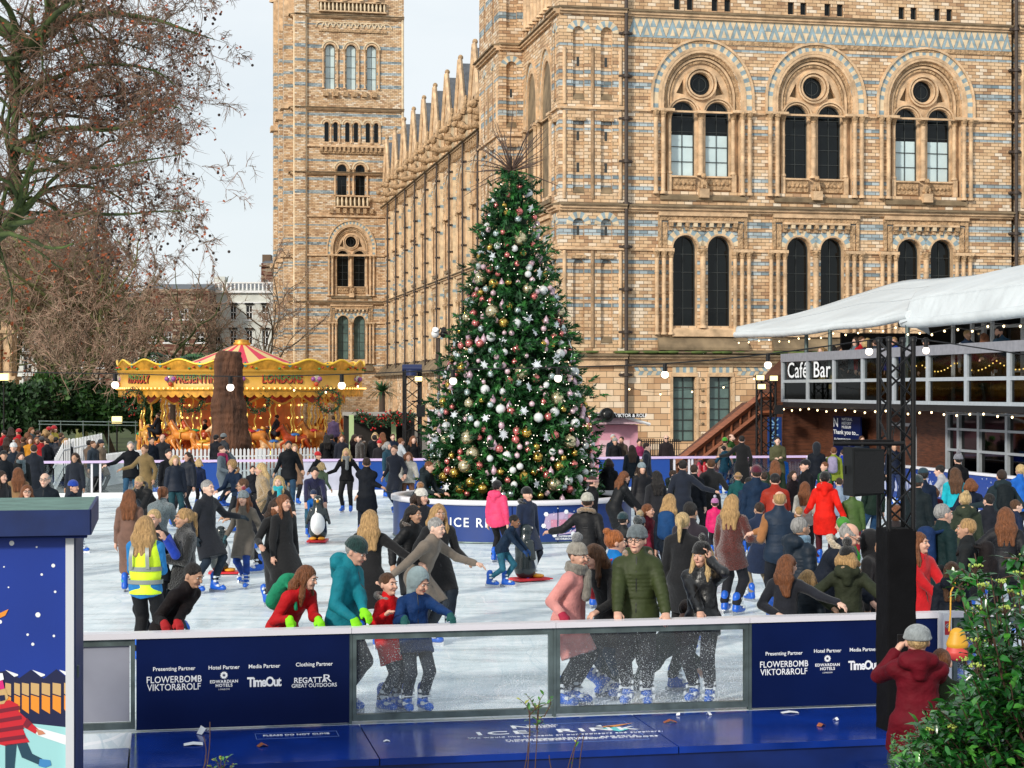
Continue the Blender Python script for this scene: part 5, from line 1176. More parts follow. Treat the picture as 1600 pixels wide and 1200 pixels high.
# whorls of boughs: each bough is a spray of needle tufts
def tuft(p, d_, ln, k, mi):
 d_ = d_.normalized(); s_ = d_.orthogonal().normalized(); t2 = d_.cross(s_)
 for i in range(k):
  an = rr.random()*6.283; w = (s_*math.cos(an) + t2*math.sin(an)); b = p + d_*(ln*.75*i/k)
  tip = b + d_*(ln*.35) + w*(ln*.32); w2 = d_.cross(w)*ln*.10
  n0 = len(V_); V_.extend([tuple(b - w2), tuple(b + w2), tuple(tip)]); F_.append((n0, n0+1, n0+2)); MI.append(mi)
z = ZB - .1; tiers = 0
while z < ZT - .05:
 Rz = trad(max(z, ZB)); nb = max(14, int(Rz*44))
 for j in range(nb):
  an = rr.random()*6.283; if_ = math.sin(an) < .35
  el = rr.uniform(-.35, .3); dirv = Vector((math.cos(an), math.sin(an), el)); L_ = Rz*rr.uniform(.78, 1.12)
  if rr.random() < .04: L_ *= 1.12
  base = Vector((0, 0, z + rr.uniform(0, .2))); nt_ = max(3, int(L_*4.4)) if if_ else max(2, int(L_*1.6))
  for k_ in range(nt_):
   s_ = L_*(1 - (k_/nt_)*.62); p = base + dirv*s_ + Vector((rr.gauss(0, .07), rr.gauss(0, .07), rr.gauss(0, .06) - .08*s_))
   dd = (dirv + Vector((rr.gauss(0, .55), rr.gauss(0, .55), rr.gauss(.1, .5)))); tuft(p, dd, rr.uniform(.18, .3), 11 if if_ else 6, rr.choice((0, 0, 1, 2)))
 z += .165
q.v, q.f, q.m = V_, F_, MI; q.uv = [None]*len(F_); q.sm = [False]*len(F_)
q.build('foliage', [mat('fir_green', (.010, .085, .016), .6), mat('fir_green_dark', (.005, .045, .010), .65), mat('fir_green_bright', (.025, .15, .022), .55)], xm)
q = MB(); q.tube([(0, 0, 0), (0, 0, 3), (0, 0, ZT)], [.16, .1, .03], 8); q.build('trunk', mat('bark', (.07, .045, .03), .9), xm)
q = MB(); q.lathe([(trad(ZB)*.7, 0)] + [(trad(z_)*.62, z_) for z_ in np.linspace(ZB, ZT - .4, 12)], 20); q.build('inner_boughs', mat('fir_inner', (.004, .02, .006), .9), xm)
q = MB()
for k_ in range(44):
 an = rr.random()*6.283; el = rr.uniform(-.7, 1.3); d_ = Vector((math.cos(an)*math.cos(el), math.sin(an)*math.cos(el), math.sin(el))); L_ = rr.uniform(.6, 1.55)
 c_ = Vector((0, 0, ZT + .05)); pts = [c_]
 for s_ in range(4): d_ = (d_ + Vector((rr.gauss(0, .12), rr.gauss(0, .12), rr.gauss(0, .12)))).normalized(); pts.append(pts[-1] + d_*L_/4)
 q.tube(pts, [.016, .014, .012, .009, .005], 4, 0, False)
 for s_ in (2, 3):
  b_ = (d_ + Vector((rr.gauss(0, .6), rr.gauss(0, .6), rr.gauss(0, .6)))).normalized(); q.tube([pts[s_], pts[s_] + b_*.12, pts[s_] + b_*.26 + Vector((0, 0, .02))], [.006, .004, .002], 3, 0, False)
tw_ = q.build('twig_star', mat('twig_dark', (.11, .07, .055), .7)); tw_.location = xm.location; tag(tw_, 'starburst of bare dark twigs fixed on top of the Christmas tree', 'tree topper')
q = MB()
for k_ in range(420):
 z_ = ZB + (ZT - ZB)*(1 - math.sqrt(rr.random())*.98); an = rr.uniform(-3.3, .3); r_ = trad(z_)*rr.uniform(.96, 1.06); q.ball((r_*math.cos(an), r_*math.sin(an), z_), .011, 0, 4, 3)
q.build('fairy_lights', mat('fairy_white', (1, 1, 1), .4, emit=(1, .9, .7), es=2.5), xm)
# baubles: each its own object
def bmat(name, col, rough, metal, spec=.5): return mat(name, col, rough, metal, coat=.3)
BT = [('white', (.70, .72, .72), .25, .0, (.075, .055)), ('gold', (.62, .40, .08), .15, .95, (.115, .075)), ('rose', (.78, .22, .20), .2, .8, (.085, .062)), ('pale pink', (.72, .50, .55), .3, .2, (.062, .05)), ('silver', (.52, .62, .60), .15, .8, (.075, .06)), ('champagne', (.66, .56, .34), .18, .8, (.15, .11))]
meshes = {}
def bmesh_(i, r):
 key = (i, r)
 if key in meshes: return meshes[key]
 nm, c_, ro, me_, _ = BT[i]; b = MB(); b.ball((0, 0, -r - .02), r, 0, 14, 10); b.tube([(0, 0, -.03), (0, 0, 0)], r*.18, 6, 1)
 meshes[key] = b.mesh('bauble', [bmat('bauble_' + nm.replace(' ', '_'), c_, ro, me_), mat('bauble_cap', (.6, .5, .3), .3, .9)]); return meshes[key]
def flake_mesh():
 b = MB(); r = .15; t = .008
 for k_ in range(12):
  a = k_*math.pi/6; c, s = math.cos(a), math.sin(a); R1 = r if k_ % 2 == 0 else r*.7; w = .017 if k_ % 2 == 0 else .013
  P2 = [(.0, -w*.6), (R1*.72, -w), (R1, 0), (R1*.72, w), (0, w*.6)]
  b.faces([(x*c - y*s, -t, x*s + y*c) for x, y in P2] + [(x*c - y*s, t, x*s + y*c) for x, y in P2], [(0,1,2,3,4), (9,8,7,6,5), (1,6,7,2), (2,7,8,3), (0,5,6,1), (3,8,9,4)])
 b.tube([(0, -.012, 0), (0, .012, 0)], .05, 10)
 return b.mesh('snowflake_ornament', mat('snowflake_white', (.78, .82, .86), .4))
flm = flake_mesh()
def drop_mesh():
 b = MB(); b.lathe([(0, -.22), (.03, -.21), (.062, -.16), (.068, -.12), (.05, -.07), (.016, -.03), (.01, 0)], 12); return b.mesh('drop_ornament', mat('drop_pink', (.66, .44, .52), .3, .2, coat=.4))
drm = drop_mesh()
placed = []
def try_place(rad):
 for _ in range(30):
  t_ = 1 - math.sqrt(rr.random()); z_ = ZB + .1 + (ZT - ZB - .25)*t_; an = rr.uniform(-math.pi*1.06, math.pi*.06); r_ = trad(z_)*1.0 + .03
  p = Vector((r_*math.cos(an), r_*math.sin(an), z_))
  if all((p - c_).length > (rad + r2)*1.02 for c_, r2 in placed): placed.append((p, rad)); return p, an
 return None
cnt = [('c', 5, .15)]*12 + [('c', 5, .11)]*8 + [('c', 1, .115)]*16 + [('c', 0, .105)]*22 + [('f',)]*52 + [('d',)]*40 + [('c', 1, .075)]*34 + [('c', 2, .09)]*34 + [('c', 0, .075)]*28 + [('c', 4, .08)]*34 + [('c', 2, .065)]*44 + [('c', 3, .062)]*52 + [('c', 3, .05)]*24
for it in cnt:
 rad = {'f': .14, 'd': .07}.get(it[0], it[-1] if it[0] == 'c' else 0)
 r_ = try_place(rad)
 if not r_: continue
 p, an = r_; p = TC + Vector((0, 0, .7)) + p
 if it[0] == 'f':
  o = link('snowflake_ornament', flm, None, p + Vector((math.cos(an), math.sin(an), 0))*.06); o.rotation_euler = (rr.gauss(0, .25), rr.random()*.8, an + math.pi/2 + rr.gauss(0, .35)); k_ = rr.uniform(.6, .95); o.scale = (k_,)*3
  tag(o, 'white eight armed snowflake ornament hanging on the Christmas tree', 'ornament', 'white snowflakes on the Christmas tree')
 elif it[0] == 'd':
  o = link('drop_ornament', drm, None, p); tag(o, 'pale pink perfume drop ornament hanging on the Christmas tree', 'ornament', 'pink drops on the Christmas tree')
 else:
  o = link('bauble', bmesh_(it[1], it[2]), None, p + Vector((0, 0, it[2]))); nm = BT[it[1]][0]; big = 'large' if it[2] >= .1 else ('small' if it[2] < .068 else 'medium')
  tag(o, f'{big} {nm} round bauble hanging on the Christmas tree', 'bauble', f'{big} {nm} baubles on the Christmas tree')
# ================================================================ CAROUSEL, STUMP, FENCES
d = 80.0; CC = Vector((gx(378, d), d, -.1)); CRr = 187/F*d
caro = empty('carousel', CC, 0, 'gold fairground carousel with red and cream striped tent top', 'carousel')
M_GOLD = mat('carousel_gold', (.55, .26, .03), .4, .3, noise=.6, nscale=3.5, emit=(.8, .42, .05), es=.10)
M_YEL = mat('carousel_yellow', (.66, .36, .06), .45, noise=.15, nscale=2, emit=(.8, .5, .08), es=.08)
M_ORED = mat('carousel_red', (.50, .06, .02), .45, noise=.5, nscale=5); M_STR = mat('canvas_red', (.62, .03, .07), .6); M_STY = mat('canvas_cream', (.72, .52, .22), .6)
M_LAMP = mat('carousel_lamp', (1, .8, .3), .3, emit=(1, .62, .16), es=2.2); M_TEAL = mat('jewel_teal', (.02, .22, .2), .3); M_GRN = mat('scroll_green', (.06, .25, .06), .5); M_PANE = mat('mirror_panel', (.5, .42, .3), .12, .7)
zc_ = lambda y, dd=d - 5.3: gz(y, dd) + .1
z_bot, z_f1, z_top0, z_peak = zc_(618), zc_(608), zc_(582), zc_(567)
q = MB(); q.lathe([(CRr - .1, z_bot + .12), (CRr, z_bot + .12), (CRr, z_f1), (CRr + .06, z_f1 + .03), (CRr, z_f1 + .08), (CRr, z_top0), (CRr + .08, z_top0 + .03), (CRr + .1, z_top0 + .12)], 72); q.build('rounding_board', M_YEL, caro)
NP = 18
q = MB(); n_ = 216
pts = []
for j in range(n_):
 a = 2*math.pi*j/n_; ph = (j % (n_//NP))/(n_//NP); h = .2 + .22*(.5 - .5*math.cos(2*math.pi*ph))
 for z_, r_ in ((z_top0 + .1, CRr + .02), (z_top0 + .14 + h, CRr + .10)): pts.append((r_*math.cos(a), r_*math.sin(a), z_))
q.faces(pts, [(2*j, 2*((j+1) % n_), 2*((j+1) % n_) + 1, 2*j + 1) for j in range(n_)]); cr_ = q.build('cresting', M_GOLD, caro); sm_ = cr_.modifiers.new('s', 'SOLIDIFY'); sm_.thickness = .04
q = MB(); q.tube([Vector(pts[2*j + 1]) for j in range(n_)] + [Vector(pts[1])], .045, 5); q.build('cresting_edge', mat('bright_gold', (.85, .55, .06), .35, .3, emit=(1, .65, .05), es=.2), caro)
q = MB()
pts = []; n_ = 360
for j in range(n_):
 a = 2*math.pi*j/n_; h = .13*abs(math.sin(j*math.pi/4));
 for z_ in (z_bot + .3, z_bot + .04 - h): pts.append(((CRr + .05)*math.cos(a), (CRr + .05)*math.sin(a), z_))
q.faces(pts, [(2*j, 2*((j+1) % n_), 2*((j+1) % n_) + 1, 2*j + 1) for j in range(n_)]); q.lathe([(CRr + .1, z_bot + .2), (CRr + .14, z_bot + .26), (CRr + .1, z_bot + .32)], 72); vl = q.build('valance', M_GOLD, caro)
q = MB()
for j in range(NP*2):
 a = 2*math.pi*j/(NP*2);
 if math.sin(a) > .3: continue
 if j % 2 == 0:
  z0 = z_top0 + .33; R_ = CRr + .12; q.faces([((R_)*math.cos(a + x), R_*math.sin(a + x), z0 + z) for x, z in ((-.022, 0), (0, -.12), (.022, 0), (0, .12))], [(0,1,2,3)], 0)
  for sg in (-1, 1):
   for k_ in range(2): q.ball((R_*math.cos(a + sg*(.05 + .035*k_)), R_*math.sin(a + sg*(.05 + .035*k_)), z0 - .1 - .06*k_), .07, 1 + k_, 7, 4, (1, 1, .7))
q.build('jewel', [M_TEAL, M_ORED, M_GRN], caro)
q = MB()
for j in range(150):
 a = 2*math.pi*j/150
 if math.sin(a) < .3: q.ball(((CRr + .16)*math.cos(a), (CRr + .16)*math.sin(a), z_bot + .3), .038, 0, 5, 4)
q.build('lamp_row', M_LAMP, caro)
def ctext(s, ang, z, size, m, off, sx=1.0, bold=.01):
 o = text('lettering', s, size, Matrix.Identity(4), m, caro, .01, 'CENTER', 1.05, bold, sx)
 for v in o.data.vertices: a = ang + v.co.x/CRr; r = CRr + off + v.co.z; v.co = (r*math.cos(a), r*math.sin(a), z + v.co.y)
 return o
zm = (z_f1 + z_top0)/2 + .06
for s, x in (('PROUDLY', 242), ('PRESENTING', 342), ('LONDONS', 463)):
 an = -math.pi/2 + math.asin(max(-.98, min(.98, (x - 378)/187)))
 ctext(s, an + .006, zm - .03, .46, M_BLACK, .015, .78); ctext(s, an, zm, .46, M_ORED, .03, .78)
 o = ctext(s, an, zm + .09, .30, M_GRN, .045, 1.1, .0)
for x in (300, 403, 508, 560, 200):
 an = -math.pi/2 + math.asin(max(-.97, min(.97, (x - 378)/187))); q = MB(); R_ = CRr + .06; c_ = (R_*math.cos(an), R_*math.sin(an), zm)
 q.ball(c_, .2, 0, 12, 8, (1, .3, 1)); q.ball((c_[0], c_[1] - .05, c_[2] - .2), .1, 1, 8, 5);
 for sg in (-1, 1): q.ball((c_[0] + sg*.14, c_[1] - .04, c_[2] + .02), .11, 2, 8, 5)
 q.build('crest', [M_PANE, M_ORED, mat('crest_violet', (.3, .08, .3), .4)], caro)
q = MB(); n_ = 24; zr0, zr1 = z_top0 + .1, gz(537, d) + .1     # striped tilt
for j in range(n_):
 a0, a1 = 2*math.pi*j/n_, 2*math.pi*(j+1)/n_; prof = [(CRr*.99, zr0), (CRr*.72, zr0 + (zr1-zr0)*.08), (CRr*.42, zr0 + (zr1-zr0)*.34), (CRr*.18, zr0 + (zr1-zr0)*.74), (.28, zr1 - .04)]
 for (r0, za), (r1, zb) in zip(prof[:-1], prof[1:]): q.poly([(r0*math.cos(a0), r0*math.sin(a0), za), (r0*math.cos(a1), r0*math.sin(a1), za), (r1*math.cos(a1), r1*math.sin(a1), zb), (r1*math.cos(a0), r1*math.sin(a0), zb)], j % 2)
q.build('striped_roof', [M_STR, M_STY], caro)
q = MB(); q.lathe([(.36, zr1 - .06), (.4, zr1 + .02), (.3, zr1 + .08), (.34, zr1 + .14), (0, zr1 + .2)], 16); q.build('roof_cap', M_GOLD, caro)
q = MB(); q.lathe([(CRr - .3, 0), (CRr - .3, .42), (0, .42)], 60); q.build('platform', mat('platform_red', (.25, .05, .02), .5), caro)
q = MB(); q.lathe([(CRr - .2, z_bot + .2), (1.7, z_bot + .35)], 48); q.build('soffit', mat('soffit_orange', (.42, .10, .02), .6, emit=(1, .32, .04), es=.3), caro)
q = MB(); q.lathe([(1.5, .42), (1.5, z_bot + .3)], 16, 0, smooth=False)
for j in range(16): a = 2*math.pi*j/16; q.tube([(1.55*math.cos(a), 1.55*math.sin(a), .42), (1.55*math.cos(a), 1.55*math.sin(a), z_bot + .3)], .07, 6, 1)
for j in range(64): a = 2*math.pi*(j % 16 + .5)/16; q.ball((1.6*math.cos(a), 1.6*math.sin(a), .7 + .5*(j//16)), .05, 2, 6, 4)
q.build('centre_drum', [M_PANE, M_GOLD, M_LAMP], caro)
q = MB(); pts = []; n_ = 144
for j in range(n_):
 a = 2*math.pi*j/n_; h = .30 + .16*math.cos(j*math.pi/4)
 for z_ in (z_bot + .2, z_bot + .1 - h): pts.append(((CRr - .8)*math.cos(a), (CRr - .8)*math.sin(a), z_))
q.faces(pts, [(2*j, 2*((j+1) % n_), 2*((j+1) % n_) + 1, 2*j + 1) for j in range(n_)], 0); q.tube([Vector(pts[2*j+1]) for j in range(n_)], .045, 5, 1)
q.build('dropper', [M_ORED, M_YEL], caro)
# galloping horse, one smooth body shared by all
q = MB(); q.lathe([(2.6, .42), (2.6, z_bot + .3)], 30, 0, smooth=False)
for j in range(90): a = 6.283*j/90; q.ball((2.66*math.cos(a), 2.66*math.sin(a), 1.0 + .55*(j % 4)), .05, 1, 5, 4)
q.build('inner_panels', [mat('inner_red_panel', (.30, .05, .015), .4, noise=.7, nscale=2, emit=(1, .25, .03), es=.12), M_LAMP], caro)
h = SDF((-.95, -.25, -.1), (.95, .25, 1.55), .024); S_ = (0, 1, 0)
h.cone((-.42, 0, .72), (.34, 0, .76), .19, .2, .05, S_, .85); h.cone((.34, 0, .8), (.62, 0, 1.2), .17, .1, .08, S_, .7); h.cone((.60, 0, 1.24), (.84, 0, 1.1), .1, .06, .05, S_, .75); h.ell((-.5, 0, .76), (.2, .17, .2), .06)
for sg in (-1, 1):
 h.cone((.42, .1*sg, .64), (.72, .1*sg, .52), .08, .05, .04); h.cone((.72, .1*sg, .52), (.66, .1*sg, .28), .045, .035, .02); h.cone((.66, .1*sg, .28), (.7, .1*sg, .22), .04, .05, .01)
 h.cone((-.52, .1*sg, .64), (-.7, .1*sg, .42), .1, .055, .04); h.cone((-.7, .1*sg, .42), (-.88, .1*sg, .22), .045, .035, .02); h.cone((-.88, .1*sg, .22), (-.92, .1*sg, .16), .04, .05, .01); h.cone((.6, .05*sg, 1.3), (.6, .06*sg, 1.4), .03, .012, .02)
hm = h.mesh('horse', mat('horse_gold', (.68, .36, .10), .35, .1, noise=.3, nscale=4, objcol=True))
m_ = SDF((-.95, -.2, .2), (.95, .2, 1.6), .026); m_.cone((.28, 0, .98), (.56, 0, 1.36), .07, .06, .03, S_, .6); m_.cone((-.68, 0, .8), (-.86, 0, .5), .07, .03, .03); m_.cone((.18, 0, .92), (.3, 0, 1.08), .06, .06, .03); manem = m_.mesh('mane', mat('mane_brown', (.25, .08, .02), .5))
q = MB(); q.lathe([(0, 0), (0, 0)], 3); q = MB(); q.ball((-.02, 0, .92), .24, 0, 12, 6, (1, .95, .35)); q.tube([(-.2, 0, .98), (-.24, 0, 1.08)], .1, 8, 1); q.tube([(0, -.2, .9), (.02, -.22, .62)], .03, 6, 1); q.tube([(0, .2, .9), (.02, .22, .62)], .03, 6, 1); q.tube([(.3, -.14, .62), (.36, -.17, .82), (.3, -.12, .98)], .035, 5, 1); sdm = q.mesh('saddle', [mat('saddle_paint', (.5, .1, .1), .4, objcol=True), M_YEL])
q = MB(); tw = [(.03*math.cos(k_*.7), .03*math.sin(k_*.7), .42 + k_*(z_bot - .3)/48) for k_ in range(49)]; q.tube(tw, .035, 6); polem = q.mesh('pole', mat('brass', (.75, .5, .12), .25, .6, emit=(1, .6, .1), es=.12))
rr = random.Random(9); hcol = [(.68, .24, .04), (.72, .36, .08), (.55, .12, .02), (.66, .4, .2), (.45, .06, .01)]; scol = [(.03, .15, .45), (.55, .03, .05), (.02, .3, .12), (.6, .35, .03)]
for ring, (R_, k0) in enumerate(((CRr - .95, 28), (CRr - 1.8, 24))):
 for j in range(k0):
  a = 2*math.pi*(j + .3*ring)/k0
  z_ = .45 + .25*math.sin(j*2.1); o = link('horse', hm, caro, (R_*math.cos(a), R_*math.sin(a), z_)); o.rotation_euler = (0, 0, a - math.pi/2 if False else a + math.pi/2*-1); o.color = (*rr.choice(hcol), 1)
  mo = link('mane', manem, o); so = link('saddle', sdm, o); so.color = (*rr.choice(scol), 1); po = link('pole', polem, o, (.12, 0, -z_))
for x, dd in ((300, -5.0), (403, -5.0), (514, -4.6), (210, -4.0)):   # wreaths hanging from the valance
 p = px(x, 626, d + dd); garland('wreath', [p + Vector((.45*math.cos(t_), 0, .45*math.sin(t_))) for t_ in np.linspace(0, 6.283, 13)], {300: 'dark wreath hanging on the carousel left of the tree trunk', 403: 'dark wreath with warm lights hanging on the carousel right of the tree trunk', 514: 'dark wreath hanging near the right side of the carousel', 210: 'dark wreath hanging at the left end of the carousel'}[x], .17, 420, 26, x)
# ticket stall cut-out with flower scrolls and gold arch board near the carousel
q = MB(); d_ = 73;
pts = [(gx(x, d_), gz(y, d_)) for x, y in ((374, 712), (374, 684), (377, 673), (383, 669), (389, 673), (390, 684), (390, 712))]
q.poly([(x, d_, z) for x, z in pts]); q.poly([(x, d_ + .1, z) for x, z in pts][::-1])
for i in range(len(pts)): a_, b_ = pts[i], pts[(i+1) % len(pts)]; q.poly([(a_[0], d_, a_[1]), (a_[0], d_ + .1, a_[1]), (b_[0], d_ + .1, b_[1]), (b_[0], d_, b_[1])])
tag(q.build('arched_board', M_YEL), 'golden arched board standing right of the big tree trunk', 'board')
# dead trunk in front of the carousel
sd = SDF((-1.3, -1.2, -.3), (1.3, 1.2, 6.2), .05); k_ = 72/F
sd.cone((0, 0, -.2), (.05, 0, 1.2), .46, .66, .1); sd.cone((.05, 0, 1.2), (-.02, 0, 2.6), .66, .55, .2); sd.cone((-.02, 0, 2.6), (-.05, 0, 4.55), .54, .42, .15); sd.cone((.12, .05, 4.3), (.12, .05, 4.8), .32, .26, .05)
sd.cut((0, 0, 4.85), (.1, -.1, 1)); sd.noise(.05, 4, 3); sd.noise(.03, 13, 5)
m = mat('dead_trunk', (.085, .034, .016), .85, noise=.7, nscale=2.2, stretch=(1.5, 1.5, .35), bump=1, bscale=6, bdist=.15)
st = link('dead_tree_trunk', sd.mesh('dead_tree_trunk', m), None, (gx(359, 71), 71, -.1)); st.scale = (1.18, 1.18, 1); tag(st, 'broken reddish brown tree trunk standing before the carousel', 'tree trunk')
# white picket fences
M_PICK = mat('picket_white', (.72, .74, .76), .55)
def picket(pts, h, label, step=.145):
 P_ = [Vector(p) for p in pts]; e_ = empty('picket_fence', P_[0], 0, label, 'fence'); q = MB(); rl = MB()
 for a, b in zip(P_[:-1], P_[1:]):
  L_ = (b - a).length; dr = (b - a)/L_; nr = Vector((-dr.y, dr.x, 0)).normalized()*.012; n_ = int(L_/step)
  for j in range(n_):
   p = a + dr*(j + .5)*step - P_[0]; w = dr*.042
   f = [p - w, p + w, p + w + Vector((0, 0, h - .06)), p + Vector((0, 0, h)), p - w + Vector((0, 0, h - .06))]
   q.faces([v - nr for v in f] + [v + nr for v in f], [(0,1,2,3,4), (9,8,7,6,5), (0,4,9,5), (1,6,7,2), (2,7,8,3), (3,8,9,4)])
  for z in (.25, h*.72): rl.tube([a - P_[0] + Vector((0, 0, z)) + nr*2, b - P_[0] + Vector((0, 0, z)) + nr*2], .03, 4, 0, True, False)
 q.build('pickets', M_PICK, e_); rl.build('rail', M_PICK, e_)
zf = -.05
picket([(gx(105, 66), 66, zf + .35), (gx(163, 66), 66, zf + .35)], 1.15, 'short white picket fence beside the spectators at the left')
picket([(gx(160, 60.5), 60.5, zf), (gx(230, 66), 66, zf), (gx(420, 67), 67, zf)], 1.1, 'white picket fence running in front of the carousel to the right')
picket([(gx(85, 57), 57, zf), (gx(100, 59), 59, zf + .5), (gx(160, 65), 65, zf + .6)], 1.1, 'sloping white picket fence of the ramp at the left', .24)
picket([(gx(400, 68), 68, zf), (gx(560, 70), 70, zf)], 1.05, 'white picket fence in front of the right half of the carousel')
q = MB(); q.box((gx(165, 63), 63, -.1), (gx(215, 63), 69, .1)); tag(q.build('ramp_platform', mat('grey_ramp', (.2, .21, .22), .7)), 'low grey access platform behind the left picket fence', 'platform')
q = MB();
for y in (652, 657): q.tube([(gx(60, 84), 84, gz(y + 6, 84)), (gx(215, 84), 84, gz(y + 8, 84))], .03, 5)
for x in (62, 95, 130, 170, 212): q.tube([(gx(x, 84), 84, -.1), (gx(x, 84), 84, gz(657, 84))], .03, 5)
tag(q.build('metal_railing', M_STEEL), 'thin metal railing along the hedge left of the carousel', 'railing')
# ================================================================ HOUSES BEHIND
M_RBR = brickmat('red_brick_house', False, .42, c1=(.30, .08, .04), c2=(.20, .05, .03), bw=.6, bh=.2); M_STU = mat('white_stucco', (.62, .64, .60), .7, noise=.15, nscale=.6)
def house(name, x0, x1, d, ytop, m, rows, cols, lab, ww=.9, wh=1.7, z0=1.5, trim=M_WHITE, dep=10, pane=M_GLASSD, roofm=M_SLATE, chim=0):
 X0, X1 = gx(x0, d), gx(x1, d); zt = gz(ytop, d); e_ = empty(name, ((X0 + X1)/2, d, -.1), 0, lab, 'house'); w = (X1 - X0)/2
 pl = Pl(-w, 0, 1, 0, 0, -1); b = WB(pl); hs = []; sx_ = 2*w/cols; sz = (zt - 1.2 - z0)/rows
 for i in range(cols):
  for j in range(rows): c = sx_*(i + .5); zb = z0 + sz*j + sz*.2; hs.append([(c - ww/2, zb), (c + ww/2, zb), (c + ww/2, zb + wh), (c - ww/2, zb + wh)])
 b.sheet([(0, 0), (2*w, 0), (2*w, zt), (0, zt)], hs, 0, 0)
 for h_ in hs: b.reveal(h_, -.25, 0, 0)
 for sx__ in (-w, w): b.poly([(sx__, 0, 0), (sx__, dep, 0), (sx__, dep, zt), (sx__, 0, zt)], 0, [(0, 0), (dep, 0), (dep, zt), (0, zt)])
 b.poly([(-w, dep, 0), (w, dep, 0), (w, dep, zt), (-w, dep, zt)], 0, [(0, 0), (2*w, 0), (2*w, zt), (0, zt)])
 b.build('wall', m, e_)
 for h_ in hs:
  q = WB(pl); q.sheet([(h_[0][0]-.02, h_[0][1]-.02), (h_[1][0]+.02, h_[1][1]-.02), (h_[2][0]+.02, h_[2][1]+.02), (h_[3][0]-.02, h_[3][1]+.02)], [], -.2, 0); wn = q.build('window', pane, e_)
  q = WB(pl); a0, a1, z0_, z1_ = h_[0][0], h_[1][0], h_[0][1], h_[2][1]
  for s0, s1, za, zb in ((a0, a1, (z0_+z1_)/2 - .04, (z0_+z1_)/2 + .04), ((a0+a1)/2 - .03, (a0+a1)/2 + .03, z0_, z1_), (a0, a0 + .08, z0_, z1_), (a1 - .08, a1, z0_, z1_), (a0, a1, z1_ - .08, z1_)): q.sbox(s0, s1, za, zb, -.19, -.12)
  q.sbox(a0 - .1, a1 + .1, z0_ - .14, z0_, 0, .12); q.build('frame', trim, wn)
 q = WB(pl); q.sbox(-.2, 2*w + .2, zt - .5, zt - .25, 0, .4); q.sbox(0, 2*w, zt - 1.6, zt - 1.45, 0, .15); q.sbox(0, 2*w, z0 + sz - .1, z0 + sz + .05, 0, .2)
 if m is M_STU:
  for i in range(cols*4): q.tube([pl.P(2*w*(i + .5)/(cols*4), zt - .2, .2), pl.P(2*w*(i + .5)/(cols*4), zt + .5, .2)], .12, 6)
  q.sbox(0, 2*w, zt + .5, zt + .65, 0, .35)
  for i in range(cols):
   for h_ in hs: q.sbox(h_[0][0] - .1, h_[1][0] + .1, h_[2][1] + .08, h_[2][1] + .25, 0, .2)
 q.build('cornice', trim if m is M_STU else m, e_)
 q = MB(); q.faces([(-w, .3, zt), (w, .3, zt), (w, dep, zt), (-w, dep, zt), (-w, dep*.5, zt + .8), (w, dep*.5, zt + .8)], [(0, 1, 5, 4), (2, 3, 4, 5), (0, 4, 3), (1, 2, 5)]); rf_ = q.build('roof', roofm, e_)
 if chim:
  for cx in (-w*.9, w*.85): q = MB(); q.box((cx - .6, dep*.4, zt), (cx + .6, dep*.6, zt + 1.5)); q.build('chimney', m, rf_)
 return e_
house('stucco_house', 327, 452, 190, 449, M_STU, 4, 5, 'white stucco terrace house with balustrade left of the museum tower', .7, 1.5, 2.4, chim=1)
house('brick_house', 225, 325, 185, 450, M_RBR, 4, 4, 'red brick mansion block with white windows left of the white house', .85, 1.1, 3.0)
house('brick_house', 60, 224, 200, 462, M_RBR, 4, 6, 'dark red brick block half hidden behind bare trees at the left', .9, 1.2, 3.0)
house('stucco_house', -60, 58, 205, 470, M_STU, 4, 4, 'white terrace at the far left behind bare trees', 1.0, 1.8, 2.4)
house('brick_tower_block', 50, 82, 260, 345, mat('far_red_tower', (.30, .13, .09), .8), 7, 3, 'tall reddish tower block behind the trees at far left', .55, 1.1, 6)
house('pale_tower_block', -40, 42, 270, 350, mat('far_pale_tower', (.48, .46, .42), .8), 8, 7, 'tall pale tower block at the far left edge', .6, 1.2, 6)
house('brick_house', 408, 452, 250, 410, M_RBR, 5, 3, 'tall red brick house peeking out beside the museum tower', .7, 1.6, 3, chim=1)
# gate pier with carved finial
d_ = 105; e_ = empty('gate_pier', (gx(13, d_), d_, -.1), 0, 'tall carved terracotta gate pier at the left edge', 'gate pier'); zz = lambda y: gz(y, d_) + .1
q = MB(); w_ = 20/F*d_/2
q.box((-w_*1.3, -.6, 0), (w_*1.3, .6, zz(592))); q.box((-w_*1.6, -.7, zz(594)), (w_*1.6, .7, zz(588))); q.box((-w_, -.5, zz(588)), (w_, .5, zz(520))); q.box((-w_*1.25, -.6, zz(521)), (w_*1.25, .6, zz(516))); q.box((-w_*.8, -.4, zz(516)), (w_*.8, .4, zz(500))); q.lathe([(w_*.85, zz(500)), (w_*.5, zz(496)), (w_*.4, zz(493)), (0, zz(491))], 8)
q.build('shaft', M_TRIM, e_)
for sg in (-1, 1): q = MB(); q.tube([(sg*w_*.9, -.6, zz(588)), (sg*w_*.9, -.6, zz(522))], .1, 8); q.build('colonnette', M_CARVE, e_)
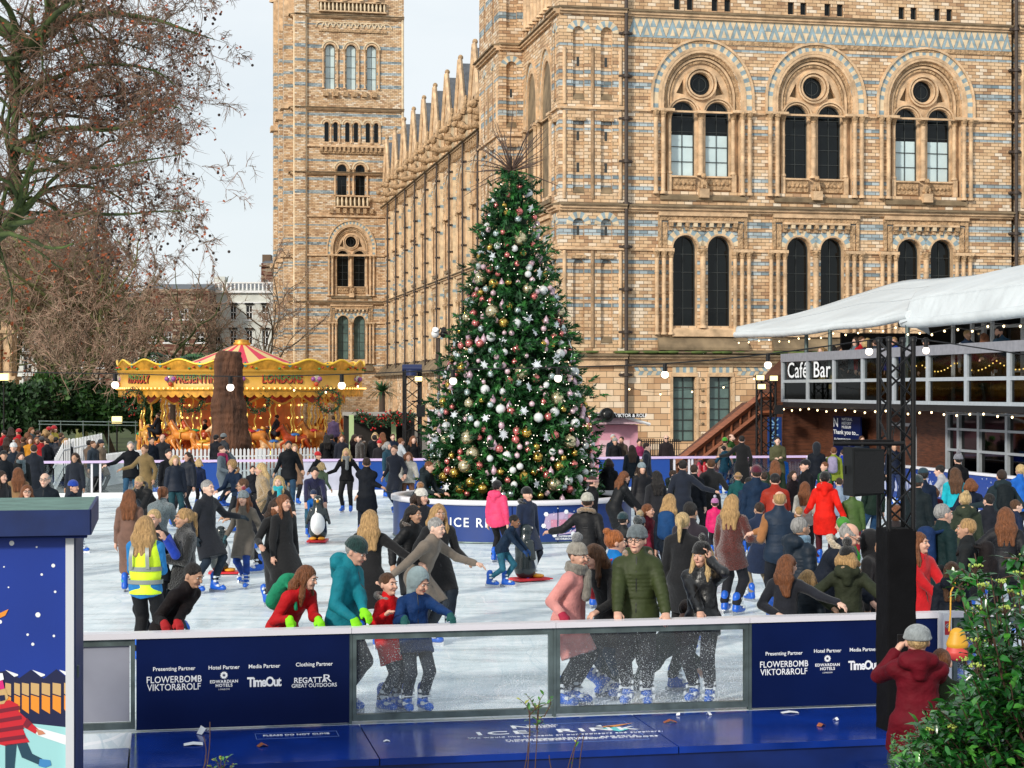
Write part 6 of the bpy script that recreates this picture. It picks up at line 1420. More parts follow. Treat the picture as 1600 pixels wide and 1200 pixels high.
# ================================================================ HEDGE, SHRUBS, PALMS
def leafmass(name, boxes, n, ls, mats, seed, label, cat, kind=None, core=True, up=.3):
 """leaf-sized faces filling lumpy ellipsoids"""
 rs = np.random.RandomState(seed); q = MB(); tot = sum(b[1][0]*b[1][2] for b in boxes); V, Fc, MI = [], [], []
 for c, r in boxes:
  k = int(n*r[0]*r[2]/tot); v = rs.randn(k, 3); v /= np.linalg.norm(v, axis=1)[:, None]; v *= (rs.uniform(.72, 1.06, (k, 1)))
  p = v*np.array(r) + np.array(c); d1 = rs.randn(k, 3); d1[:, 2] += up; d1 /= np.linalg.norm(d1, axis=1)[:, None]; d2 = np.cross(d1, rs.randn(k, 3)); d2 /= np.linalg.norm(d2, axis=1)[:, None]; s_ = ls*rs.uniform(.6, 1.3, (k, 1))
  A, B_, C_, D_ = p, p + d1*s_*.5 + d2*s_*.28, p + d1*s_, p + d1*s_*.5 - d2*s_*.28
  n0 = len(V); V.extend(np.stack([A, B_, C_, D_], 1).reshape(-1, 3).tolist()); Fc.extend([(n0+4*i, n0+4*i+1, n0+4*i+2, n0+4*i+3) for i in range(k)]); MI.extend(rs.randint(0, len(mats), k).tolist())
 q.v, q.f, q.m, q.uv, q.sm = V, Fc, MI, [None]*len(Fc), [False]*len(Fc)
 if core:
  for c, r in boxes: q.ball(c, 1, 0, 14, 8, (r[0]*.8, r[1]*.8, r[2]*.8))
 o = q.build(name, mats)
 if label: tag(o, label, cat, kind=kind)
 return o
ML1 = mat('hedge_leaf', (.02, .075, .012), .6); ML2 = mat('hedge_leaf_dark', (.01, .035, .008), .7); ML3 = mat('hedge_leaf_light', (.05, .12, .02), .6)
rr = random.Random(21)
def row(x0, x1, y0, y1, d, n, seed):
 rr = random.Random(seed); out = []
 for i in range(n):
  x = x0 + (x1 - x0)*(i + .5)/n; zt = gz(y0 + rr.uniform(-3, 6), d); zb = gz(y1, d); out.append(((gx(x, d), d + rr.uniform(-.6, .6), (zt + zb)/2), ((x1-x0)/n/F*d*.75, 1.3, (zt - zb)/2)))
 return out
leafmass('hedge', row(60, 235, 600, 672, 92, 9, 1), 15000, .34, [ML1, ML2, ML1, ML3], 1, 'tall dark ivy hedge behind the crowd left of the carousel', 'hedge')
leafmass('hedge', row(-60, 75, 598, 690, 88, 6, 2), 9000, .34, [ML2, ML1, ML2], 2, 'dark hedge at the left edge behind the spectators', 'hedge')
leafmass('shrub', row(60, 130, 590, 612, 95, 3, 3), 4000, .4, [ML3, ML1], 3, 'pale green shrub on top of the hedge at the left', 'shrub')
def palm(x, y, d, R_, n, lab, nm='palm', trunk=0, seed=1, up=.5, lw=.05):
 rr = random.Random(seed); e_ = empty(nm, (gx(x, d), d, -.1), 0, lab, 'palm'); h_ = gz(y, d) + .1; q = MB()
 for k_ in range(n):
  an = rr.random()*6.283; el = rr.uniform(-.5, 1.4)*up + .2; dv = Vector((math.cos(an), math.sin(an), el)).normalized(); p = Vector((0, 0, h_)); pts = [p]
  for s_ in range(5): p = p + dv*R_/5; dv = (dv + Vector((0, 0, -.22))).normalized(); pts.append(p)
  sd_ = Vector((-math.sin(an), math.cos(an), 0))
  if nm == 'fern_palm':
   for s_ in range(1, 6):
    for t_ in (0, .33, .66):
     b_ = pts[s_ - 1].lerp(pts[s_], t_)
     for sg in (-1, 1): tp = b_ + sd_*sg*R_*.2*(1 - s_*.12) + dv*.2 + Vector((0, 0, -.08)); q.poly([b_ + dv*lw, b_ - dv*lw, tp], rr.randrange(2))
  else:
   for s_ in range(5): w0, w1 = lw*(1 - s_/5.2), lw*(1 - (s_+1)/5.2); q.poly([pts[s_] - sd_*w0, pts[s_] + sd_*w0, pts[s_+1] + sd_*w1, pts[s_+1] - sd_*w1], rr.randrange(2))
 q.build('fronds', [mat('frond_green', (.03, .13, .03), .5), mat('frond_dark', (.015, .06, .02), .5)], e_)
 q = MB(); q.tube([(0, 0, 0), (0, 0, h_)], [.16, .11], 8); q.build('trunk', mat('bark', (0,0,0)), e_); return e_
palm(597, 612, 70, .95, 70, 'spiky cabbage palm standing before the receding wing', 'spiky_palm', 1, 2, .8, .05)
palm(270, 572, 92, 2.2, 46, 'bright green tree fern behind the left of the carousel', 'fern_palm', 1, 3, .5, .09)
# ================================================================ BARE TREES
M_MOSSB = mat('mossy_bark', (.06, .075, .022), .9, noise=.5, nscale=1.5); M_BARKB = mat('grey_bark', (.10, .075, .05), .9, noise=.4, nscale=2); M_TWIG = mat('fine_twig', (.15, .10, .065), .85); M_TWIGR = mat('russet_twig', (.25, .125, .08), .85); M_TWIGF = mat('pale_twig', (.27, .19, .13), .85); M_TWIGG = mat('tan_twig', (.34, .21, .15), .85)
M_RUST = mat('russet_leaf', (.38, .09, .03), .8)
class TreeB:
 def __init__(s, seed): s.r = random.Random(seed); s.limb = MB(); s.tw = MB(); s.tv = []; s.tf = []; s.tm = []; s.tips = []
 def rnd(s, k): g = s.r.gauss; return Vector((g(0, k), g(0, k), g(0, k)))
 def thin(s, a, b, w0, w1, mi):
  dr = (b - a); x = dr.orthogonal().normalized(); y = dr.cross(x).normalized(); n0 = len(s.tv)
  for p, w in ((a, w0), (b, w1)):
   for an in (0, 2.094, 4.189): s.tv.append(tuple(p + (x*math.cos(an) + y*math.sin(an))*w))
  for i in range(3): s.tf.append((n0+i, n0+(i+1) % 3, n0+3+(i+1) % 3, n0+3+i)); s.tm.append(mi)
 def twig(s, p, d_, L_, lev, w, droop, dens):
  n_ = 3; pts = [p]; dd = d_.normalized()
  for i in range(n_): dd = (dd + s.rnd(.16) + Vector((0, 0, droop))).normalized(); pts.append(pts[-1] + dd*L_/n_)
  mi = s.r.choice((0, 0, 1))
  for i in range(n_): s.thin(pts[i], pts[i+1], w*(1 - i/n_*.6), w*(1 - (i+1)/n_*.6), mi)
  if lev <= 0: s.tips.append(pts[-1]); return
  for _ in range(dens):
   t_ = s.r.uniform(.15, 1); i = min(n_ - 1, int(t_*n_)); q = pts[i].lerp(pts[i+1], t_*n_ - i); s.twig(q, dd + s.rnd(.65), L_*s.r.uniform(.45, .7), lev - 1, w*.6, droop, dens)
 def branch(s, p, d_, L_, w, lev, droop=0., up=.0, dens=4, tl=.3, kids=5, twd=.012, tlev=1):
  n_ = 5; pts = [p]; dd = d_.normalized()
  for i in range(n_): dd = (dd + s.rnd(.17) + Vector((0, 0, up))).normalized(); pts.append(pts[-1] + dd*L_/n_)
  if w > .03: s.limb.tube(pts, [w*(1 - .55*i/n_) for i in range(n_ + 1)], 7 if w > .1 else 5, 0, False)
  else:
   for i in range(n_): s.thin(pts[i], pts[i+1], w*(1 - .5*i/n_), w*(1 - .5*(i+1)/n_), 0)
  if lev <= 0:
   for _ in range(kids*2):
    i = s.r.randrange(n_); q = pts[i].lerp(pts[i+1], s.r.random()); s.twig(q, dd*.7 + s.rnd(.6), L_*tl*s.r.uniform(.6, 1.3), tlev, twd, droop, dens)
   return
  for k_ in range(kids):
   t_ = s.r.uniform(.25, 1) if k_ else .98; i = min(n_ - 1, int(t_*n_)); q = pts[i].lerp(pts[i+1], t_*n_ - i)
   s.branch(q, dd*.75 + s.rnd(.55) + Vector((0, 0, .1)), L_*s.r.uniform(.5, .78), w*(.62 if k_ == 0 else .45), lev - 1, droop, up, dens, tl, kids, twd, tlev)
 def along(s, P_, w0, w1, nk, L_, lev, droop, **kw):
  P_ = dense(P_, 4); n_ = len(P_); s.limb.tube(P_, [w0 + (w1 - w0)*i/(n_-1) for i in range(n_)], 8, 0, True)
  for k_ in range(nk):
   i = s.r.randrange(max(1, int(n_*.15)), n_ - 1); dr = (P_[i+1] - P_[i]).normalized(); ww = (w0 + (w1-w0)*i/(n_-1))*.5
   s.branch(P_[i], dr*.6 + s.rnd(.7), L_*s.r.uniform(.5, 1.15), ww, lev, droop, **kw)
 def finish(s, name, loc, label, mb, mt, balls=0, ballr=.05, leaves=0, lr=.12, bias=None):
  e_ = empty(name, loc, 0, label, 'tree'); off = -Vector(loc)
  def sh(q): q.v = [(v[0]+off.x, v[1]+off.y, v[2]+off.z) for v in q.v]; return q
  sh(s.limb).build('limbs', mb, e_)
  t = MB(); t.v, t.f, t.m, t.uv, t.sm = s.tv, s.tf, s.tm, [None]*len(s.tf), [False]*len(s.tf); sh(t).build('twigs', mt, e_)
  if balls or leaves:
   q = MB(); tp = s.tips if bias is None else [x for x in s.tips if bias(x)]
   for _ in range(min(balls, len(tp)*2)): p = s.r.choice(tp); a = s.r.uniform(.1, .3); q.ball(p - Vector((0, 0, a)), ballr, 0, 6, 4)
   if balls: sh(q).build('seed_balls', mat('seed_ball', (.035, .02, .015), .8), e_)
   q = MB()
   for _ in range(leaves): p = s.r.choice(s.tips); a = s.rnd(1).normalized()*lr; b = a.orthogonal().normalized()*lr*.6; q.poly([p, p + a*.5 + b, p + a, p + a*.5 - b])
   if leaves: sh(q).build('leaves', M_RUST, e_)
  print(name, len(s.tf), len(s.tips)); return e_
# big mossy plane reaching in from the left
T = TreeB(31); D = 33
def pd(x, y, dd=0): return px(x, y, D + dd)
T.limb.tube(dense([(gx(-330, D), D, -.4), pd(-320, 300), pd(-260, 60), pd(-210, -260)], 4), [.6, .5, .42, .3] + [.3]*0 if False else [.6 - .3*i/12 for i in range(13)], 12, 0)
kw = dict(dens=4, tl=.38, kids=4, twd=.0075, tlev=1)
T.along([pd(-235, -60), pd(-90, -10), pd(0, 40), pd(50, 72), pd(68, 50, 1), pd(80, 20, 1), pd(66, -60, 2)], .19, .1, 19, 1.6, 1, -.06, **kw)
T.along([pd(62, 62), pd(120, 28), pd(180, 22), pd(240, 30), pd(300, 50), pd(335, 62)], .075, .006, 20, 1.0, 1, -.12, **kw)
T.along([pd(60, 60), pd(90, 20, -1), pd(150, -10, -2), pd(230, -10, -2)], .07, .02, 17, 1.2, 1, -.1, **kw)
T.along([pd(-300, 420), pd(-80, 400), pd(0, 365), pd(32, 325), pd(20, 250), pd(24, 180), pd(30, 60)], .17, .05, 26, 1.5, 1, -.05, **kw)
T.along([pd(26, 225), pd(60, 212), pd(110, 200), pd(170, 203), pd(210, 190), pd(262, 166), pd(285, 172)], .07, .006, 20, 1.0, 1, -.08, **kw)
T.along([pd(22, 182), pd(80, 178, 1), pd(140, 185, 1), pd(210, 192, 1)], .05, .01, 18, 1.1, 1, -.08, **kw)
T.along([pd(30, 330), pd(70, 300), pd(110, 290, 1), pd(170, 300, 1), pd(215, 330, 1)], .06, .01, 20, 1.1, 1, -.08, **kw)
T.along([pd(24, 150), pd(90, 120), pd(160, 100), pd(240, 110), pd(280, 140)], .06, .006, 21, 1.1, 1, -.1, **kw)
T.along([pd(10, 350), pd(60, 345, -1), pd(120, 335, -1), pd(190, 335, -1), pd(250, 330, -1), pd(298, 330, -1)], .055, .005, 22, .9, 1, -.1, **kw)
T.along([pd(10, 120, 1), pd(90, 150, 1), pd(170, 150, 1), pd(250, 135, 1)], .05, .008, 24, 1.1, 1, -.08, **kw)
T.along([pd(20, 230), pd(80, 250, -1), pd(150, 262, -1), pd(230, 250, -1), pd(290, 240, -1)], .055, .005, 19, 1.0, 1, -.08, **kw)
T.along([pd(0, 100, 2), pd(80, 80, 2), pd(160, 60, 2), pd(240, 85, 2)], .055, .01, 20, 1.1, 1, -.08, **kw)
T.finish('plane_tree', (gx(-330, D), D, -.4), 'huge bare mossy plane tree with seed balls reaching in from the upper left', [mat('mossy_limb', (.05, .075, .02), .9, noise=.8, nscale=1.2, bump=.4)], [M_TWIG, M_TWIGR], 460, .028, 2200, .06, lambda p: p.x > gx(150, D))
def bare(x, d, ytop, w, lab, seed, col=M_MOSSB, kids=5, lev=2, twd=.03, trunkx=None, leaves=0, lean=0, dens=4, name='bare_tree'):
 t = TreeB(seed); H_ = gz(ytop, d); R_ = w/F*d; b = Vector((gx(x, d), d, -.1)); th = H_*.28
 t.limb.tube([b, b + Vector((lean*.4, 0, th*.5)), b + Vector((lean, 0, th))], [R_*.09, R_*.07, R_*.06], 10); top = b + Vector((lean, 0, th))
 for k_ in range(7):
  an = 6.283*k_/7 + t.r.random(); sp = t.r.uniform(.25, .8); dv = Vector((math.cos(an)*sp, math.sin(an)*sp*.6, t.r.uniform(.6, 1.1)))
  t.branch(top + Vector((0, 0, -t.r.uniform(0, th*.3))), dv, (H_ - th)*.62, R_*.042, lev, 0, .03, dens, .38, kids, twd, 1)
 return t.finish(name, tuple(b), lab, [col], [M_TWIGF, M_TWIGG], 0, .05, leaves, .2)
bare(128, 100, 320, 120, 'bare mossy plane tree with pale green limbs, second from the left behind the hedge', 41, mat('pale_moss_limb', (.16, .17, .06), .9, noise=.4), kids=5, leaves=500)
bare(20, 112, 350, 100, 'bare tree at the far left behind the dark hedge', 42, leaves=200)
bare(215, 125, 400, 80, 'bare twiggy tree in front of the red brick house', 43, kids=3)
bare(178, 92, 420, 50, 'slim bare tree with leaning grey trunk at the end of the hedge', 44, M_BARKB, lean=-1.2, kids=4)
bare(285, 150, 440, 50, 'bare tree in front of the gap between the brick and white houses', 45, kids=3)
bare(415, 150, 425, 55, 'bare dark tree in front of the white terrace house', 46, M_BARKB, kids=3)
bare(75, 140, 340, 120, 'tall bare brown tree behind the others at left', 47, leaves=300)
# lit brass lantern and small lamps at the left hedge
for x, y, lab in ((5, 589, 'yellow lit lantern sign at the left edge above the hedge'), (182, 656, 'small pale lamp on the hedge, nearer the carousel'),):
 d_ = 84; q = MB(); q.box((gx(x, d_) - .22, d_, gz(y, d_) - .16), (gx(x, d_) + .22, d_ + .2, gz(y, d_) + .16)); q.tube([(gx(x, d_), d_ + .1, -.1), (gx(x, d_), d_ + .1, gz(y, d_))], .04, 6, 1); tag(q.build('lantern', [M_FLOOD, M_BLACK]), lab, 'lantern')
# ================================================================ PEOPLE
def clothmat(name, rough, noise=.25, nscale=9, bump=.4, bscale=90, sheen=0, coat=0, stretch=None, bdist=.006, spec=.35): return mat(name, (.5,.5,.5), rough, 0, noise, nscale, bump, bscale, coat, objcol=True, stretch=stretch, sheen=sheen, bdist=bdist, spec=spec)
M_SKIN = clothmat('skin', .5, .14, 12, .15, 60)
M_CLOTH = clothmat('wool_cloth', .85, .22, 7, .5, 26, sheen=.15, bdist=.02); M_PUFF = clothmat('quilted_nylon', .6, .2, 8, .4, 16, bdist=.02, spec=.3); M_SHELL = clothmat('shell_fabric', .72, .22, 7, .7, 11, bdist=.035, spec=.18); M_LEATH = clothmat('black_leather', .38, .2, 7, .6, 14, bdist=.025, spec=.6)
M_DENIM = clothmat('denim', .8, .35, 8, .5, 18, bdist=.02); M_HAIR = clothmat('hair', .45, .45, 14, 1, 22, stretch=(4, 4, .6), bdist=.03); M_FUR = clothmat('fur_trim', .9, .5, 45, 1, 60, sheen=.5, bdist=.03); M_KNIT = clothmat('knitted_wool', .9, .3, 30, 1, 70, stretch=(1, 1, .5), bdist=.015, sheen=.3)
M_GLOVE = clothmat('glove', .7, .15)
M_EYE = mat('eye_dark', (.02, .015, .012), .2); M_LIP = mat('lips', (.34, .085, .075), .5); M_GLS = mat('glasses_frame', (.01, .01, .012), .3)
M_SK1 = mat('skate_blue', (.008, .10, .52), .35, noise=.15, nscale=20); M_SK2 = mat('skate_buckle', (.6, .65, .7), .4); M_SK3 = mat('skate_blade', (.5, .52, .55), .25, .9); M_SHOE = mat('dark_shoe', (.02, .018, .018), .5)
def V3(*a): return np.array(a, float)
def rotm(ax, deg):
 c, s = math.cos(R(deg)), math.sin(R(deg))
 return np.array({'x': [[1,0,0],[0,c,-s],[0,s,c]], 'z': [[c,-s,0],[s,c,0],[0,0,1]], 'y': [[c,0,s],[0,1,0],[-s,0,c]]}[ax])
def ik(a, t, l1, l2, pole):
 d = t - a; L_ = np.linalg.norm(d); mx_ = (l1 + l2)*.998
 if L_ > mx_: t = a + d/L_*mx_; d = t - a; L_ = mx_
 L_ = max(L_, abs(l1 - l2) + .02); u = d/np.linalg.norm(d); x = (l1*l1 - l2*l2 + L_*L_)/(2*L_); h = math.sqrt(max(0, l1*l1 - x*x)); p = np.array(pole, float); p = p - u*(p @ u); p /= (np.linalg.norm(p) + 1e-9)
 return a + u*x + p*h, t
# hands/feet: (side, forward, height); side + is the body's left
POSES = {
 'stand': dict(), 'pockets': dict(hands=((.20,.10,.95), (-.20,.10,.95))),
 'stride': dict(lean=7, hands=((.34,.16,.98), (-.34,-.06,.92)), feet=((.1,.2,.0), (-.1,-.24,.03))),
 'stride2': dict(lean=9, hands=((.32,-.1,.95), (-.36,.2,1.0)), feet=((.1,-.3,.06), (-.1,.2,.0)), crouch=.03),
 'glide': dict(lean=5, hands=((.5,.12,1.08), (-.5,.1,1.04)), feet=((.13,.08,0), (-.13,-.12,0))),
 'reachl': dict(lean=4, hands=((.6,.12,1.12), (-.25,.02,.86)), feet=((.13,.05,0), (-.12,-.1,0))),
 'reachr': dict(lean=4, hands=((.26,.02,.86), (-.6,.12,1.1)), feet=((.12,-.1,0), (-.13,.05,0))),
 'hold': dict(hands=((.10,.30,1.12), (-.08,.30,1.10))), 'fwd': dict(lean=10, hands=((.16,.5,1.08), (-.16,.5,1.05)), feet=((.1,.1,0), (-.1,-.12,0))),
 'phone': dict(hands=((.14,.17,1.50), (-.18,.25,1.0)), headyaw=-10), 'bend': dict(lean=42, crouch=.06, hands=((.2,.55,.75), (-.2,.55,.75)), feet=((.12,.05,0), (-.12,-.15,0))),
 'leanf': dict(lean=24, hands=((.2,.45,.98), (-.2,.45,.98)), feet=((.1,-.05,0), (-.1,-.12,0))),
 'push': dict(lean=30, crouch=.04, hands=((.12,.52,.82), (-.12,.52,.82)), feet=((.12,.0,0), (-.12,-.28,.02))),
 'sit': dict(crouch=.42, hands=((.12,.35,.75), (-.12,.35,.75)), feet=((.22,.25,.08), (-.22,.25,.08))),
 'kneel': dict(lean=45, crouch=.5, hands=((.25,.6,.05), (-.2,.5,.3)), feet=((.2,.25,0), (-.15,-.55,.12))),
}
UA, FA, TH_, SH_ = .285, .245, .43, .42
def skeleton(ps, child):
 lean, cr = ps.get('lean', 0), ps.get('crouch', 0); fwd = V3(0, -1, 0)
 HZ = .91 - cr; back = math.sin(R(lean))*.28
 H = V3(0, back*.55, HZ); Rt = rotm('z', ps.get('twist', 0)) @ rotm('x', lean); up = Rt @ V3(0, 0, 1); rt = Rt @ V3(1, 0, 0)
 hs = 1.23 if child else 1.04
 S = dict(H=H, up=up, rt=rt, fw=Rt @ V3(0, -1, 0), hs=hs, chest=H + up*.36, waist=H + up*.14, neck=H + up*.53)
 Rh = rotm('z', ps.get('headyaw', 0)) @ rotm('x', ps.get('headpitch', lean*.45)); S['Rh'] = Rh
 S['head'] = S['neck'] + Rh @ V3(0, -.012, .135*hs); S['top'] = S['head'][2] + .118*hs
 for i, (sg, k) in enumerate(((1, 'l'), (-1, 'r'))):
  sh = H + up*.44 + rt*sg*.165; hd = ps.get('hands', ((.24,.03,.80), (-.24,.03,.80)))[i]; ft = ps.get('feet', ((.095,.02,0), (-.095,-.03,0)))[i]
  T_ = V3(hd[0], -hd[1], hd[2]); pole = V3(sg*.32, .45, -.85) if hd[2] < 1.35 else V3(sg*.6, .1, -1)
  el, wr = ik(sh, T_, UA, FA, pole); S['sh'+k], S['el'+k], S['wr'+k] = sh, el, wr
  hp = H + rt*sg*.088 - V3(0, 0, .02); A = V3(ft[0], -ft[1] + back*.3, .155 + ft[2]); kn, an = ik(hp, A, TH_, SH_, V3(sg*.12, -1, .1)); S['hp'+k], S['kn'+k], S['an'+k] = hp, kn, an
 return S
def bounds(S, m=.22):
 P_ = np.array([v for k, v in S.items() if isinstance(v, np.ndarray) and v.shape == (3,) and k not in ('up', 'rt', 'fw')]); return P_.min(0) - m, P_.max(0) + m
X_AX = (1, 0, 0)
def hand(s, S, k, sg, vx, glove=0, curl=.5, only=False):
 el, wr = S['el'+k], S['wr'+k]; d = wr - el; d /= np.linalg.norm(d); dn = S.get('hdir'+k)
 if dn is not None: d = np.array(dn, float); d /= np.linalg.norm(d)
 nrm = V3(-sg*.9, 0, -.2) if abs(d[2]) > .75 else V3(0, 0, -1);
 if S.get('hn'+k) is not None: nrm = V3(*S['hn'+k])
 nrm = nrm - d*(nrm @ d); nrm /= np.linalg.norm(nrm); lat = np.cross(d, nrm); th_side = S.get('thumb'+k, 1 if (lat @ V3(0, -1, 0) if abs(d[2]) > .75 else lat @ V3(-sg, 0, 0)) > 0 else -1)
 g = glove; mn = max(.0085, vx*.62) + g; base = wr + d*.012
 s.cone(base, base + d*.07, .024 + g, .027 + g, .01, tuple(lat), 1.5)
 for j, (o, ln) in enumerate(((-1.5, .068), (-.5, .078), (.5, .072), (1.5, .056))):
  a = base + d*.078 + lat*(-th_side)*o*.0185*(1 + g*12); c1 = curl*(.5 + .12*j); dd = d*math.cos(c1) + nrm*math.sin(c1); b = a + dd*ln*.5; c2 = c1 + curl*1.0; d2 = d*math.cos(c2) + nrm*math.sin(c2); c = b + d2*ln*.5
  s.cone(a, b, mn, mn, .004); s.cone(b, c, mn, mn*.85, .002)
 tb = base + d*.02 + lat*th_side*.028; td = d*.6 + lat*th_side*.6 + nrm*.35; td /= np.linalg.norm(td); tm_ = tb + td*.04; s.cone(tb, tm_, mn*1.25, mn*1.1, .008); d3 = d*.9 + nrm*.4; d3 /= np.linalg.norm(d3); s.cone(tm_, tm_ + d3*.03, mn*1.1, mn*.9, .003)
def g_body(S, lvl, o):
 vx = (.0085, .0125, .019)[lvl]; lo, hi = bounds(S); s = SDF(lo, hi, vx); hs, Rh, hc = S['hs'], S['Rh'], S['head']
 W_ = lambda x, y, z: hc + Rh @ (V3(x, y, z)*hs)
 s.ell(W_(0, .012, .025), V3(.073, .09, .09)*hs, 0, Rh); s.cone(W_(0, -.02, -.02), W_(0, -.045, -.075), .062*hs, .036*hs, .03, tuple(Rh @ V3(1, 0, 0)), 1.12)
 s.ell(W_(0, -.03, -.02), V3(.058, .062, .075)*hs, .02, Rh)
 s.cone(S['neck'] - S['up']*.04, W_(0, .02, -.05), .056, .05, .02)
 if lvl < 2:
  for sg in (-1, 1):
   s.ell(W_(sg*.031, -.102, .012), V3(.018, .016, .012)*hs, 0, Rh, True); s.ell(W_(sg*.078, .01, -.005), V3(.012, .022, .032)*hs, .006, Rh)
   s.ell(W_(sg*.036, -.078, -.028), V3(.02, .018, .02)*hs, .015, Rh)
  s.cone(W_(0, -.088, .018), W_(0, -.112, -.018), .008*hs, .0135*hs, .008); s.ell(W_(0, -.086, -.052), V3(.024, .012, .011)*hs, .006, Rh); s.ell(W_(0, -.083, -.083), V3(.02, .014, .014)*hs, .012, Rh)
  s.ell(W_(0, -.086, .036), V3(.045, .012, .01)*hs, .01, Rh)
 else:
  s.cone(W_(0, -.085, .018), W_(0, -.108, -.015), .012*hs, .018*hs, .008)
  for sg in (-1, 1): s.ell(W_(sg*.078, .01, -.005), V3(.014, .022, .032)*hs, .006, Rh)
 s.cone(S['waist'], S['chest'], .08, .085, .02, tuple(S['rt']), 1.25); s.cone(S['H'], S['waist'], .09, .08, .02, tuple(S['rt']), 1.15); s.cone(S['shl'], S['shr'], .04, .04, .02); s.cone(S['chest'], S['neck'], .09, .055, .04)
 for k, sg in (('l', 1), ('r', -1)):
  s.cone(S['sh'+k], S['el'+k], .048, .038, .03); s.cone(S['el'+k], S['wr'+k], .038, .026, .015); hand(s, S, k, sg, vx, 0, o.get('curl', .5))
  s.cone(S['hp'+k], S['kn'+k], .06, .042, .02); s.cone(S['kn'+k], S['an'+k], .04, .028, .02)
 return s.mesh('person', M_SKIN)
def g_glove(S, lvl, o):
 vx = (.0085, .0125, .019)[lvl]; lo, hi = bounds({k: S[k] for k in ('wrl', 'wrr', 'ell', 'elr')}, .2); s = SDF(lo, hi, vx)
 for k, sg in (('l', 1), ('r', -1)):
  hand(s, S, k, sg, vx, .005, o.get('curl', .5)); d = (S['el'+k] - S['wr'+k]); d /= np.linalg.norm(d); s.cone(S['wr'+k] + d*.05, S['wr'+k] - d*.02, .037, .032, .01)
 return s.mesh('gloves', M_GLOVE)
CT = {  # style: (material, padding, below the hip, quilting, noise amplitude)
 'jacket': ('s', .012, .06, 0, .004), 'shell': ('s', .02, .16, 0, .006), 'parka': ('s', .022, .26, 0, .005), 'coat': ('c', .014, .36, 0, .004), 'long': ('c', .014, .56, 0, .004),
 'puffer': ('p', .03, .08, 1, .003), 'lpuffer': ('p', .026, .36, 1, .003), 'vest': ('p', .03, .06, 1, .002), 'knit': ('k', .008, .04, 0, .002), 'fur': ('f', .03, .2, 0, .008), 'flong': ('f', .03, .48, 0, .008), 'leather': ('l', .026, .12, 0, .006)}
def g_coat(S, lvl, o, style='jacket', hood=0, hemx=1.0):
 mt, pad, ln, ql, am = CT[style]; vx = (.0125, .016, .024)[lvl]; lo, hi = bounds(S, .26); s = SDF(lo, hi, vx); rt = tuple(S['rt']); up = S['up']; H = S['H']; q = 1 if ql and lvl < 2 else 0
 gi = 1 - .08*o.get('fem', 0)
 s.cone(S['chest'] + up*.02, S['waist'] + up*.02, (.108 + pad)*gi, (.100 + pad)*gi, .03, rt, 1.30, 6*q, .010); s.cone(S['shl']*.9 + S['shr']*.1, S['shr']*.9 + S['shl']*.1, .058 + pad*.5, .058 + pad*.5, .05); [s.cone(S['neck'] - up*.02, S['sh'+k] + S['rt']*0, .06 + pad*.3, .05 + pad*.5, .04) for k in 'lr']
 s.cone(S['waist'] + up*.03, H - up*.02, (.106 + pad)*gi, .122 + pad, .03, rt, 1.28, 4*q, .010)
 s.cone(S['chest'], S['neck'] + up*.0, .1, .066 + pad*.3, .04); s.cone(S['neck'] - up*.01, S['neck'] + up*.035, .066 + pad*.4, .062 + pad*.4, .012)
 hem = .04 + ln; kmid = (S['knl'] + S['knr'])/2; dn = kmid - H; dn = dn/np.linalg.norm(dn); dn = dn*.75 + V3(0, 0, -1)*.25; dn /= np.linalg.norm(dn); hp = H + dn*hem
 s.cone(H, hp + dn*.06, .125 + pad, .135 + pad + ln*.09*hemx, .03, rt, 1.2, (3 if ln > .2 else 1)*q, .01)
 for k in ('l', 'r'):
  t_ = min(1, (hem + .05)/TH_); e_ = S['hp'+k] + (S['kn'+k] - S['hp'+k])*t_; s.cone(S['hp'+k], e_, .1 + pad*.6, .085 + pad*.6, .04)
  if hem > TH_: s.cone(S['kn'+k], S['kn'+k] + (S['an'+k] - S['kn'+k])*min(1, (hem - TH_ + .05)/SH_), .085 + pad*.5, .08, .05)
 s.cut(hp, dn)
 if style != 'vest':
  for k in ('l', 'r'):
   w = S['wr'+k]; d = w - S['el'+k]; d /= np.linalg.norm(d)
   s.cone(S['sh'+k], S['el'+k], .058 + pad*.55, .048 + pad*.6, .025, None, 1, 4*q, .008); s.cone(S['el'+k], w - d*.012, .048 + pad*.6, .038 + pad*.5, .015, None, 1, 4*q, .008)
 if hood:
  b = S['neck'] - S['fw']*.10 + up*.005; s.cone(b - S['rt']*.08, b + S['rt']*.08, .07, .07, .03); s.cone(b - S['fw']*.02, b - up*.13 - S['fw']*.035, .085, .04, .03)
 if style == 'vest':
  pass
 s.noise(am*1.5, 19 if lvl < 2 else 12, 7); s.noise(am*1.3, 8, 11)
 if lvl == 0: s.noise(am*.5, 55, 9)
 c = S['head'] + S['Rh'] @ (V3(0, -.06, -.02)*S['hs']); s.ell(c, V3(.07, .075, .095)*S['hs'], 0, S['Rh'], True)
 zp = []
 if lvl < 2:
  fd = S['fw']; n_ = 14
  for i in range(n_):
   p0 = S['neck'] + up*.02 + (H - up*.02 - S['neck'])*i/(n_-1)
   for j in range(60):
    p_ = p0 + fd*(.03 + .006*j); ix = tuple(np.clip(((p_ - s.lo)/vx).astype(int), 0, s.n - 1))
    if s.f[ix] > 0: break
   zp.append(tuple(p_ - fd*.004))
 ZIPS[0] = zp
 m = {'s': M_SHELL, 'c': M_CLOTH, 'p': M_PUFF, 'k': M_KNIT, 'f': M_FUR, 'l': M_LEATH}[mt]
 return s.mesh('coat', m)
ZIPS = [None]
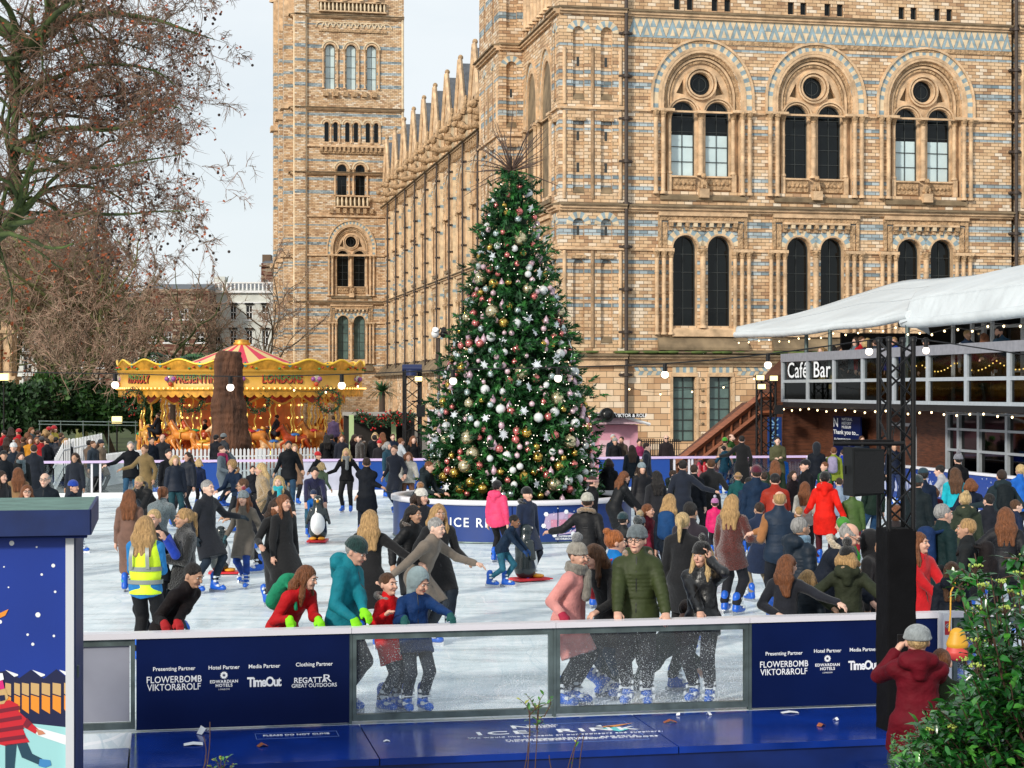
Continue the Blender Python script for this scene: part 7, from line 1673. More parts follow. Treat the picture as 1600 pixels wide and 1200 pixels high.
def g_sleeves(S, lvl, o):
 vx = (.0125, .016, .024)[lvl]; lo, hi = bounds(S, .2); s = SDF(lo, hi, vx)
 s.cone(S['shl'], S['shr'], .06, .06, .02)
 for k in ('l', 'r'): w = S['wr'+k]; d = w - S['el'+k]; d /= np.linalg.norm(d); s.cone(S['sh'+k], S['el'+k], .066, .055, .03); s.cone(S['el'+k], w - d*.012, .055, .042, .015)
 s.cone(S['neck'] - S['up']*.05, S['neck'] + S['up']*.04, .08, .066, .02); s.noise(.004, 24, 3); return s.mesh('sleeves', M_CLOTH)
def g_vis(S, lvl, o):
 vx = (.0125, .016, .024)[lvl]; lo, hi = bounds(S, .24); s = SDF(lo, hi, vx); rt = tuple(S['rt']); up = S['up']; H = S['H']
 s.cone(S['chest'] + up*.05, S['waist'], .135, .135, .02, rt, 1.36); s.cone(S['shl']*.8 + S['shr']*.2, S['shr']*.8 + S['shl']*.2, .078, .078, .05); s.cone(S['waist'], H - up*.1, .135, .155, .03, rt, 1.22); s.cut(H - up*.1, -up); s.noise(.005, 20, 2)
 c = S['neck'] + up*.12; s.ell(c, (.1, .1, .13), 0, None, True); return s.mesh('hi_vis_vest', mat('hi_vis_yellow', (.62, .85, .02), .5, noise=.08, bump=.5, bscale=14, emit=(.7, 1, .02), es=.08))
def g_trousers(S, lvl, o, wide=1.0, mt='d'):
 vx = (.012, .016, .024)[lvl]; lo, hi = bounds({k: S[k] for k in ('H', 'hpl', 'hpr', 'knl', 'knr', 'anl', 'anr')}, .2); s = SDF(lo, hi, vx)
 s.cone(S['H'] + S['up']*.05, S['H'] - V3(0, 0, .03), .11, .118, .03, tuple(S['rt']), 1.22)
 for k in ('l', 'r'):
  w2 = 1.22 if lvl == 0 else 1.05; s.cone(S['hp'+k], S['kn'+k], .096, .064*w2, .025); s.cone(S['kn'+k], S['an'+k] + V3(0, 0, .03 if o.get('skates', 1) else -.04), .062*w2, .052*w2, .02)
 s.noise(.004, 26, 4); return s.mesh('trousers', {'d': M_DENIM, 'c': M_CLOTH}[mt])
def headspace(S): hs, Rh, hc = S['hs'], S['Rh'], S['head']; return hs, Rh, hc, (lambda x, y, z: hc + Rh @ (V3(x, y, z)*hs))
def g_hair(S, lvl, o, style='short'):
 vx = (.0085, .0125, .019)[lvl]; hs, Rh, hc, W_ = headspace(S); s = SDF(hc - V3(.3, .3, .62), hc + V3(.3, .32, .3), vx); up = S['up']; bk = -S['fw']
 th = .006 if style in ('short', 'bald', 'crop') else .012
 s.ell(W_(0, .02, .032), V3(.075 + th, .09 + th, .088 + th)*hs, 0, Rh)
 if style in ('long', 'longf', 'bob'):
  L_ = {'long': .34, 'longf': .30, 'bob': .11}[style]; fall = V3(0, 0, -1)*.55 - up*.45; fall /= np.linalg.norm(fall)
  for sx_ in (-.055, 0, .055):
   a = W_(sx_, .055, .02); b = a + fall*L_*.5*1.0 + bk*.045 + (Rh @ V3(sx_*.35, 0, 0)); c = b + fall*L_*.6 + bk*.02; s.cone(a, b, .052*hs, .058, .04); s.cone(b, c, .058, .03, .04)
  if style != 'long':
   for sg in (-1, 1): a = W_(sg*.075, .0, .0); b = a + fall*(L_*.62 if style == 'longf' else L_*.6) + (Rh @ V3(sg*.02, -.035, 0)); s.cone(a, b, .03, .032, .03); s.cone(b, b + fall*L_*.35 + (Rh @ V3(0, -.01, 0)), .032, .014, .02)
 if style in ('pony', 'bun'):
  a = W_(0, .105, .045)
  if style == 'bun': s.ell(W_(0, .09, .115), V3(.045, .045, .042), .01)
  else: s.cone(a, a + bk*.03 + V3(0, 0, .0), .028, .034, .01); s.cone(a + bk*.03, a + bk*.06 - V3(0, 0, .26), .036, .016, .02)
 if style == 'afro': s.ell(W_(0, .03, .05), V3(.12, .12, .12), .02)
 s.ell(W_(0, -.095, -.022), V3(.060, .078, .096)*hs, 0, Rh, True)
 if style in ('short', 'crop', 'bald', 'pony', 'bun'): s.ell(W_(0, -.045, -.10), V3(.12, .1, .09)*hs, 0, Rh, True); s.ell(W_(0, .05, -.14), V3(.1, .1, .075)*hs, 0, Rh, True)
 if style == 'bald': s.ell(W_(0, -.02, .12), V3(.085, .11, .10)*hs, 0, Rh, True)
 s.noise(.0045 if style != 'bald' else .002, 42, 8)
 if lvl == 0: s.noise(.003, 95, 2)
 return s.mesh('hair', M_HAIR)
def g_hat(S, lvl, o, style='beanie', pom=0):
 vx = (.009, .013, .02)[lvl]; hs, Rh, hc, W_ = headspace(S); s = SDF(hc - V3(.27, .27, .27), hc + V3(.27, .27, .33), vx); zx = tuple(Rh @ V3(1, 0, 0))
 if style == 'beanie':
  s.ell(W_(0, .016, .058), V3(.094, .11, .098)*hs, 0, Rh); s.cut(W_(0, 0, .028), -(Rh @ V3(0, -.12, 1)))
  n_ = 18
  for i in range(n_):
   a, b = 6.283*i/n_, 6.283*(i+1)/n_; s.cone(W_(.084*math.sin(a), .014 - .1*math.cos(a), .042 - .0), W_(.084*math.sin(b), .014 - .1*math.cos(b), .042), .018, .018, .004)
 elif style == 'hood':
  s.ell(W_(0, .03, .03), V3(.105, .12, .125)*hs, 0, Rh); s.cone(W_(0, .05, -.05), S['neck'] - S['fw']*.03, .095, .09, .04); s.ell(W_(0, -.11, -.015), V3(.07, .11, .095)*hs, 0, Rh, True)
 elif style == 'cap':
  s.ell(W_(0, .012, .05), V3(.087, .104, .085)*hs, 0, Rh); s.cut(W_(0, 0, .042), -(Rh @ V3(0, 0, 1))); s.cone(W_(0, -.075, .05), W_(0, -.15, .038), .008, .006, .01, zx, 7)
 elif style == 'headband':
  for i in range(18): a, b = 6.283*i/18, 6.283*(i+1)/18; s.cone(W_(.088*math.sin(a), .014 - .104*math.cos(a), .03), W_(.088*math.sin(b), .014 - .104*math.cos(b), .03), .024, .024, .006)
 s.noise(.0025, 50, 5); return s.mesh({'hood': 'hood', 'cap': 'cap', 'headband': 'headband'}.get(style, 'beanie'), M_KNIT if style in ('beanie', 'headband') else M_CLOTH)
def g_pom(S, lvl, o, r=.04):
 hs, Rh, hc, W_ = headspace(S); c = W_(0, .03, .185); s = SDF(c - .12, c + .12, (.008, .012, .018)[lvl]); s.ell(c, (r, r, r)); s.noise(.006, 70, 3); return s.mesh('pompom', M_FUR)
def g_furtrim(S, lvl, o, up_=0):
 vx = (.011, .015, .022)[lvl]; hs, Rh, hc, W_ = headspace(S); s = SDF(hc - V3(.32, .32, .36), hc + V3(.32, .35, .32), vx); n_ = 14; P_ = []
 for i in range(n_):
  a = 6.283*i/n_
  P_.append(W_(.108*math.sin(a), -.07, .125*math.cos(a) + .01) if up_ else S['neck'] + S['rt']*.115*math.sin(a) - S['fw']*(.10*math.cos(a) + .05) + S['up']*(.005 + .035*math.cos(a)))
 for i in range(n_): s.cone(P_[i], P_[(i+1) % n_], .034 if not up_ else .03, .034 if not up_ else .03, .01)
 s.noise(.009, 60, 4); s.noise(.005, 120, 6); return s.mesh('fur_trim', M_FUR)
def g_scarf(S, lvl, o, tail=.25):
 vx = (.011, .015, .022)[lvl]; s = SDF(S['neck'] - V3(.35, .4, .5), S['neck'] + V3(.35, .35, .3), vx); n_ = 12
 for j in range(2):
  P_ = [S['neck'] + S['up']*(.0 + .04*j) + S['rt']*.088*math.sin(6.283*i/n_) + S['fw']*.085*math.cos(6.283*i/n_) for i in range(n_)]
  for i in range(n_): s.cone(P_[i], P_[(i+1) % n_], .036, .036, .008)
 if tail: a = S['neck'] + S['fw']*.12 + S['rt']*.04; s.cone(a, a - S['up']*tail + S['fw']*.04, .042, .05, .015)
 s.noise(.006, 38, 4); return s.mesh('scarf', M_KNIT)
def g_pack(S, lvl, o, sz=1.0):
 vx = (.012, .016, .024)[lvl]; c = S['chest'] - S['up']*.06 - S['fw']*.22; s = SDF(c - .34, c + .34, vx); b_ = c - S['up']*.12*sz; t_ = c + S['up']*.15*sz
 s.cone(b_, t_, .095*sz, .085*sz, .02, tuple(S['rt']), 1.5); s.cone(b_ - S['fw']*.06, c - S['fw']*.07, .07*sz, .06*sz, .01, tuple(S['rt']), 1.4)
 for sg in (-1, 1): p = S['neck'] + S['rt']*sg*.1 - S['up']*.03; s.cone(t_ + S['rt']*sg*.08, p, .02, .02, .01); s.cone(p, p + S['fw']*.12 - S['up']*.12, .02, .02, .01)
 s.noise(.003, 30, 2); return s.mesh('backpack', M_SHELL)
def skate_mesh(lvl):
 s = SDF((-.09, -.24, -.03), (.09, .16, .36), (.009, .012, .017)[lvl]); s.cone((0, .02, .14), (0, .03, .25), .052, .05, .02, (0, 1, 0), 1.15); s.cone((0, .04, .09), (0, -.13, .08), .046, .04, .04, (1, 0, 0), 1.05); s.cone((0, .06, .075), (0, -.16, .07), .034, .03, .02, (1, 0, 0), 1.2)
 s.cone((0, .015, .25), (0, .015, .275), .056, .054, .01, (0, 1, 0), 1.1)
 me = s.mesh('skate', [M_SK1, M_SK2, M_SK3])
 b = MB()
 for z, y in ((.235, -.03), (.175, -.035), (.11, -.09)):
  b.tube([(-.064, y + .03, z), (-.03, y - .035, z + .005), (.03, y - .035, z + .005), (.064, y + .03, z)], .008, 5, 0); b.box((.045, y - .02, z - .014), (.07, y + .02, z + .02)); b.box((-.07, y - .02, z - .014), (-.045, y + .02, z + .02))
 bk_ = b.mesh('buckle', M_SK2); b = MB(); b.box((-.004, -.19, 0), (.004, .12, .05)); b.box((-.022, -.15, .04), (.022, -.03, .055)); b.box((-.022, .0, .04), (.022, .1, .055)); return me, bk_, b.mesh('blade', M_SK3)
def shoe_mesh():
 s = SDF((-.09, -.24, -.03), (.09, .16, .3), .016); s.cone((0, .03, .06), (0, -.12, .045), .05, .04, .03); s.cone((0, .03, .08), (0, .03, .2), .05, .05, .02); s.cut((0, 0, 0), (0, 0, -1)); return s.mesh('shoe', M_SHOE)
CACHE = {}; ZC = {}
def cached(fn, pk, S, lvl, o, *a, **k):
 key = (fn.__name__, pk, lvl, repr(a), repr(sorted(k.items())), repr(sorted(o.items())))
 if key not in CACHE: CACHE[key] = fn(S, lvl, o, *a, **k)
 return CACHE[key]
SKC = {}
SKINS = [(.64, .37, .27), (.57, .32, .23), (.68, .43, .33), (.46, .26, .17), (.22, .10, .055)]
HC = dict(k=(.012, .009, .008), d=(.035, .018, .011), b=(.09, .04, .018), a=(.17, .06, .022), g=(.40, .24, .10), l=(.52, .36, .17), s=(.30, .29, .28), w=(.5, .49, .48), o=(.35, .11, .03))
prng = random.Random(77)
def P(x, y, th, pose, coat, legs, hair, label, h=None, v=None, d=None, z0=0.0, hat=None, hands=None, child=0, skin=None, lvl=None, hood=0, skates=None, fur=None, scarf=None, glove=None, pack=None, fem=None, pz=None, group=None, curl=None, glasses=0, extra=None, seed=0, phone=0, sc=None, vis=0, sleeves=None, beard=0, bulk=1):
 ps = dict(POSES[pose]);
 if pz: ps.update(pz)
 h = h or (1.25 if child else 1.72); base = 1.80 if child else 1.70
 hair_s, hair_c = (hair.split(':') + ['d'])[:2] if hair else (None, 'd'); fem = fem if fem is not None else int(bool(hair_s) and hair_s in ('long', 'longf', 'pony', 'bun', 'bob'))
 topadd = {None: .012, 'beanie': .035, 'hood': .035, 'cap': .02, 'headband': .015}[hat[0] if hat else None]
 S = skeleton(ps, child); top = S['top'] + topadd
 s_ = sc or h/base
 if v is not None:
  k_ = (x - 800)/F; uu = uat(x, v); d = MO.y + SU*uu + CU*v; s_ = sc or (CH + (HY - y)/F*d - z0)/top
 elif z0 > 2: s_ = (gz(y, d) - z0)/top
 elif d is None: d = (CH - z0 - top*s_)*F/(y - HY)
 X = gx(x, d)
 ang = R(th); hx = S['head'][0]*math.cos(ang) - S['head'][1]*math.sin(ang); X -= hx*s_; Yy = d - (S['head'][0]*math.sin(ang) + S['head'][1]*math.cos(ang))*s_
 pk = pose + repr(pz) if pz else pose; pk += str(child)
 if hands is not None:
  hh = []; c, sn = math.cos(-ang), math.sin(-ang)
  for i, hd in enumerate(hands):
   if hd is None: hh.append(ps.get('hands', ((.24,.03,.80), (-.24,.03,.80)))[i]); continue
   wx, wy, wz = hd[0] + hx*s_*1, -hd[1], hd[2]; wx = hd[0]; lx, ly = (wx*c - wy*sn)/s_, (wx*sn + wy*c)/s_; hh.append((lx, -ly, (wz - z0)/s_))
  ps['hands'] = tuple(hh); S = skeleton(ps, child); pk += repr([tuple(round(q, 2) for q in a) for a in hh]) + repr(sorted((k, str(v_)) for k, v_ in ps.items() if k.startswith(('hdir', 'hn', 'thumb'))))
 for k_ in ('hdirl', 'hdirr', 'hnl', 'hnr'):
  if k_ in ps:
   wv = ps[k_]; c, sn = math.cos(-ang), math.sin(-ang); S[k_] = (wv[0]*c + wv[1]*sn, wv[0]*sn - wv[1]*c, wv[2]) if True else wv
 lvl = lvl if lvl is not None else (0 if d < 21 else (1 if d < 38 else 2))
 o = dict(fem=fem, skates=1 if skates is None else skates, curl=curl or .5)
 inr = skates if skates is not None else (z0 == 0)
 me = cached(g_body, pk, S, lvl, dict(curl=o['curl'])); root = link('person', me, None, (X, Yy, z0)); root.rotation_euler = (0, 0, ang); root.scale = (s_*bulk, s_*bulk, s_)
 sk = SKINS[skin if skin is not None else prng.choice((0, 0, 1, 2, 3))]; root.color = (*sk, 1); tag(root, label, 'person', group)
 def ch(me_, col=None, loc=None, par=root):
  q = link(me_.name.split('.')[0], me_, par, loc)
  if col is not None: q.color = (*lin(col), 1)
  return q
 style, ccol = coat
 ZIPS[0] = None; cme = cached(g_coat, pk, S, lvl, o, style, hood)
 if ZIPS[0] is not None: ZC[cme.name] = ZIPS[0]
 co = ch(cme, ccol); zp = ZC.get(cme.name)
 if zp and style in ('jacket', 'shell', 'parka', 'puffer', 'lpuffer', 'vest', 'leather', 'coat') and lvl < 2:
  if ('z', cme.name) not in CACHE: b = MB(); b.tube([Vector(q) for q in zp], .0055, 5); CACHE[('z', cme.name)] = b.mesh('zip', mat('zip_dark', (.015, .015, .017), .4))
  link('zip', CACHE[('z', cme.name)], co)
 if sleeves: ch(cached(g_sleeves, pk, S, lvl, o), sleeves)
 if vis:
  ve = ch(cached(g_vis, pk, S, lvl, o)); b = MB(); H_, U_ = S['H'], S['up']
  for z_ in (.02, .17):
   ring = [tuple(H_ + U_*z_ + S['rt']*.200*math.sin(6.283*i/20)*(1.03 if z_ < .1 else .99) + S['fw']*.158*math.cos(6.283*i/20)) for i in range(21)]
   pts = [p for q in ring for p in (q, tuple(np.array(q) + U_*.05))]; b.faces(pts, [(2*i, 2*i+2, 2*i+3, 2*i+1) for i in range(20)], 0, True)
  for sg in (-1, 1):
   pts = [tuple(H_ + U_*z_ + S['rt']*sg*x_ - S['fw']*y_) for z_, x_, y_ in ((.2, .10, .155), (.32, .10, .168), (.44, .09, .145), (.50, .085, .09))]
   pts = [p for q in pts for p in (q, tuple(np.array(q) + S['rt']*.045))]; b.faces(pts, [(2*i, 2*i+2, 2*i+3, 2*i+1) for i in range(3)], 0, True)
  link('reflective_band', b.mesh('reflective_band', mat('reflective_grey', (.22, .25, .24), .4)), ve)
 ch(cached(g_trousers, pk, S, lvl, dict(skates=o['skates'])), legs)
 for k_ in ('l', 'r'):
  if inr:
   if lvl not in SKC: SKC[lvl] = skate_mesh(lvl)
   a, bk_, bl = SKC[lvl]
  else:
   if 'shoe' not in SKC: SKC['shoe'] = shoe_mesh()
   a, bk_, bl = SKC['shoe'], None, None
  an = S['an'+k_]; q = link(a.name.split('.')[0], a, root, (an[0], an[1] - .03, an[2] - (.155 if inr else .155))); ft = an[2] - .155
  q.rotation_euler = (-R(min(50, ft*420)) if ft > .02 else 0, 0, R(8 if k_ == 'l' else -8))
  if child: q.scale = (1.15,)*3
  if bk_ and lvl < 2: link('buckle', bk_, q)
  if bl: link('blade', bl, q)
 hs, Rh, hc, W_ = headspace(S)
 if hair_s: ch(cached(g_hair, pk, S, lvl, {}, hair_s), HC[hair_c])
 if hat:
  hm_ = ch(cached(g_hat, pk, S, lvl, {}, hat[0]), hat[1])
  if len(hat) > 2: ch(cached(g_pom, pk, S, lvl, {}, hat[3] if len(hat) > 3 else .042), hat[2], None, hm_)
 if fur: ch(cached(g_furtrim, pk, S, lvl, {}, 1 if (hat and hat[0] == 'hood') else 0), fur, None, co)
 if scarf: ch(cached(g_scarf, pk, S, lvl, {}), scarf)
 if glove: ch(cached(g_glove, pk, S, lvl, dict(curl=o['curl'])), glove)
 if pack: ch(cached(g_pack, pk, S, lvl, {}, 1.05), pack)
 fz = -math.cos(ang + R(ps.get('headyaw', 0)))
 if lvl < 2:
  for sg in (-1, 1):
   b = MB(); c_ = W_(sg*.031, -.083, .012); b.ball(tuple(c_), .0105*hs, 0, 8, 6, (1.35, .8, .75)); e_ = link('eye', b.mesh('eye', [mat('eye_white', (.6, .56, .52), .3)]), root)
   b = MB(); c_ = W_(sg*.031, -.0905, .012); b.ball(tuple(c_), .0058*hs, 0, 8, 5); link('iris', b.mesh('iris', M_EYE), e_)
   b = MB(); b.tube([tuple(W_(sg*.016, -.1, .034)), tuple(W_(sg*.032, -.1, .038)), tuple(W_(sg*.048, -.088, .034))], .0035*hs, 5); e_ = link('eyebrow', b.mesh('eyebrow', M_HAIR), root); e_.color = (*[c*.7 for c in HC[hair_c if hair_c not in 'lg' else 'b']], 1)
  b = MB(); b.tube([tuple(W_(-.021, -.094, -.052)), tuple(W_(0, -.1015, -.051)), tuple(W_(.021, -.094, -.052))], [.003*hs, .0062*hs, .003*hs], 6); link('mouth', b.mesh('mouth', M_LIP), root)
 if beard:
  s = SDF(hc - .2, hc + .2, .011); s.cone(W_(0, -.04, -.05), W_(0, -.055, -.085), .058*hs, .038*hs, .02); s.ell(W_(0, -.09, -.01), V3(.05, .05, .05), 0, Rh, True); s.ell(W_(0, -.1, -.05), V3(.02, .02, .01), 0, Rh, True); ch(s.mesh('beard', M_HAIR), HC[hair_c])
 if glasses:
  b = MB()
  for sg in (-1, 1): b.tube([tuple(W_(sg*.033 + .023*math.cos(6.283*i/12), -.108, .01 + .018*math.sin(6.283*i/12))) for i in range(13)], .0032, 5, 0, False); b.tube([tuple(W_(sg*.056, -.106, .014)), tuple(W_(sg*.082, -.0, .012))], .0028, 5)
  if glasses == 2:
   for sg in (-1, 1): b.ball(tuple(W_(sg*.033, -.106, .01)), .022, 0, 10, 5, (1, .2, .8))
  b.tube([tuple(W_(-.01, -.109, .014)), tuple(W_(.01, -.109, .014))], .003, 5); link('glasses', b.mesh('glasses', M_GLS), root)
 return root, S, s_
# ---------------------------------------------------------------- at the front rail (v = distance line behind the rail)
RZ = .985
def rail(*hands): return hands
HD = dict(hdirl=(.0, .75, -.55), hdirr=(.0, .75, -.55), hnl=(0, -.5, -.8), hnr=(0, -.5, -.8))
P(995, 819, -8, 'stand', ('puffer', '30391a'), '16161c', 'short:b', 'person in olive green puffer, glasses and grey bobble hat with hands on rail', v=VN+.42, hat=('beanie', '5b6468', '2c3438', .05), hands=((.26, .34, RZ), (-.22, .34, RZ)), glasses=1, skin=0, pz=dict(HD, headyaw=-14), fur='8a6a50', hood=1, curl=.7, seed=1)
CALLER = P(1096, 845, -22, 'phone', ('leather', '0a0b0e'), '15151d', 'longf:l', 'person in black leather jacket and black bobble hat talking on a phone at the rail', v=VN+.42, hat=('beanie', '0c0c0e', '0a0a0c', .045), hands=((.07, .14, 1.47), (-.06, .34, RZ)), pz=dict(hdirl=(-.2, 0, 1), hdirr=(0, .75, -.55), hnr=(0, -.5, -.8), headyaw=-12, headpitch=4), curl=.7, fem=1)
P(903, 846, 62, 'stand', ('coat', 'c98680'), '1c2126', 'short:b', 'person in long pink coat, grey knitted scarf and bobble hat at the rail', v=VN+.45, hat=('beanie', '8c867c', '6f7072', .06), scarf='77736b', hands=(None, (-.08, .36, RZ)), glove='9c1c38', pz=dict(lean=13, hdirr=(.25, .7, -.5), hnr=(0, -.5, -.8), headyaw=-12), fem=1)
P(928, 850, -40, 'leanf', ('coat', '0e0e11'), '20384e', 'longf:b', 'person with long brown hair in black coat looking down beside the pink coat', v=VN+.8, pz=dict(headpitch=26, headyaw=-20), fem=1)
P(962, 828, 100, 'stand', ('jacket', '1770b8'), '101014', 'bun:o', 'person with ginger bun, bright blue jacket and pink rucksack behind the green puffer man', v=VN+1.25, pack='c2323e', fem=1)
P(556, 837, 68, 'leanf', ('shell', '12707e'), '1a2230', 'short:s', 'person in teal hooded jacket and dark green beanie at the rail with lime gloves', v=VN+.45, hat=('beanie', '10312f'), glove='7fd410', hood=1, hands=((.24, .40, RZ), (.13, .36, RZ)), pz=dict(hdirl=(.5, .6, -.5), hdirr=(.3, .7, -.5), lean=9, headpitch=24), skin=1)
P(480, 895, 50, 'leanf', ('jacket', 'a8141a'), '1b2233', 'longf:a', 'person with long auburn hair, red jacket, green rucksack and lime gloves leaning on the rail', v=VN+.5, pack='1c7f5c', glove='7fd410', hands=((.34, .38, RZ), (.06, .38, RZ)), pz=dict(lean=38, hdirl=(.4, .7, -.5), hdirr=(.2, .7, -.5), headyaw=18), fem=1, sc=.93)
P(302, 880, 62, 'leanf', ('jacket', '120c0e'), '16161a', 'short:k', 'person in black varsity jacket with white stripes and red gloves bending over the rail', v=VN+.5, glove='9a1016', hands=((.12, .40, RZ), (-.0, .40, RZ)), pz=dict(lean=34, hdirl=(.35, .7, -.5), hdirr=(.3, .7, -.5), headpitch=22), skin=3, fem=1, sc=.95)
P(607, 894, 60, 'stand', ('parka', 'c01218'), '27303c', 'short:b', 'child in bright red parka with fur hood standing behind the glass', v=VN+.6, fur='8f8378', child=1, pz=dict(headyaw=-15), hands=(None, (-.0, .35, 1.0)))
P(655, 887, 22, 'stand', ('shell', '11305e'), '1c2430', 'short:d', 'child in navy blue jacket with pale grey hood up holding the rail with both gloves', v=VN+.46, hat=('hood', '7f9094'), glove='0d4a48', hands=((.42, .38, RZ), (-.08, .38, RZ)), pz=dict(hdirl=(.3, .7, -.5), hdirr=(.0, .7, -.5), headyaw=28, headpitch=22), child=1)
P(1232, 866, 155, 'leanf', ('coat', '12151f'), '131722', 'long:a', 'person with very long auburn brown hair reaching along the rail, right of the phone caller', v=VN+.55, hands=((-.1, .1, .9), (.62, .40, RZ)), pz=dict(hdirr=(.6, .6, -.4), headyaw=-30, lean=12), fem=1)
P(1326, 851, 168, 'stand', ('parka', '2b3022'), '161a20', 'bob:g', 'person in olive parka with tan fur hood and black bobble hat beside the tower', v=VN+.55, hat=('beanie', '0b0b0d', '0b0b0d', .06), fur='a08260', hood=1, hands=((-.2, .1, .95), (.42, .40, RZ)), pz=dict(headyaw=-28), fem=1)
P(1263, 890, 150, 'stand', ('puffer', '17222c'), '1a2230', 'bob:g', 'small child with light brown hair in dark puffer between the two people at the rail', v=VN+.9, child=1)
P(1487, 877, 172, 'stand', ('parka', '141a24'), '1a2230', 'long:b', 'person in navy hooded coat with yellow shoulder bag at the rail right of the tower', v=VN+.5, hood=1, fem=1)
P(1437, 831, 30, 'stand', ('coat', 'b8101a'), 'a01018', 'longf:a', 'person with long auburn hair in bright red coat just right of the black tower', v=VN+1.4, pz=dict(headyaw=20), fem=1, hands=((.3, .25, 1.15), (.25, .2, .85)))
P(1510, 809, 250, 'hold', ('jacket', '1b1e20'), '15181f', 'short:g', 'person with sandy hair, dark jacket and black rucksack pointing with one finger', v=VN+2.2, pack='1a1516', hands=((-.35, .1, 1.15), (-.25, .2, 1.0)))
P(1364, 826, 60, 'stand', ('coat', '0c0c10'), '101018', 'short:k', 'person with black hood half hidden behind the black tower', v=VN+1.5, hat=('hood', '0c0c10'))
P(1327, 816, 70, 'bend', ('parka', '141a26'), '1a2230', 'bald:s', 'bald person with glasses and beige lined navy coat bending at the rail', v=VN+1.4, glasses=1, fur='b6a68e', pz=dict(lean=26, headpitch=28), beard=0)
# kneeling skater seen through the glass
P(1075, 985, 95, 'kneel', ('jacket', '20302c'), '1c2b2c', 'short:d', 'fallen skater kneeling on the ice behind the glass and the green puffer', v=VN+1.0, sc=.95)
# ---------------------------------------------------------------- woman in burgundy and child outside the rail
BURG = P(1433, 973, 176, 'phone', ('parka', '5c0818'), '22364a', 'short:l', 'person in burgundy hooded coat and grey beanie taking a picture beside the shrub', d=14.9, z0=-.42, sc=.965, hat=('beanie', '848a8c'), hood=1, skates=0, hands=((-.10, -.26, .98), (.08, -.26, .96)), fem=1, lvl=0, bulk=1.16, pz=dict(headyaw=4))
P(1471, 1004, 160, 'stand', ('parka', '26301c'), '1c2430', 'short:a', 'child in dark green coat standing between the burgundy coat and the shrub', d=15.15, z0=-.42, skates=0, child=1, sc=.82)
# ---------------------------------------------------------------- near ice, left
P(228, 816, 172, 'hold', ('jacket', '2a78b8'), '0e0f14', 'longf:g', 'steward in yellow hi vis vest with long fair hair, back to the camera', d=21.0, vis=1, fem=1, lvl=0)
P(240, 787, -10, 'hold', ('vest', '10131c'), '0e1016', 'short:l', 'person with fair hair, bright blue sleeves and black vest facing the steward', d=22.2, sleeves='1438a0', hands=((.2, .3, 1.38), (-.2, .2, 1.0)), lvl=0)
FUZZY = P(287, 800, -60, 'hold', ('fur', '0c0c0f'), '22303c', 'pony:g', 'person in fluffy black coat with fair ponytail holding a device by the steward', d=22.3, fem=1, lvl=0)
P(325, 749, 55, 'reachl', ('coat', '10141e'), '12202e', 'short:s', 'grey haired person in dark navy peacoat skating behind the steward group', glove='1c2a34', h=1.78)
P(380, 766, -8, 'stride', ('coat', '5f5850'), '12357c', 'longf:a', 'child with bobble hat, long auburn hair and taupe parka in blue jeans', hat=('beanie', '6e787c', '8c1a2c', .045), glove='2c5058', h=1.55)
P(433, 778, 40, 'stride2', ('long', '0b0b0e'), '0e0e12', 'long:d', 'person in long swinging black coat with dark brown wavy hair', h=1.66, lvl=0)
P(444, 772, 50, 'stand', ('coat', '0d0d10'), '101016', 'longf:a', 'person with brown hair half hidden behind the long black coat', h=1.68)
P(255, 760, 165, 'leanf', ('fur', '5d6b70'), '2a5068', 'pony:a', 'person in grey teddy coat seen from behind with an orange hair clip', h=1.66)
P(203, 764, 178, 'stand', ('long', '6d5044'), '3a98a0', 'long:a', 'person in long tan coat with wavy brown hair, back turned, at the left', h=1.62)
P(217, 744, -30, 'bend', ('lpuffer', '0c0d11'), '14161c', 'short:l', 'fair haired person bending forward in black coat with fur hood', fur='181414', h=1.68)
P(115, 750, 70, 'stride', ('parka', '141c2a'), '1c4260', 'short:d', 'child in bright blue beanie and navy coat striding out behind the booth', hat=('beanie', '0c3a9c'), child=1, h=1.45)
P(117, 707, -5, 'stand', ('coat', '101826'), '12161e', 'long:d', 'person with dark wavy hair in dark navy coat standing alone near the far left rail', h=1.66)
P(70, 738, 0, 'pockets', ('shell', '121a24'), '141a24', 'bald:s', 'bald person with glasses in dark jacket looking over the booth roof', glasses=1, h=1.75)
P(42, 757, 20, 'stand', ('coat', '1a1416'), '14141a', 'longf:a', 'person with brown hair and glasses just above the booth roof', glasses=1, h=1.6)
P(28, 730, 200, 'stand', ('coat', '8a6a48'), '1a1a20', 'long:a', 'person with long light brown hair and camel coat above the booth', h=1.64)
P(3, 735, 60, 'stand', ('coat', '14141a'), '14141a', 'longf:d', 'person in black at the very left edge above the booth', h=1.66)
P(53, 694, 190, 'stand', ('coat', '0f1724'), '101420', 'short:d', 'person in long dark coat with back turned at the far left rail', h=1.78)
P(21, 691, 10, 'stand', ('parka', '16202c'), '14161e', 'short:k', 'person in white bobble hat and fur hooded coat by the left rail', hat=('beanie', 'c8c8c8', 'c8c8c8', .03), fur='8a6a4a', h=1.74)
P(33, 706, 30, 'stand', ('jacket', '1e2224'), '14161e', 'long:d', 'person with dark hair and grey scarf near the left rail', scarf='5a6a70', h=1.64)
P(6, 703, 25, 'stand', ('jacket', '12181f'), '101018', 'short:k', 'person with dark cap at the left edge of the rink', hat=('cap', '101214'), h=1.7)
P(204, 689, 15, 'reachr', ('shell', '0d1016'), '234a66', 'short:s', 'grey haired person in black jacket with one arm stretched far out', h=1.8)
P(226, 694, -25, 'reachr', ('coat', '74603c'), '2a3038', 'short:b', 'young person in open camel coat over a teal shirt holding hands', h=1.8)
P(237, 682, 40, 'stand', ('jacket', '0e1622'), '10141c', 'short:d', 'dark haired person just behind the camel coat', h=1.76)
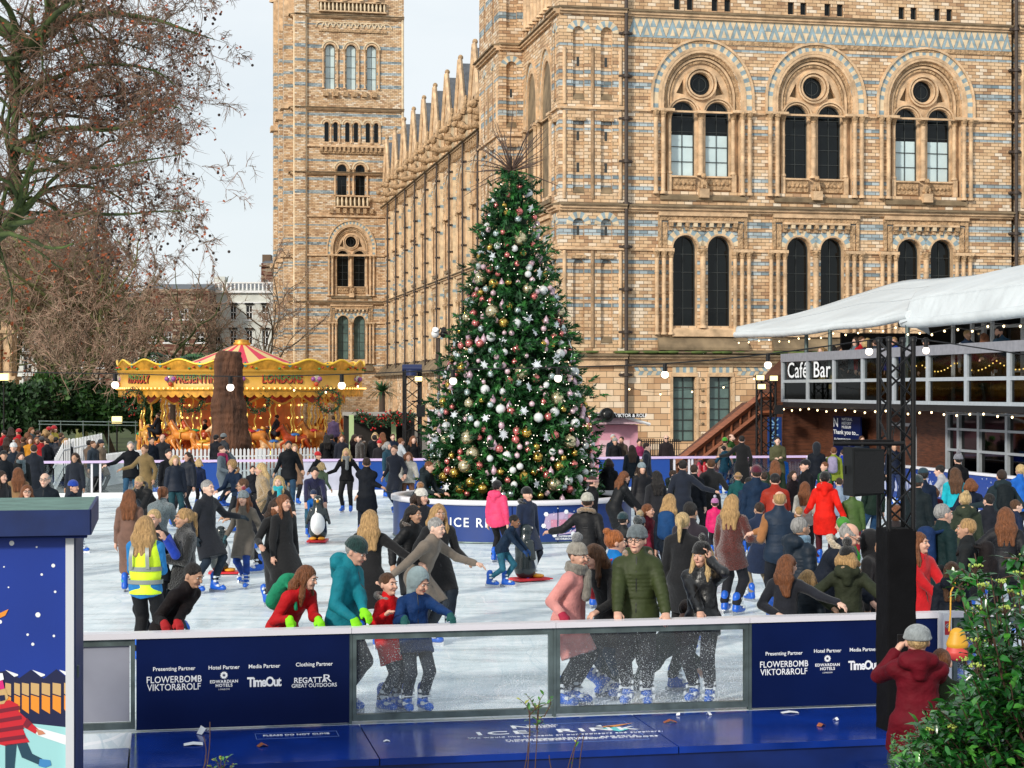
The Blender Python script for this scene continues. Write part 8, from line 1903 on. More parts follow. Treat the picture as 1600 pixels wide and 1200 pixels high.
P(254, 678, -10, 'stand', ('coat', '0e121a'), '10121a', 'bald:d', 'nearly bald person in dark coat under the carousel horses', h=1.8)
P(264, 701, 30, 'stand', ('jacket', '0c0e14'), '10121a', 'short:k', 'black haired person looking down left of the two women', h=1.76)
P(274, 711, 20, 'stand', ('puffer', '121c2c'), '16404a', 'bob:l', 'fair haired person in short navy puffer jacket and dark teal jeans', h=1.66)
P(293, 706, -30, 'stand', ('puffer', '121a28'), '10121a', 'long:d', 'brown haired person in dark puffer beside the fair haired one', h=1.64)
P(311, 717, 170, 'stand', ('jacket', '16203a'), '14161e', 'bob:l', 'child with fair hair and navy jacket near the far rail', child=1, h=1.4)
P(338, 682, 150, 'stand', ('jacket', '14161e'), '14161e', 'short:k', 'person in dark cap beyond the far rail near the stump', hat=('cap', '101218'), d=59.5)
P(350, 684, 140, 'stand', ('jacket', '30343a'), '14161e', 'short:k', 'person in grey beanie beyond the far rail', hat=('beanie', '6a7276'), d=60.5)
P(347, 696, 80, 'phone', ('coat', '55616a'), '1c222c', 'short:b', 'person in grey coat with magenta scarf holding up a phone', scarf='8c1048', h=1.68)
P(362, 720, -35, 'leanf', ('jacket', '122238'), '14181f', 'afro:g', 'person with huge fluffy fur hood and navy jacket leaning forward', h=1.66, fur='9a6c3c')
P(379, 747, -70, 'leanf', ('jacket', '14161e'), '12141a', 'short:b', 'person with glasses and colourful blue scarf bending behind the bobble hat child', scarf='1c4a8c', glasses=1, h=1.7)
P(395, 727, 10, 'stand', ('jacket', '14161e'), '12141a', 'short:d', 'small child with dark hair left of the cream teddy coat', child=1, h=1.35)
P(407, 723, -75, 'stride', ('flong', '9c8462'), '101318', 'long:l', 'fair haired person in long cream teddy coat', h=1.74)
P(435, 743, -5, 'stride', ('coat', '0e0f13'), '101319', 'longf:l', 'fair haired child with turquoise scarf and black coat', scarf='1c98a4', h=1.58)
P(451, 688, 5, 'stride', ('shell', '0d1016'), '1d3e58', 'short:k', 'tall bearded person in black jacket with red zip in jeans', h=1.86, beard=1)
P(460, 693, 20, 'stand', ('coat', '8c6a50'), '14161e', 'longf:g', 'person in pinkish beige coat behind the tall bearded one', h=1.7)
P(497, 705, 60, 'reachr', ('jacket', '101216'), '14161e', 'short:d', 'child in bright red beanie and black jacket reaching sideways', hat=('beanie', 'b00c14'), h=1.5)
P(503, 722, 165, 'stride', ('jacket', '4c5c48'), '1a2a48', 'bob:l', 'fair haired child in sage green jacket seen from behind', child=1, h=1.42)
P(492, 738, 10, 'bend', ('knit', '12143c'), '1f4a5e', 'short:k', 'person in navy jumper bending over a small helmeted child', d=38.9, sc=1.03, pz=dict(lean=44, headpitch=14))
P(490, 763, 8, 'push', ('jacket', '0c56a0'), '101c40', 'short:k', 'small child in dark patterned helmet and blue suit behind a penguin aid', hat=('beanie', '1c2a4a'), child=1, d=38.35, sc=.62, pz=dict(lean=10))
P(541, 700, -5, 'glide', ('jacket', '0b0b0e'), '0c0c10', 'longf:l', 'fair haired person in black jumpsuit with grey shoulders skating beside the far rail', h=1.68, scarf='6c6f70')
P(573, 714, 178, 'reachr', ('parka', '10141c'), '101c2c', 'short:d', 'person in dark parka seen from behind reaching for the planter rim', h=1.76, hands=((.62, .1, .98), (-.26, .1, .85)), glove=None)
P(510, 690, 200, 'stand', ('jacket', '0e0f13'), '14161e', 'long:k', 'dark haired spectator beyond the far rail, left of two dark puffers', d=60)
P(518, 692, 170, 'stand', ('puffer', '101726'), '14161e', 'short:k', 'spectator in dark puffer beyond the far rail in front of the carousel', d=60.5)
P(534, 691, 10, 'stand', ('coat', '101422'), '14161e', 'long:a', 'brown haired spectator leaning at the far rail', d=59.5)
P(555, 686, 60, 'stand', ('jacket', '1a0f12'), '14161e', 'long:d', 'dark haired spectator in maroon beyond the far rail', d=60)
P(562, 694, 300, 'stand', ('fur', '241a14'), '14161e', 'short:d', 'spectator in brown fur hood near the hut', d=59.4, fur='6a4a30')
P(586, 676, 0, 'stand', ('coat', '14141a'), '14161e', 'bob:l', 'fair haired spectator inside the garlanded hut', d=63)
P(598, 675, 180, 'stand', ('coat', '1a1612'), '14161e', 'long:a', 'brown haired spectator with back turned at the garlanded hut', d=63)
P(585, 692, 190, 'stand', ('jacket', '0c0d12'), '14161e', 'short:k', 'spectator in black at the far rail below the hut', d=59.5)
P(593, 693, 0, 'stand', ('coat', '18141a'), '14161e', 'short:d', 'child in red bobble hat at the far rail below the hut', hat=('beanie', 'b00c14', 'b00c14'), d=58.8, h=1.55)
P(606, 690, 60, 'stand', ('coat', '10394a'), '1d2c3c', 'bob:s', 'grey haired person in teal coat near the left of the planter', h=1.66)
P(616, 695, -20, 'stride', ('coat', '0f1626'), '1a2c48', 'short:b', 'person in long navy coat looking down near the planter', h=1.78)
P(614, 678, 10, 'stand', ('jacket', '101c30'), '14161e', 'short:b', 'spectator behind the navy coat, by the hut post', d=61)
P(627, 684, 120, 'reachr', ('jacket', 'a8aeb4'), '3a4a58', 'short:a', 'person in pale grey jacket reaching out behind the white jacket', h=1.7)
P(638, 706, 10, 'leanf', ('puffer', 'b4b0a8'), '6a4a3a', 'bob:a', 'person in white puffer jacket with fur collar beside the planter', fur='7a6a58', h=1.64)
P(646, 679, 20, 'stand', ('jacket', '101216'), '3a6a80', 'longf:a', 'dark haired smiling spectator in black jacket left of the Christmas tree', d=57.2, h=1.74)
# ---------------------------------------------------------------- around the planter
P(671, 735, 60, 'leanf', ('jacket', '1a2428'), '14161e', 'short:a', 'person in dark hooded jacket resting against the left side of the planter', d=38.6, hood=1)
P(659, 762, 50, 'stand', ('lpuffer', '16161c'), '14161e', 'bob:d', 'person in cream bobble hat with brown fur pompom by the planter', hat=('beanie', 'c4c0b8', '8a5c30', .06), fur='8a5c30', h=1.66)
P(647, 789, 60, 'stride', ('lpuffer', '0c0d11'), '16223a', 'long:k', 'smiling person with dark hair and black puffer with fur hood', fur='4c4038', h=1.66)
P(686, 787, 20, 'stride', ('coat', '0c0c10'), '16202c', 'longf:g', 'smiling person with long fair hair and black coat beside the tweed coat', h=1.7, lvl=0)
P(682, 808, 62, 'bend', ('coat', '6c6258'), '2a3038', 'short:s', 'person in grey tweed overcoat lunging to the right with arms out', h=1.82, pz=dict(lean=28, hands=((.45, .5, 1.0), (-.55, -.1, .9)), headpitch=10), lvl=0, sc=1.02)
P(579, 796, 172, 'reachl', ('coat', '0d0c0f'), '101014', 'long:g', 'person with long fair hair seen from behind in black coat reaching right', h=1.7, hands=((.1, .1, .8), (.62, .05, 1.05)), lvl=0)
P(777, 750, 150, 'stand', ('puffer', 'e0406c'), '0c0c10', 'short:k', 'child in bright pink quilted jacket and black and white skirt beside the planter', hat=('beanie', '0c0c10'), h=1.5, hood=1)
P(824, 760, 40, 'stand', ('coat', '101e38'), '121a28', 'short:k', 'child in navy coat and black furry hat standing by the planter', hat=('beanie', '0a0a0c'), fur='0a0a0c', h=1.55)
P(804, 804, 70, 'push', ('jacket', '122438'), '1b5468', 'short:k', 'boy in navy coat pushing a black penguin aid in front of the planter', child=1, h=1.3, skin=4, glove='0e3a70')
P(927, 743, 110, 'reachl', ('jacket', '0e0e12'), '14161e', 'short:d', 'person in pink knitted headband and black jacket reaching over the planter', hat=('headband', 'b08078'), h=1.6)
P(918, 769, 165, 'reachl', ('lpuffer', '0e0e12'), '101014', 'short:d', 'person in long black puffer, cream beanie and fur hood in front of the planter graphic', hat=('beanie', 'a8a498'), fur='8c7258', h=1.66)
P(951, 716, 175, 'stand', ('jacket', '0f1116'), '14161e', 'bob:d', 'person in black jacket with grey hood at the right of the tree', h=1.62, hood=1)
P(976, 736, 110, 'bend', ('lpuffer', '0e1014'), '101014', 'long:a', 'person with curly brown hair leaning on the planter rim in black coat', h=1.66, pz=dict(lean=24))
P(1003, 722, 20, 'stand', ('lpuffer', '121218'), '14161e', 'longf:d', 'person in grey bobble beanie and black fur trimmed coat right of the planter', hat=('beanie', '7c8c94', '7a6a54'), fur='7a6248', h=1.6)
P(987, 695, 190, 'stand', ('jacket', '141c24'), '14161e', 'long:d', 'dark haired person with yellow scarf near the pink kiosk', h=1.66)
P(999, 692, 10, 'stand', ('jacket', '8a2c54'), '14161e', 'bun:d', 'child in pink jacket and black bobble hat near the pink kiosk', d=58.4, h=1.6)
P(1011, 691, 80, 'stand', ('coat', '121828'), '14161e', 'short:d', 'person in smart navy overcoat at the far rail', h=1.76)
P(958, 677, 20, 'stand', ('jacket', '16222c'), '14161e', 'short:w', 'grey haired spectator in front of the pink kiosk', d=60.5)
P(961, 689, 10, 'stand', ('jacket', '121218'), '14161e', 'short:d', 'spectator with grey patterned hat below the pink kiosk sign', hat=('beanie', '8a8a84'), d=59.6, h=1.6)
P(971, 683, 330, 'stand', ('jacket', '4a4038'), '14161e', 'short:d', 'spectator in camouflage jacket beside the pink kiosk', d=60, h=1.65)
P(1041, 686, 0, 'stand', ('coat', '1a1014'), '14161e', 'bald:s', 'bald spectator in sunglasses and dark coat by the iron railing', glasses=2, d=59.5, h=1.72)
P(1067, 718, 170, 'reachr', ('coat', '101828'), '14161e', 'short:k', 'person in long navy coat holding a child by the hand, seen from behind', h=1.78)
P(1053, 734, 70, 'stand', ('jacket', '14201f'), '14161e', 'short:d', 'boy in dark green jacket with pale hood looking right', hood=1, h=1.52, scarf='8c9294')
P(1111, 716, 178, 'glide', ('coat', '0c0e12'), '0e1016', 'short:b', 'person with light brown hair and black jacket gliding away with arms out', h=1.76)
P(1130, 696, 220, 'reachl', ('jacket', '10384a'), '1c3c60', 'short:k', 'child in teal hooded jacket near the far barrier', h=1.5, hood=1)
P(1133, 679, 160, 'stand', ('coat', '8a6a54'), '14161e', 'short:d', 'spectator in tan coat and green and blue woolly hat at the far barrier', hat=('beanie', '3a8c1c'), d=57.8, h=1.66)
P(1143, 676, 60, 'stand', ('jacket', '284a1e'), '14161e', 'bald:b', 'bearded spectator in green jacket looking up by the wooden stair', d=57.9, beard=1, h=1.78)
P(1159, 680, 175, 'reachl', ('long', '08080b'), '0e0e12', 'short:k', 'person in very long black coat with back turned near the wooden stair', h=1.84)
P(1215, 682, -5, 'hold', ('parka', '4c4c34'), '14161e', 'short:k', 'person in khaki parka over a white shirt looking down at a blue hooded child', h=1.8)
P(1223, 708, 175, 'stand', ('jacket', '1660b4'), '1660b4', 'short:k', 'child in bright blue hooded coat standing before the khaki parka', hat=('hood', '1660b4'), child=1, h=1.3)
P(1211, 718, 175, 'stand', ('jacket', '1c2a1c'), '14161e', 'long:a', 'person with long straight brown hair in dark green jacket, back turned', h=1.64)
# ---------------------------------------------------------------- right half of the ice
P(1182, 726, 178, 'stand', ('parka', '12263e'), '121c2e', 'short:d', 'person in maroon beanie and navy parka, back turned, centre right', hat=('beanie', '4c0c24'), h=1.8)
P(1153, 737, 185, 'reachr', ('jacket', '12484a'), '14161e', 'short:g', 'child in teal jacket with patterned headband, back turned', hat=('headband', '8a6c54'), h=1.48)
P(1193, 737, 200, 'stand', ('jacket', '2c3c30'), '14161e', 'short:d', 'small person in green hood squeezed behind the navy parka', h=1.5)
P(1258, 717, 290, 'stand', ('jacket', '0e1016'), '14161e', 'short:k', 'person in dark flat cap looking left near the sign board', hat=('cap', '0e1016'), h=1.76)
P(1276, 690, 170, 'stand', ('jacket', '0d121c'), '14161e', 'short:k', 'person with hood up in dark jacket in front of the blue sign board', hat=('hood', '0d121c'), h=1.78)
P(1288, 721, 300, 'stand', ('jacket', '1c4a24'), '14161e', 'short:a', 'boy in dark green hooded jacket right of the flat cap', h=1.56)
P(1303, 698, 160, 'stand', ('jacket', '77842c'), '14161e', 'short:a', 'person in yellow and grey jacket with rucksack behind the speaker', pack='8c84a0', h=1.66)
P(1317, 702, 190, 'stand', ('jacket', '1434a0'), '14161e', 'short:d', 'child in royal blue jacket behind the speaker arm', h=1.45)
P(1289, 736, 170, 'stride', ('parka', 'd01c10'), '3c0814', 'short:k', 'person in bright orange red jacket, black beanie and maroon trousers', hat=('beanie', '0c0c0e'), fur='8c7c70', h=1.7, hood=1)
P(1211, 739, 178, 'leanf', ('puffer', '8c2008'), '14161e', 'short:k', 'person in rust orange puffer jacket and dark cap, back turned', hat=('cap', '101014'), h=1.74)
P(1218, 766, 178, 'hold', ('vest', '122438'), '10131c', 'bald:g', 'bald person in navy quilted vest with camel sleeves, back turned', sleeves='946238', h=1.8, hands=((-.2, -.2, 1.2), (-.42, -.05, 1.2)))
P(1186, 784, 200, 'glide', ('coat', '10203c'), '8a7c66', 'short:d', 'child in navy coat and beige trousers skating beside the navy vest', h=1.5)
P(1117, 778, 175, 'stand', ('puffer', 'c4145c'), '14121a', 'short:d', 'small child in magenta jacket and pink pompom hat', hat=('beanie', 'b06a9c', 'b0b0c0', .05), child=1, h=1.15)
P(1145, 772, 150, 'reachl', ('fur', '4c1208'), '14161e', 'long:g', 'person in rust red teddy fur jacket and black leggings, seen from behind', h=1.7, lvl=0, pz=dict(hands=((.24, .03, .8), (-.35, .25, 1.05))))
P(1258, 752, 165, 'stand', ('jacket', 'a4a29c'), '14161e', 'long:a', 'child with very long brown hair and off white jacket', h=1.5)
P(1311, 746, 190, 'stride', ('jacket', '7c8ca0'), '1a2430', 'short:d', 'child in pale blue and grey ski jacket with gloves', h=1.42, glove='1c2430')
P(1248, 791, 190, 'stand', ('jacket', '54442c'), '14161e', 'short:g', 'small child half hidden behind the navy quilted jacket', child=1, h=1.2)
P(1251, 807, 120, 'stand', ('puffer', '12202e'), '121824', 'short:s', 'person with short grey hair and navy quilted jacket with pale blue hood', hood=1, h=1.76, scarf='6c8ca4', lvl=0)
P(1315, 808, 250, 'leanf', ('jacket', '2c7c24'), '14161e', 'short:k', 'child in bright green jacket with hood up', hat=('hood', '3c7c2c'), child=1, h=1.3)
P(1332, 762, 170, 'stand', ('puffer', '3c5424'), '7c1020', 'short:k', 'child in green camouflage jacket and red tartan trousers under the speaker', h=1.42)
P(1364, 730, 200, 'stand', ('jacket', '12241c'), '1a3c5c', 'longf:g', 'person with fair hair, dark green jacket and blue jeans left of the tower truss', h=1.68)
P(1347, 681, 10, 'stand', ('puffer', '142030'), '14161e', 'short:b', 'spectator in dark puffer below the cafe behind the truss arm', d=55, h=1.8)
P(1397, 690, 10, 'stand', ('jacket', '161e30'), '1c2a4c', 'short:l', 'fair haired person in navy jacket seen through the tower truss', h=1.76)
P(1400, 792, 170, 'stand', ('coat', '221a1c'), '14161e', 'afro:a', 'person with curly dark hair seen through the bottom of the tower truss', h=1.6)
P(1047, 771, 160, 'stand', ('jacket', '101a26'), '14161e', 'long:g', 'person with long fair brown hair and blue rucksack right of the planter', pack='163c68', h=1.62, lvl=1)
P(1079, 783, 150, 'stand', ('coat', '241c26'), '121218', 'short:k', 'person in plum brown overcoat with short black hair', h=1.78, lvl=0)
P(1067, 800, 160, 'stand', ('coat', '0e0e12'), '101014', 'pony:l', 'person with fair ponytail in black wool coat in front of the plum overcoat', h=1.7, lvl=0)
P(1013, 787, 60, 'stand', ('jacket', '5c1424'), '14161e', 'long:a', 'child with brown hair and dark red jacket left of the blue rucksack', h=1.45)
P(974, 800, 150, 'stand', ('puffer', '0e1216'), '14161e', 'short:k', 'child in dark teal beanie and black puffer in front of the planter', hat=('beanie', '14343c'), child=1, h=1.3)
P(1000, 806, 175, 'stand', ('jacket', '7c1c34'), '14161e', 'short:k', 'child in maroon coat with giant fur pompom behind the green puffer man', hat=('beanie', '3c4c5c', 'a08a64', .08), child=1, h=1.3)
P(1434, 741, 150, 'stand', ('parka', '121c20'), '14161e', 'short:d', 'person in dark beanie and dark parka just right of the truss', hat=('beanie', '1c2c30'), h=1.74)
P(1442, 730, 190, 'stand', ('jacket', '101c30'), '14161e', 'short:k', 'person in dark baseball cap and navy jacket near the side barrier', hat=('cap', '1c3440'), h=1.8)
P(1468, 726, 240, 'bend', ('jacket', 'a4a4a8'), '14161e', 'short:k', 'person in white jacket leaning on the side barrier', h=1.72, pz=dict(lean=22))
P(1492, 730, 178, 'stand', ('jacket', '1ca4b4'), '14344a', 'long:b', 'person with curly brown hair in bright turquoise jacket', h=1.7)
P(1497, 708, 190, 'stand', ('jacket', '0e0e12'), '14161e', 'short:k', 'person in grey bobble hat beyond the turquoise jacket', hat=('beanie', '707078', '707078', .05), h=1.76)
P(1457, 758, 175, 'stand', ('jacket', '501020'), '14161e', 'bob:a', 'child in maroon jacket with white stripe right of the truss', h=1.45)
P(1516, 747, 175, 'glide', ('jacket', '101a2c'), '1a2c48', 'bob:a', 'person in navy jacket with arms apart below the blue town boards', h=1.6)
P(1508, 768, 175, 'stand', ('parka', '2c3428'), '1c2c3c', 'bun:l', 'fair haired person in dark green coat with tan fur hood', fur='b08c5c', hood=1, h=1.7)
P(1474, 786, 110, 'stand', ('shell', '12282a'), '141c24', 'crop:s', 'grey cropped hair person in dark teal jacket with blue rucksack straps', pack='142c54', h=1.8, lvl=0)
P(1565, 733, 178, 'glide', ('shell', '1c2a30'), '14161e', 'short:d', 'person in grey hooded jacket with dark rucksack at the right', pack='10181c', hood=1, h=1.78)
P(1594, 725, 200, 'stand', ('jacket', '1c5cb0'), '14161e', 'pony:l', 'fair haired person in bright blue top at the right edge', h=1.7)
P(1571, 792, 170, 'reachl', ('puffer', '121218'), '14161e', 'long:a', 'person with long auburn hair, black puffer and black and white scarf at the right', scarf='9c9c9c', h=1.68, lvl=0)
P(1545, 770, 200, 'stand', ('jacket', '1a1c24'), '14161e', 'short:k', 'dark haired skater beneath the right boards', h=1.6)
P(1588, 780, 100, 'stand', ('jacket', '142038'), '14161e', 'short:b', 'child in navy at the right edge of the picture', child=1, h=1.4)
P(1170, 745, 170, 'stand', ('jacket', '1c2c44'), '14161e', 'short:k', 'dark jacketed skater between the teal child and the navy parka', h=1.5)
P(1240, 735, 20, 'stand', ('jacket', '20161a'), '14161e', 'bob:d', 'dark haired child by the rust orange puffer', child=1, h=1.4)
P(1085, 725, 150, 'stand', ('jacket', '12161e'), '14161e', 'short:d', 'skater in black between the navy overcoat and the gliding black jacket', h=1.66)
P(1025, 735, 200, 'stand', ('coat', '16161c'), '14161e', 'long:k', 'black haired person right of the grey bobble beanie', h=1.62)
# ---------------------------------------------------------------- cafe balcony
BZ = 2.86
for (x, y, d_, th, coat, hair, hat, lab) in ((1283, 541, 59, -40, ('jacket', '241c1c'), 'bob:g', None, 'fair haired person leaning on the left end of the cafe balcony'), (1303, 540, 58, 160, ('jacket', '14141a'), 'short:k', None, 'person in black beside the balcony end'), (1312, 541, 57.6, 30, ('coat', '1c1414'), 'long:d', None, 'dark haired person bending at the balcony above the Bar lettering'),
 (1337, 526, 56, -60, ('jacket', '5c6c74'), 'longf:d', None, 'person in grey coat on the balcony, third group from the left'), (1347, 525, 55.6, 30, ('jacket', 'a01820'), 'short:b', None, 'person in red jacket on the balcony'), (1356, 528, 55.2, 150, ('jacket', '142440'), 'bob:l', None, 'fair haired person in navy on the balcony'),
 (1368, 529, 54.6, 200, ('puffer', '14202c'), 'short:d', None, 'person in dark puffer on the balcony left of the truss'), (1397, 526, 53.4, -20, ('jacket', '1c3c9c'), 'short:g', None, 'person in blue and white on the balcony behind the truss'), (1447, 527, 51, 15, ('jacket', '1c1416'), 'short:d', ('beanie', '141418'), 'person in black beanie on the balcony right of the truss'),
 (1512, 515, 48.2, 20, ('vest', '12243c'), 'short:g', None, 'person in navy gilet with white sleeves on the balcony'), (1537, 520, 47.4, 185, ('coat', '2c1c18'), 'long:a', None, 'person with long brown hair and back turned on the balcony'), (1561, 509, 46.6, -60, ('puffer', '14364c'), 'short:k', None, 'bearded person in teal navy puffer leaning on the balcony rail')):
 dd = MO.y; v_ = cv(x) ; uu = UC + .55; q = MV(uu, vat(x, uu)); P(x, y, th, 'leanf' if 'lean' in lab or 'bend' in lab else 'stand', coat, '14161e', hair, lab, d=q.y, z0=BZ, sc=None if False else max(.8, min(1.08, (gz(y, q.y) - BZ)/1.70)), hat=hat, skates=0, sleeves='b8bcc0' if coat[0] == 'vest' else None, beard='bearded' in lab, lvl=2)
# ---------------------------------------------------------------- spectators behind the left rail, in a packed crowd
cr = random.Random(12)
LC = [(6,672,'a8101c','red coat'),(17,668,'16202c','dark jacket'),(29,671,'b0141c','red jacket'),(42,676,'14161e','black coat'),(50,668,'3c4c54','grey jacket'),(60,672,'1c2430','navy jacket'),(70,671,'5c4a3c','brown coat'),(77,668,'8c8c90','pale grey coat'),(10,684,'1c1c22','black jacket'),(36,684,'4c3c30','tan coat'),(47,687,'c08014','mustard coat'),(58,684,'7c1420','crimson jacket'),(65,686,'9c1018','scarlet jacket'),(80,680,'1c2c3c','slate jacket'),(88,684,'141a28','dark blue coat'),(100,684,'10141c','black jacket'),(96,676,'242c34','charcoal coat'),(85,666,'b0a040','yellow collared jacket'),(26,694,'20242c','dark parka'),(73,693,'181c24','dark fleece'),(103,692,'12181f','black anorak'),(140,706,'5c4a3c','brown coat'),(158,706,'7c6c5c','beige coat'),(146,712,'24303c','slate coat')]
hs_ = ['short:k', 'long:d', 'short:b', 'bob:a', 'long:a', 'short:d', 'bob:g']
wh = ['at the back of', 'on the left of', 'in the middle of', 'at the front of', 'on the right of']
for i, (x, y, c_, nm) in enumerate(LC):
 d_ = 58.5 + (700 - y)*.16 + cr.random()*.5; z_ = gz(y, d_) - 1.70
 row_ = ('back row' if y < 674 else ('middle row' if y < 690 else 'front row')); nb = 'beside ' + LC[i-1][3] if i else 'at the picture edge'
 P(x, y, cr.choice((150, 190, 60, 200, 20, 240)), cr.choice(('stand', 'pockets', 'hold')), (cr.choice(('jacket', 'coat', 'puffer')), c_), '14161e', hs_[i % 7], f'spectator in {nm} in the {row_} behind the left rail, {nb}', d=d_, z0=max(-.1, z_), sc=1.0, skates=0, lvl=2, hat=('beanie', cr.choice(('1c2430', 'a0141c', 'b0b0b0', '3c3c40'))) if i % 5 == 2 else None)
# riders on the carousel
for x, y, d_, c_, lab in ((247, 645, 76, '14161e', 'rider in black on a carousel horse at the left'), (432, 648, 76.5, '2c2c34', 'rider in grey on a carousel horse right of the trunk'), (521, 650, 77, '5c4c6c', 'person in lilac coat standing on the right of the carousel'), (320, 655, 77, '101014', 'rider in dark coat behind the tree trunk')):
 z_ = gz(y, d_) - (1.28 if 'rider' in lab else 1.7); P(x, y, 250 if 'rider' in lab else 180, 'sit' if 'rider' in lab else 'stand', ('jacket', c_), '14161e', 'short:d', lab, d=d_, z0=z_, sc=1, skates=0, lvl=2)
# ---------------------------------------------------------------- held things, bags, phone
def smallbox(name, c, sz, m, lab, cat, rz=0):
 b = MB(); b.box((-sz[0]/2, -sz[1]/2, -sz[2]/2), (sz[0]/2, sz[1]/2, sz[2]/2)); o = b.build(name, m); o.location = c; o.rotation_euler = (0, 0, rz); bv = o.modifiers.new('b', 'BEVEL'); bv.width = min(sz)*.3; bv.segments = 2; return tag(o, lab, cat)
s = SDF((-.25, -.15, -.35), (.25, .15, .2), .014); s.cone((0, 0, -.18), (0, 0, -.05), .12, .085, .02, (1, 0, 0), 1.25); s.noise(.004, 20); me = s.mesh('shoulder_bag', [mat('yellow_bag', (.66, .34, .02), .5)])
o = link('shoulder_bag', me, None, px(1496, 985, 17.35)); o.scale = (.72,)*3; tag(o, 'yellow and red shoulder bag hanging over the rail right of the tower', 'bag')
s = SDF((-.25, -.15, -.25), (.25, .15, .2), .014); s.cone((0, 0, -.03), (0, 0, .02), .13, .11, .02, (1, 0, 0), 1.3); bb_ = MB(); bb_.tube([(-.1, .05, -.02), (-.08, .06, .2), (-.06, .12, .5), (.02, .2, .62)], .012, 6); bb_.build('strap', mat('yellow_bag', (0, 0, 0)), o); me = s.mesh('bag_base', [mat('red_bag', (.6, .06, .05), .5)]); o2 = link('bag_base', me, o, (.0, 0, -.26))
def at_hand(r, k, dz=0):
 root, S, s_ = r; d_ = S['wr'+k] - S['el'+k]; d_ = np.array(S.get('hdir'+k, d_/np.linalg.norm(d_))); p = S['wr'+k] + d_/np.linalg.norm(d_)*.08; a = root.rotation_euler.z; return root.location + Vector(((p[0]*math.cos(a) - p[1]*math.sin(a))*s_, (p[0]*math.sin(a) + p[1]*math.cos(a))*s_, p[2]*s_ + dz))
smallbox('mobile_phone', at_hand(CALLER, 'l', .02) + Vector((-.025, -.0, 0)), (.012, .07, .14), M_BLACK, 'black phone held to the ear by the person in black leather', 'phone', .3)
smallbox('mobile_phone', at_hand(BURG, 'l', .05) + Vector((.03, .04, 0)), (.15, .012, .075), M_BLACK, 'black phone held up by the person in burgundy', 'phone', .05)
smallbox('card_reader', at_hand(FUZZY, 'l', -.02), (.08, .16, .05), M_BLACK, 'black handheld device held by the person in fluffy black coat', 'device', .6)
# penguin skating aids
def penguin(x, y, th, lab, sc=1.0):
 d_ = (CH)*F/(y - HY); e_ = empty('penguin_skating_aid', (gx(x, d_), d_, 0), R(th), lab, 'skating aid'); e_.scale = (sc,)*3
 if 'pg' not in CACHE:
  a = SDF((-.32, -.3, 0), (.32, .32, 1.05), .014); a.cone((0, .02, .22), (0, .02, .55), .19, .16, .05); a.cone((0, .02, .55), (0, 0, .84), .15, .095, .08); a.ell((0, 0, .88), (.1, .105, .11), .03)
  for sg in (-1, 1): a.cone((sg*.15, .02, .68), (sg*.24, .0, .4), .045, .03, .03, (0, 1, 0), 1.8)
  b = SDF((-.3, -.32, 0), (.3, .2, .8), .014); b.ell((0, -.055, .38), (.155, .155, .30));
  c = SDF((-.1, -.3, .7), (.1, 0, 1.0), .01); c.cone((0, -.09, .87), (0, -.19, .85), .035, .012);
  CACHE['pg'] = (a.mesh('shell', mat('penguin_black', (.012, .02, .022), .25, coat=.4)), b.mesh('belly', mat('penguin_white', (.75, .77, .78), .3, coat=.3)), c.mesh('beak', mat('penguin_orange', (.8, .35, .02), .4)))
  q = MB(); q.box((-.2, -.36, .02), (.2, .24, .06)); q.box((-.2, -.42, .03), (-.13, -.36, .05)); q.box((.13, -.42, .03), (.2, -.36, .05)); m1 = q.mesh('base', mat('penguin_red_base', (.62, .02, .03), .4)); q = MB()
  for sg in (-1, 1): q.ball((sg*.09, -.19, .09), .08, 0, 10, 6, (1, 1.4, .45))
  m2 = q.mesh('foot', mat('penguin_orange', (0, 0, 0))); q = MB()
  for sg in (-1, 1): q.ball((sg*.045, -.088, .91), .022, 0, 8, 6)
  CACHE['pg'] += (m1, m2, q.mesh('eye', mat('eye_white', (0, 0, 0))))
 for m_ in CACHE['pg']: link(m_.name.split('.')[0], m_, e_)
penguin(497, 847, 0, 'penguin skating aid with white belly facing the camera'); penguin(822, 908, 120, 'black penguin skating aid seen from behind in front of the planter', .98); penguin(345, 897, 95, 'penguin skating aid half hidden behind the peacoat skater', .85)
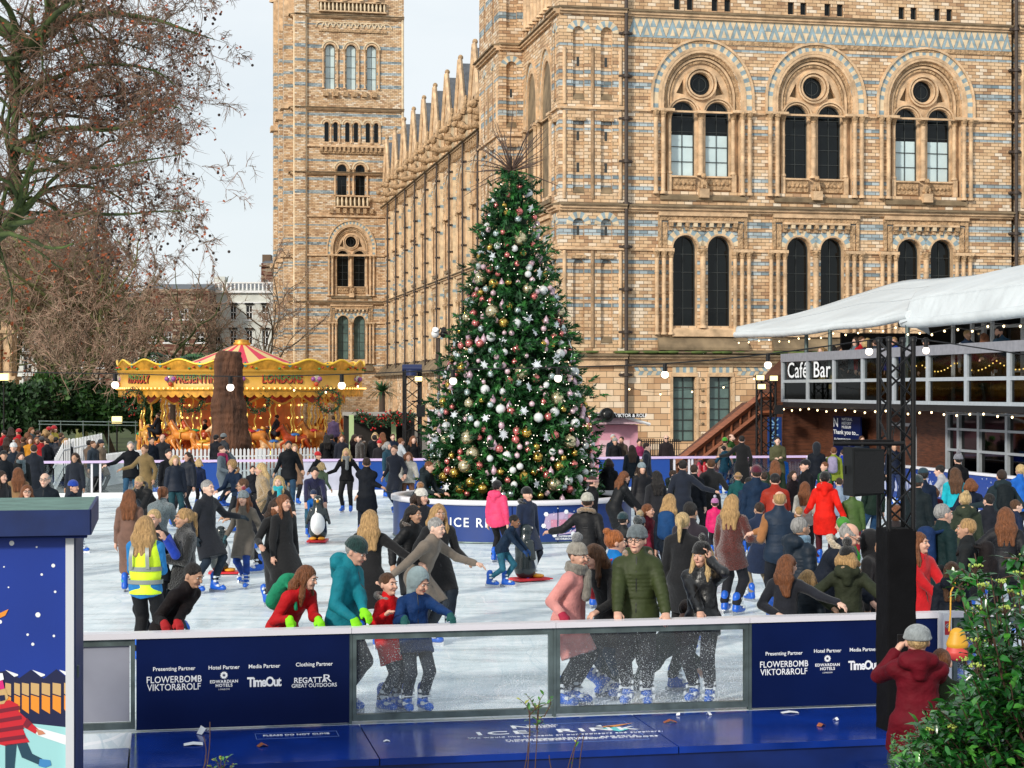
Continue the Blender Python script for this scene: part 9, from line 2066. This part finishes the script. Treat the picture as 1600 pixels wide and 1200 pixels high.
# ================================================================ SHRUB AND SAPLINGS IN FRONT
class Leafy:
 def __init__(s, seed): s.r = random.Random(seed); s.V, s.F, s.M = [], [], []; s.st = MB(); s.bud = MB()
 def leaf(s, p, d_, L_, w, mi, cup=.18):
  d_ = d_.normalized(); up = Vector((0, 0, 1)); sd = d_.cross(up); sd = sd.normalized() if sd.length > .05 else Vector((1, 0, 0)); sd = (sd + Vector((s.r.gauss(0, .35), s.r.gauss(0, .35), s.r.gauss(0, .35)))).normalized(); nr = sd.cross(d_).normalized()
  n = len(s.V); P_ = [p, p + d_*L_*.28 + sd*w*.8 + nr*w*cup, p + d_*L_*.28 - sd*w*.8 + nr*w*cup, p + d_*L_*.32 - nr*w*.05, p + d_*L_*.62 + sd*w*.85 + nr*w*cup, p + d_*L_*.62 - sd*w*.85 + nr*w*cup, p + d_*L_*.66 - nr*w*.1, p + d_*L_ - nr*L_*.12]
  s.V.extend([tuple(q) for q in P_]); s.F.extend([(n, n+1, n+3), (n, n+3, n+2), (n+1, n+4, n+6, n+3), (n+3, n+6, n+5, n+2), (n+4, n+7, n+6), (n+6, n+7, n+5)]); s.M.extend([mi]*6)
 def spray(s, pts, step, L_, w, both=True, r=.006):
  P_ = dense(pts, 5); s.st.tube(P_, [r*(1 - .7*i/len(P_)) for i in range(len(P_))], 5); acc = 0
  for i in range(len(P_) - 1):
   acc += (P_[i+1] - P_[i]).length
   while acc > step:
    acc -= step; dr = (P_[i+1] - P_[i]).normalized()
    for _ in range(2 if both else 1):
     rd = Vector((s.r.gauss(0, 1), s.r.gauss(0, 1), s.r.gauss(0, .6) + .1)).normalized(); k = s.r.uniform(.55, 1.25); s.leaf(P_[i], dr*.45 + rd, L_*k, w*k, s.r.choice((0, 0, 1, 1, 2)))
  return P_[-1]
 def cluster(s, p, r=.03):
  for _ in range(16): q = p + Vector((s.r.gauss(0, 1)*r*.6, s.r.gauss(0, 1)*r*.6, s.r.random()*r*.5)); s.bud.ball(q, r*.2, 0, 5, 3); s.bud.tube([p - Vector((0, 0, r)), q], r*.05, 3, 1, False)
 def done(s, name, loc, lab, cat, mats, stem, group=None):
  e_ = empty(name, loc, 0, lab, cat, group); off = Vector(loc); q = MB(); q.v = [(v[0]-off.x, v[1]-off.y, v[2]-off.z) for v in s.V]; q.f, q.m, q.uv, q.sm = s.F, s.M, [None]*len(s.F), [True]*len(s.F)
  q.build('foliage', mats, e_)
  for b, nm, m in ((s.st, 'stems', stem), (s.bud, 'flower_buds', mats[-1])):
   if b.f: b.v = [(v[0]-off.x, v[1]-off.y, v[2]-off.z) for v in b.v]; b.build(nm, [m, stem] if nm == 'flower_buds' else m, e_)
  return e_
def glossy(name, c, tr=.0):
 m = mat(name, c, .28, 0, .3, 14, .2, 40, coat=.15); return m
LM = [glossy('leaf_green', (.02, .13, .02)), glossy('leaf_deep', (.008, .06, .012)), glossy('leaf_fresh', (.06, .24, .03)), mat('bud_green', (.35, .45, .08), .6)]
M_STEM = mat('brown_stem', (.09, .045, .03), .8)
rr = random.Random(88); LF = Leafy(8); ds = 9.3
def ps_(x, y, dd=0): return px(x, y, ds + dd)
root_ = (1620, 1400)
tips = [(1502, 905), (1530, 885), (1595, 880), (1560, 905), (1510, 945), (1490, 960), (1545, 930), (1580, 950), (1600, 930), (1512, 1015), (1535, 1000), (1570, 1010), (1600, 1010), (1555, 985), (1525, 1060), (1500, 1075), (1560, 1060), (1600, 1070), (1480, 1110), (1510, 1110), (1450, 1105), (1432, 1145), (1470, 1150), (1540, 1110), (1580, 1120), (1500, 1170), (1448, 1185), (1480, 1200), (1540, 1180), (1600, 1170), (1410, 1195), (1550, 1220), (1520, 950), (1610, 980), (1565, 1085), (1455, 1130), (1485, 1135), (1425, 1200)]
for k_ in range(3):
 for (x, y) in tips:
  x += rr.gauss(0, 11); y += rr.gauss(0, 11); dd = rr.uniform(-.7, .7)
  if k_ and x < 1500 and y < 1050: continue
  sx_ = 1560 + (x - 1560)*.25 + 50; sy_ = max(y + 120, 1180) + rr.uniform(0, 60); m_ = ps_((x*1.3 + sx_)/2.3, (y + sy_)/2 - 10, dd*.6)
  e = LF.spray([ps_(sx_ + 20, sy_, dd*.3), m_, ps_(x, y, dd)], .021 if y > 1030 else .032, .075, .019, True, .008)
  if rr.random() < (.45 if y < 1060 else .12): LF.cluster(e, .032)
for (x, y) in ((1515, 905), (1590, 885)):
 for j in range(9): t_ = j/9; LF.spray([ps_(x + rr.gauss(0, 8), y + rr.gauss(0, 8)), ps_(x + rr.gauss(0, 20), y + rr.gauss(0, 14), .1)], .03, .075, .019)
for _ in range(3200):
 x = rr.uniform(1400, 1640); y = rr.uniform(1010, 1260)
 if y < 1010 + max(0, (1560 - x))*1.05: continue
 p = ps_(x, y, rr.uniform(-.5, .6)); LF.leaf(p, Vector((rr.gauss(0, 1), rr.gauss(0, 1), rr.gauss(0, .6))), rr.uniform(.05, .085), rr.uniform(.012, .021), rr.choice((0, 0, 1, 1, 2)))
LF.done('viburnum_shrub', (ps_(1600, 1300).x, ds, 0), 'leafy green shrub with pale flower buds in the lower right corner', 'shrub', LM, M_STEM)
B2 = Leafy(5)
for _ in range(9000):
 x = min(1640, max(1395, rr.gauss(1500, 75))); y = rr.uniform(1105, 1260)
 if y < 1120 + abs(x - 1500)*.35 + rr.uniform(-12, 16): continue
 p = px(x, y, 10.6 + rr.uniform(-.4, .4)); B2.leaf(p, Vector((rr.gauss(0, 1), rr.gauss(0, 1), rr.gauss(.2, .7))), rr.uniform(.018, .034), .007, rr.choice((0, 1, 2)))
B2.done('box_shrub', (gx(1500, 10.6), 10.6, 0), 'dense small leaved green shrub at the foot of the burgundy coat', 'shrub', [glossy('fine_green', (.03, .14, .025)), glossy('fine_deep', (.012, .06, .012)), glossy('fine_fresh', (.07, .22, .04)), LM[3]], M_STEM)
def sapling(x0, y0, pts, lab, d_, L_, w, step, nm='sapling', bare_=()):
 S_ = Leafy(int(x0)); base = px(x0, y0, d_)
 for P_ in pts: S_.spray([px(x, y, d_) for x, y in P_], step, L_, w, False, .0045)
 for P_ in bare_: S_.st.tube(dense([px(x, y, d_) for x, y in P_], 4), .0035, 4)
 return S_.done(nm, (base.x, base.y, 0), lab, 'sapling', [glossy('sapling_green', (.07, .22, .03)), glossy('sapling_deep', (.03, .12, .02)), glossy('sapling_yellow', (.35, .36, .05)), LM[3]], M_STEM)
sapling(825, 1230, [[(828, 1150), (826, 1110), (812, 1092)], [(838, 1140), (842, 1100), (850, 1084)], [(838, 1110), (830, 1095), (822, 1085)], [(850, 1120), (860, 1100), (858, 1088)], [(826, 1120), (840, 1105), (862, 1098)], [(835, 1132), (848, 1128), (842, 1118)]], 'young sapling with small green leaves in front of the middle glass', 12.5, .052, .013, .018, bare_=[[(822, 1235), (826, 1180), (828, 1110)], [(834, 1235), (838, 1170), (842, 1100)], [(812, 1235), (822, 1190), (826, 1160)]])
sapling(895, 1230, [[(893, 1200), (900, 1160), (908, 1146)]], 'thin nearly leafless sapling right of the first one', 12.5, .04, .01, .05, bare_=[[(880, 1235), (890, 1190), (904, 1150)], [(903, 1235), (906, 1190), (912, 1150)], [(870, 1235), (860, 1195), (858, 1180)]])
sapling(348, 1240, [[(345, 1210), (340, 1192), (332, 1186)], [(348, 1210), (352, 1190), (358, 1182)], [(348, 1212), (345, 1195), (346, 1180)], [(340, 1210), (332, 1200), (328, 1194)], [(350, 1210), (360, 1200), (364, 1192)]], 'small bright green plant at the bottom edge on the left', 12.5, .04, .014, .012)
sapling(315, 1240, [[(318, 1200), (322, 1188), (320, 1180)]], 'pair of thin pale bare stems before the left advert board', 12.6, .03, .008, .2, bare_=[[(310, 1235), (322, 1180), (318, 1150)], [(318, 1235), (327, 1170), (328, 1128)]])
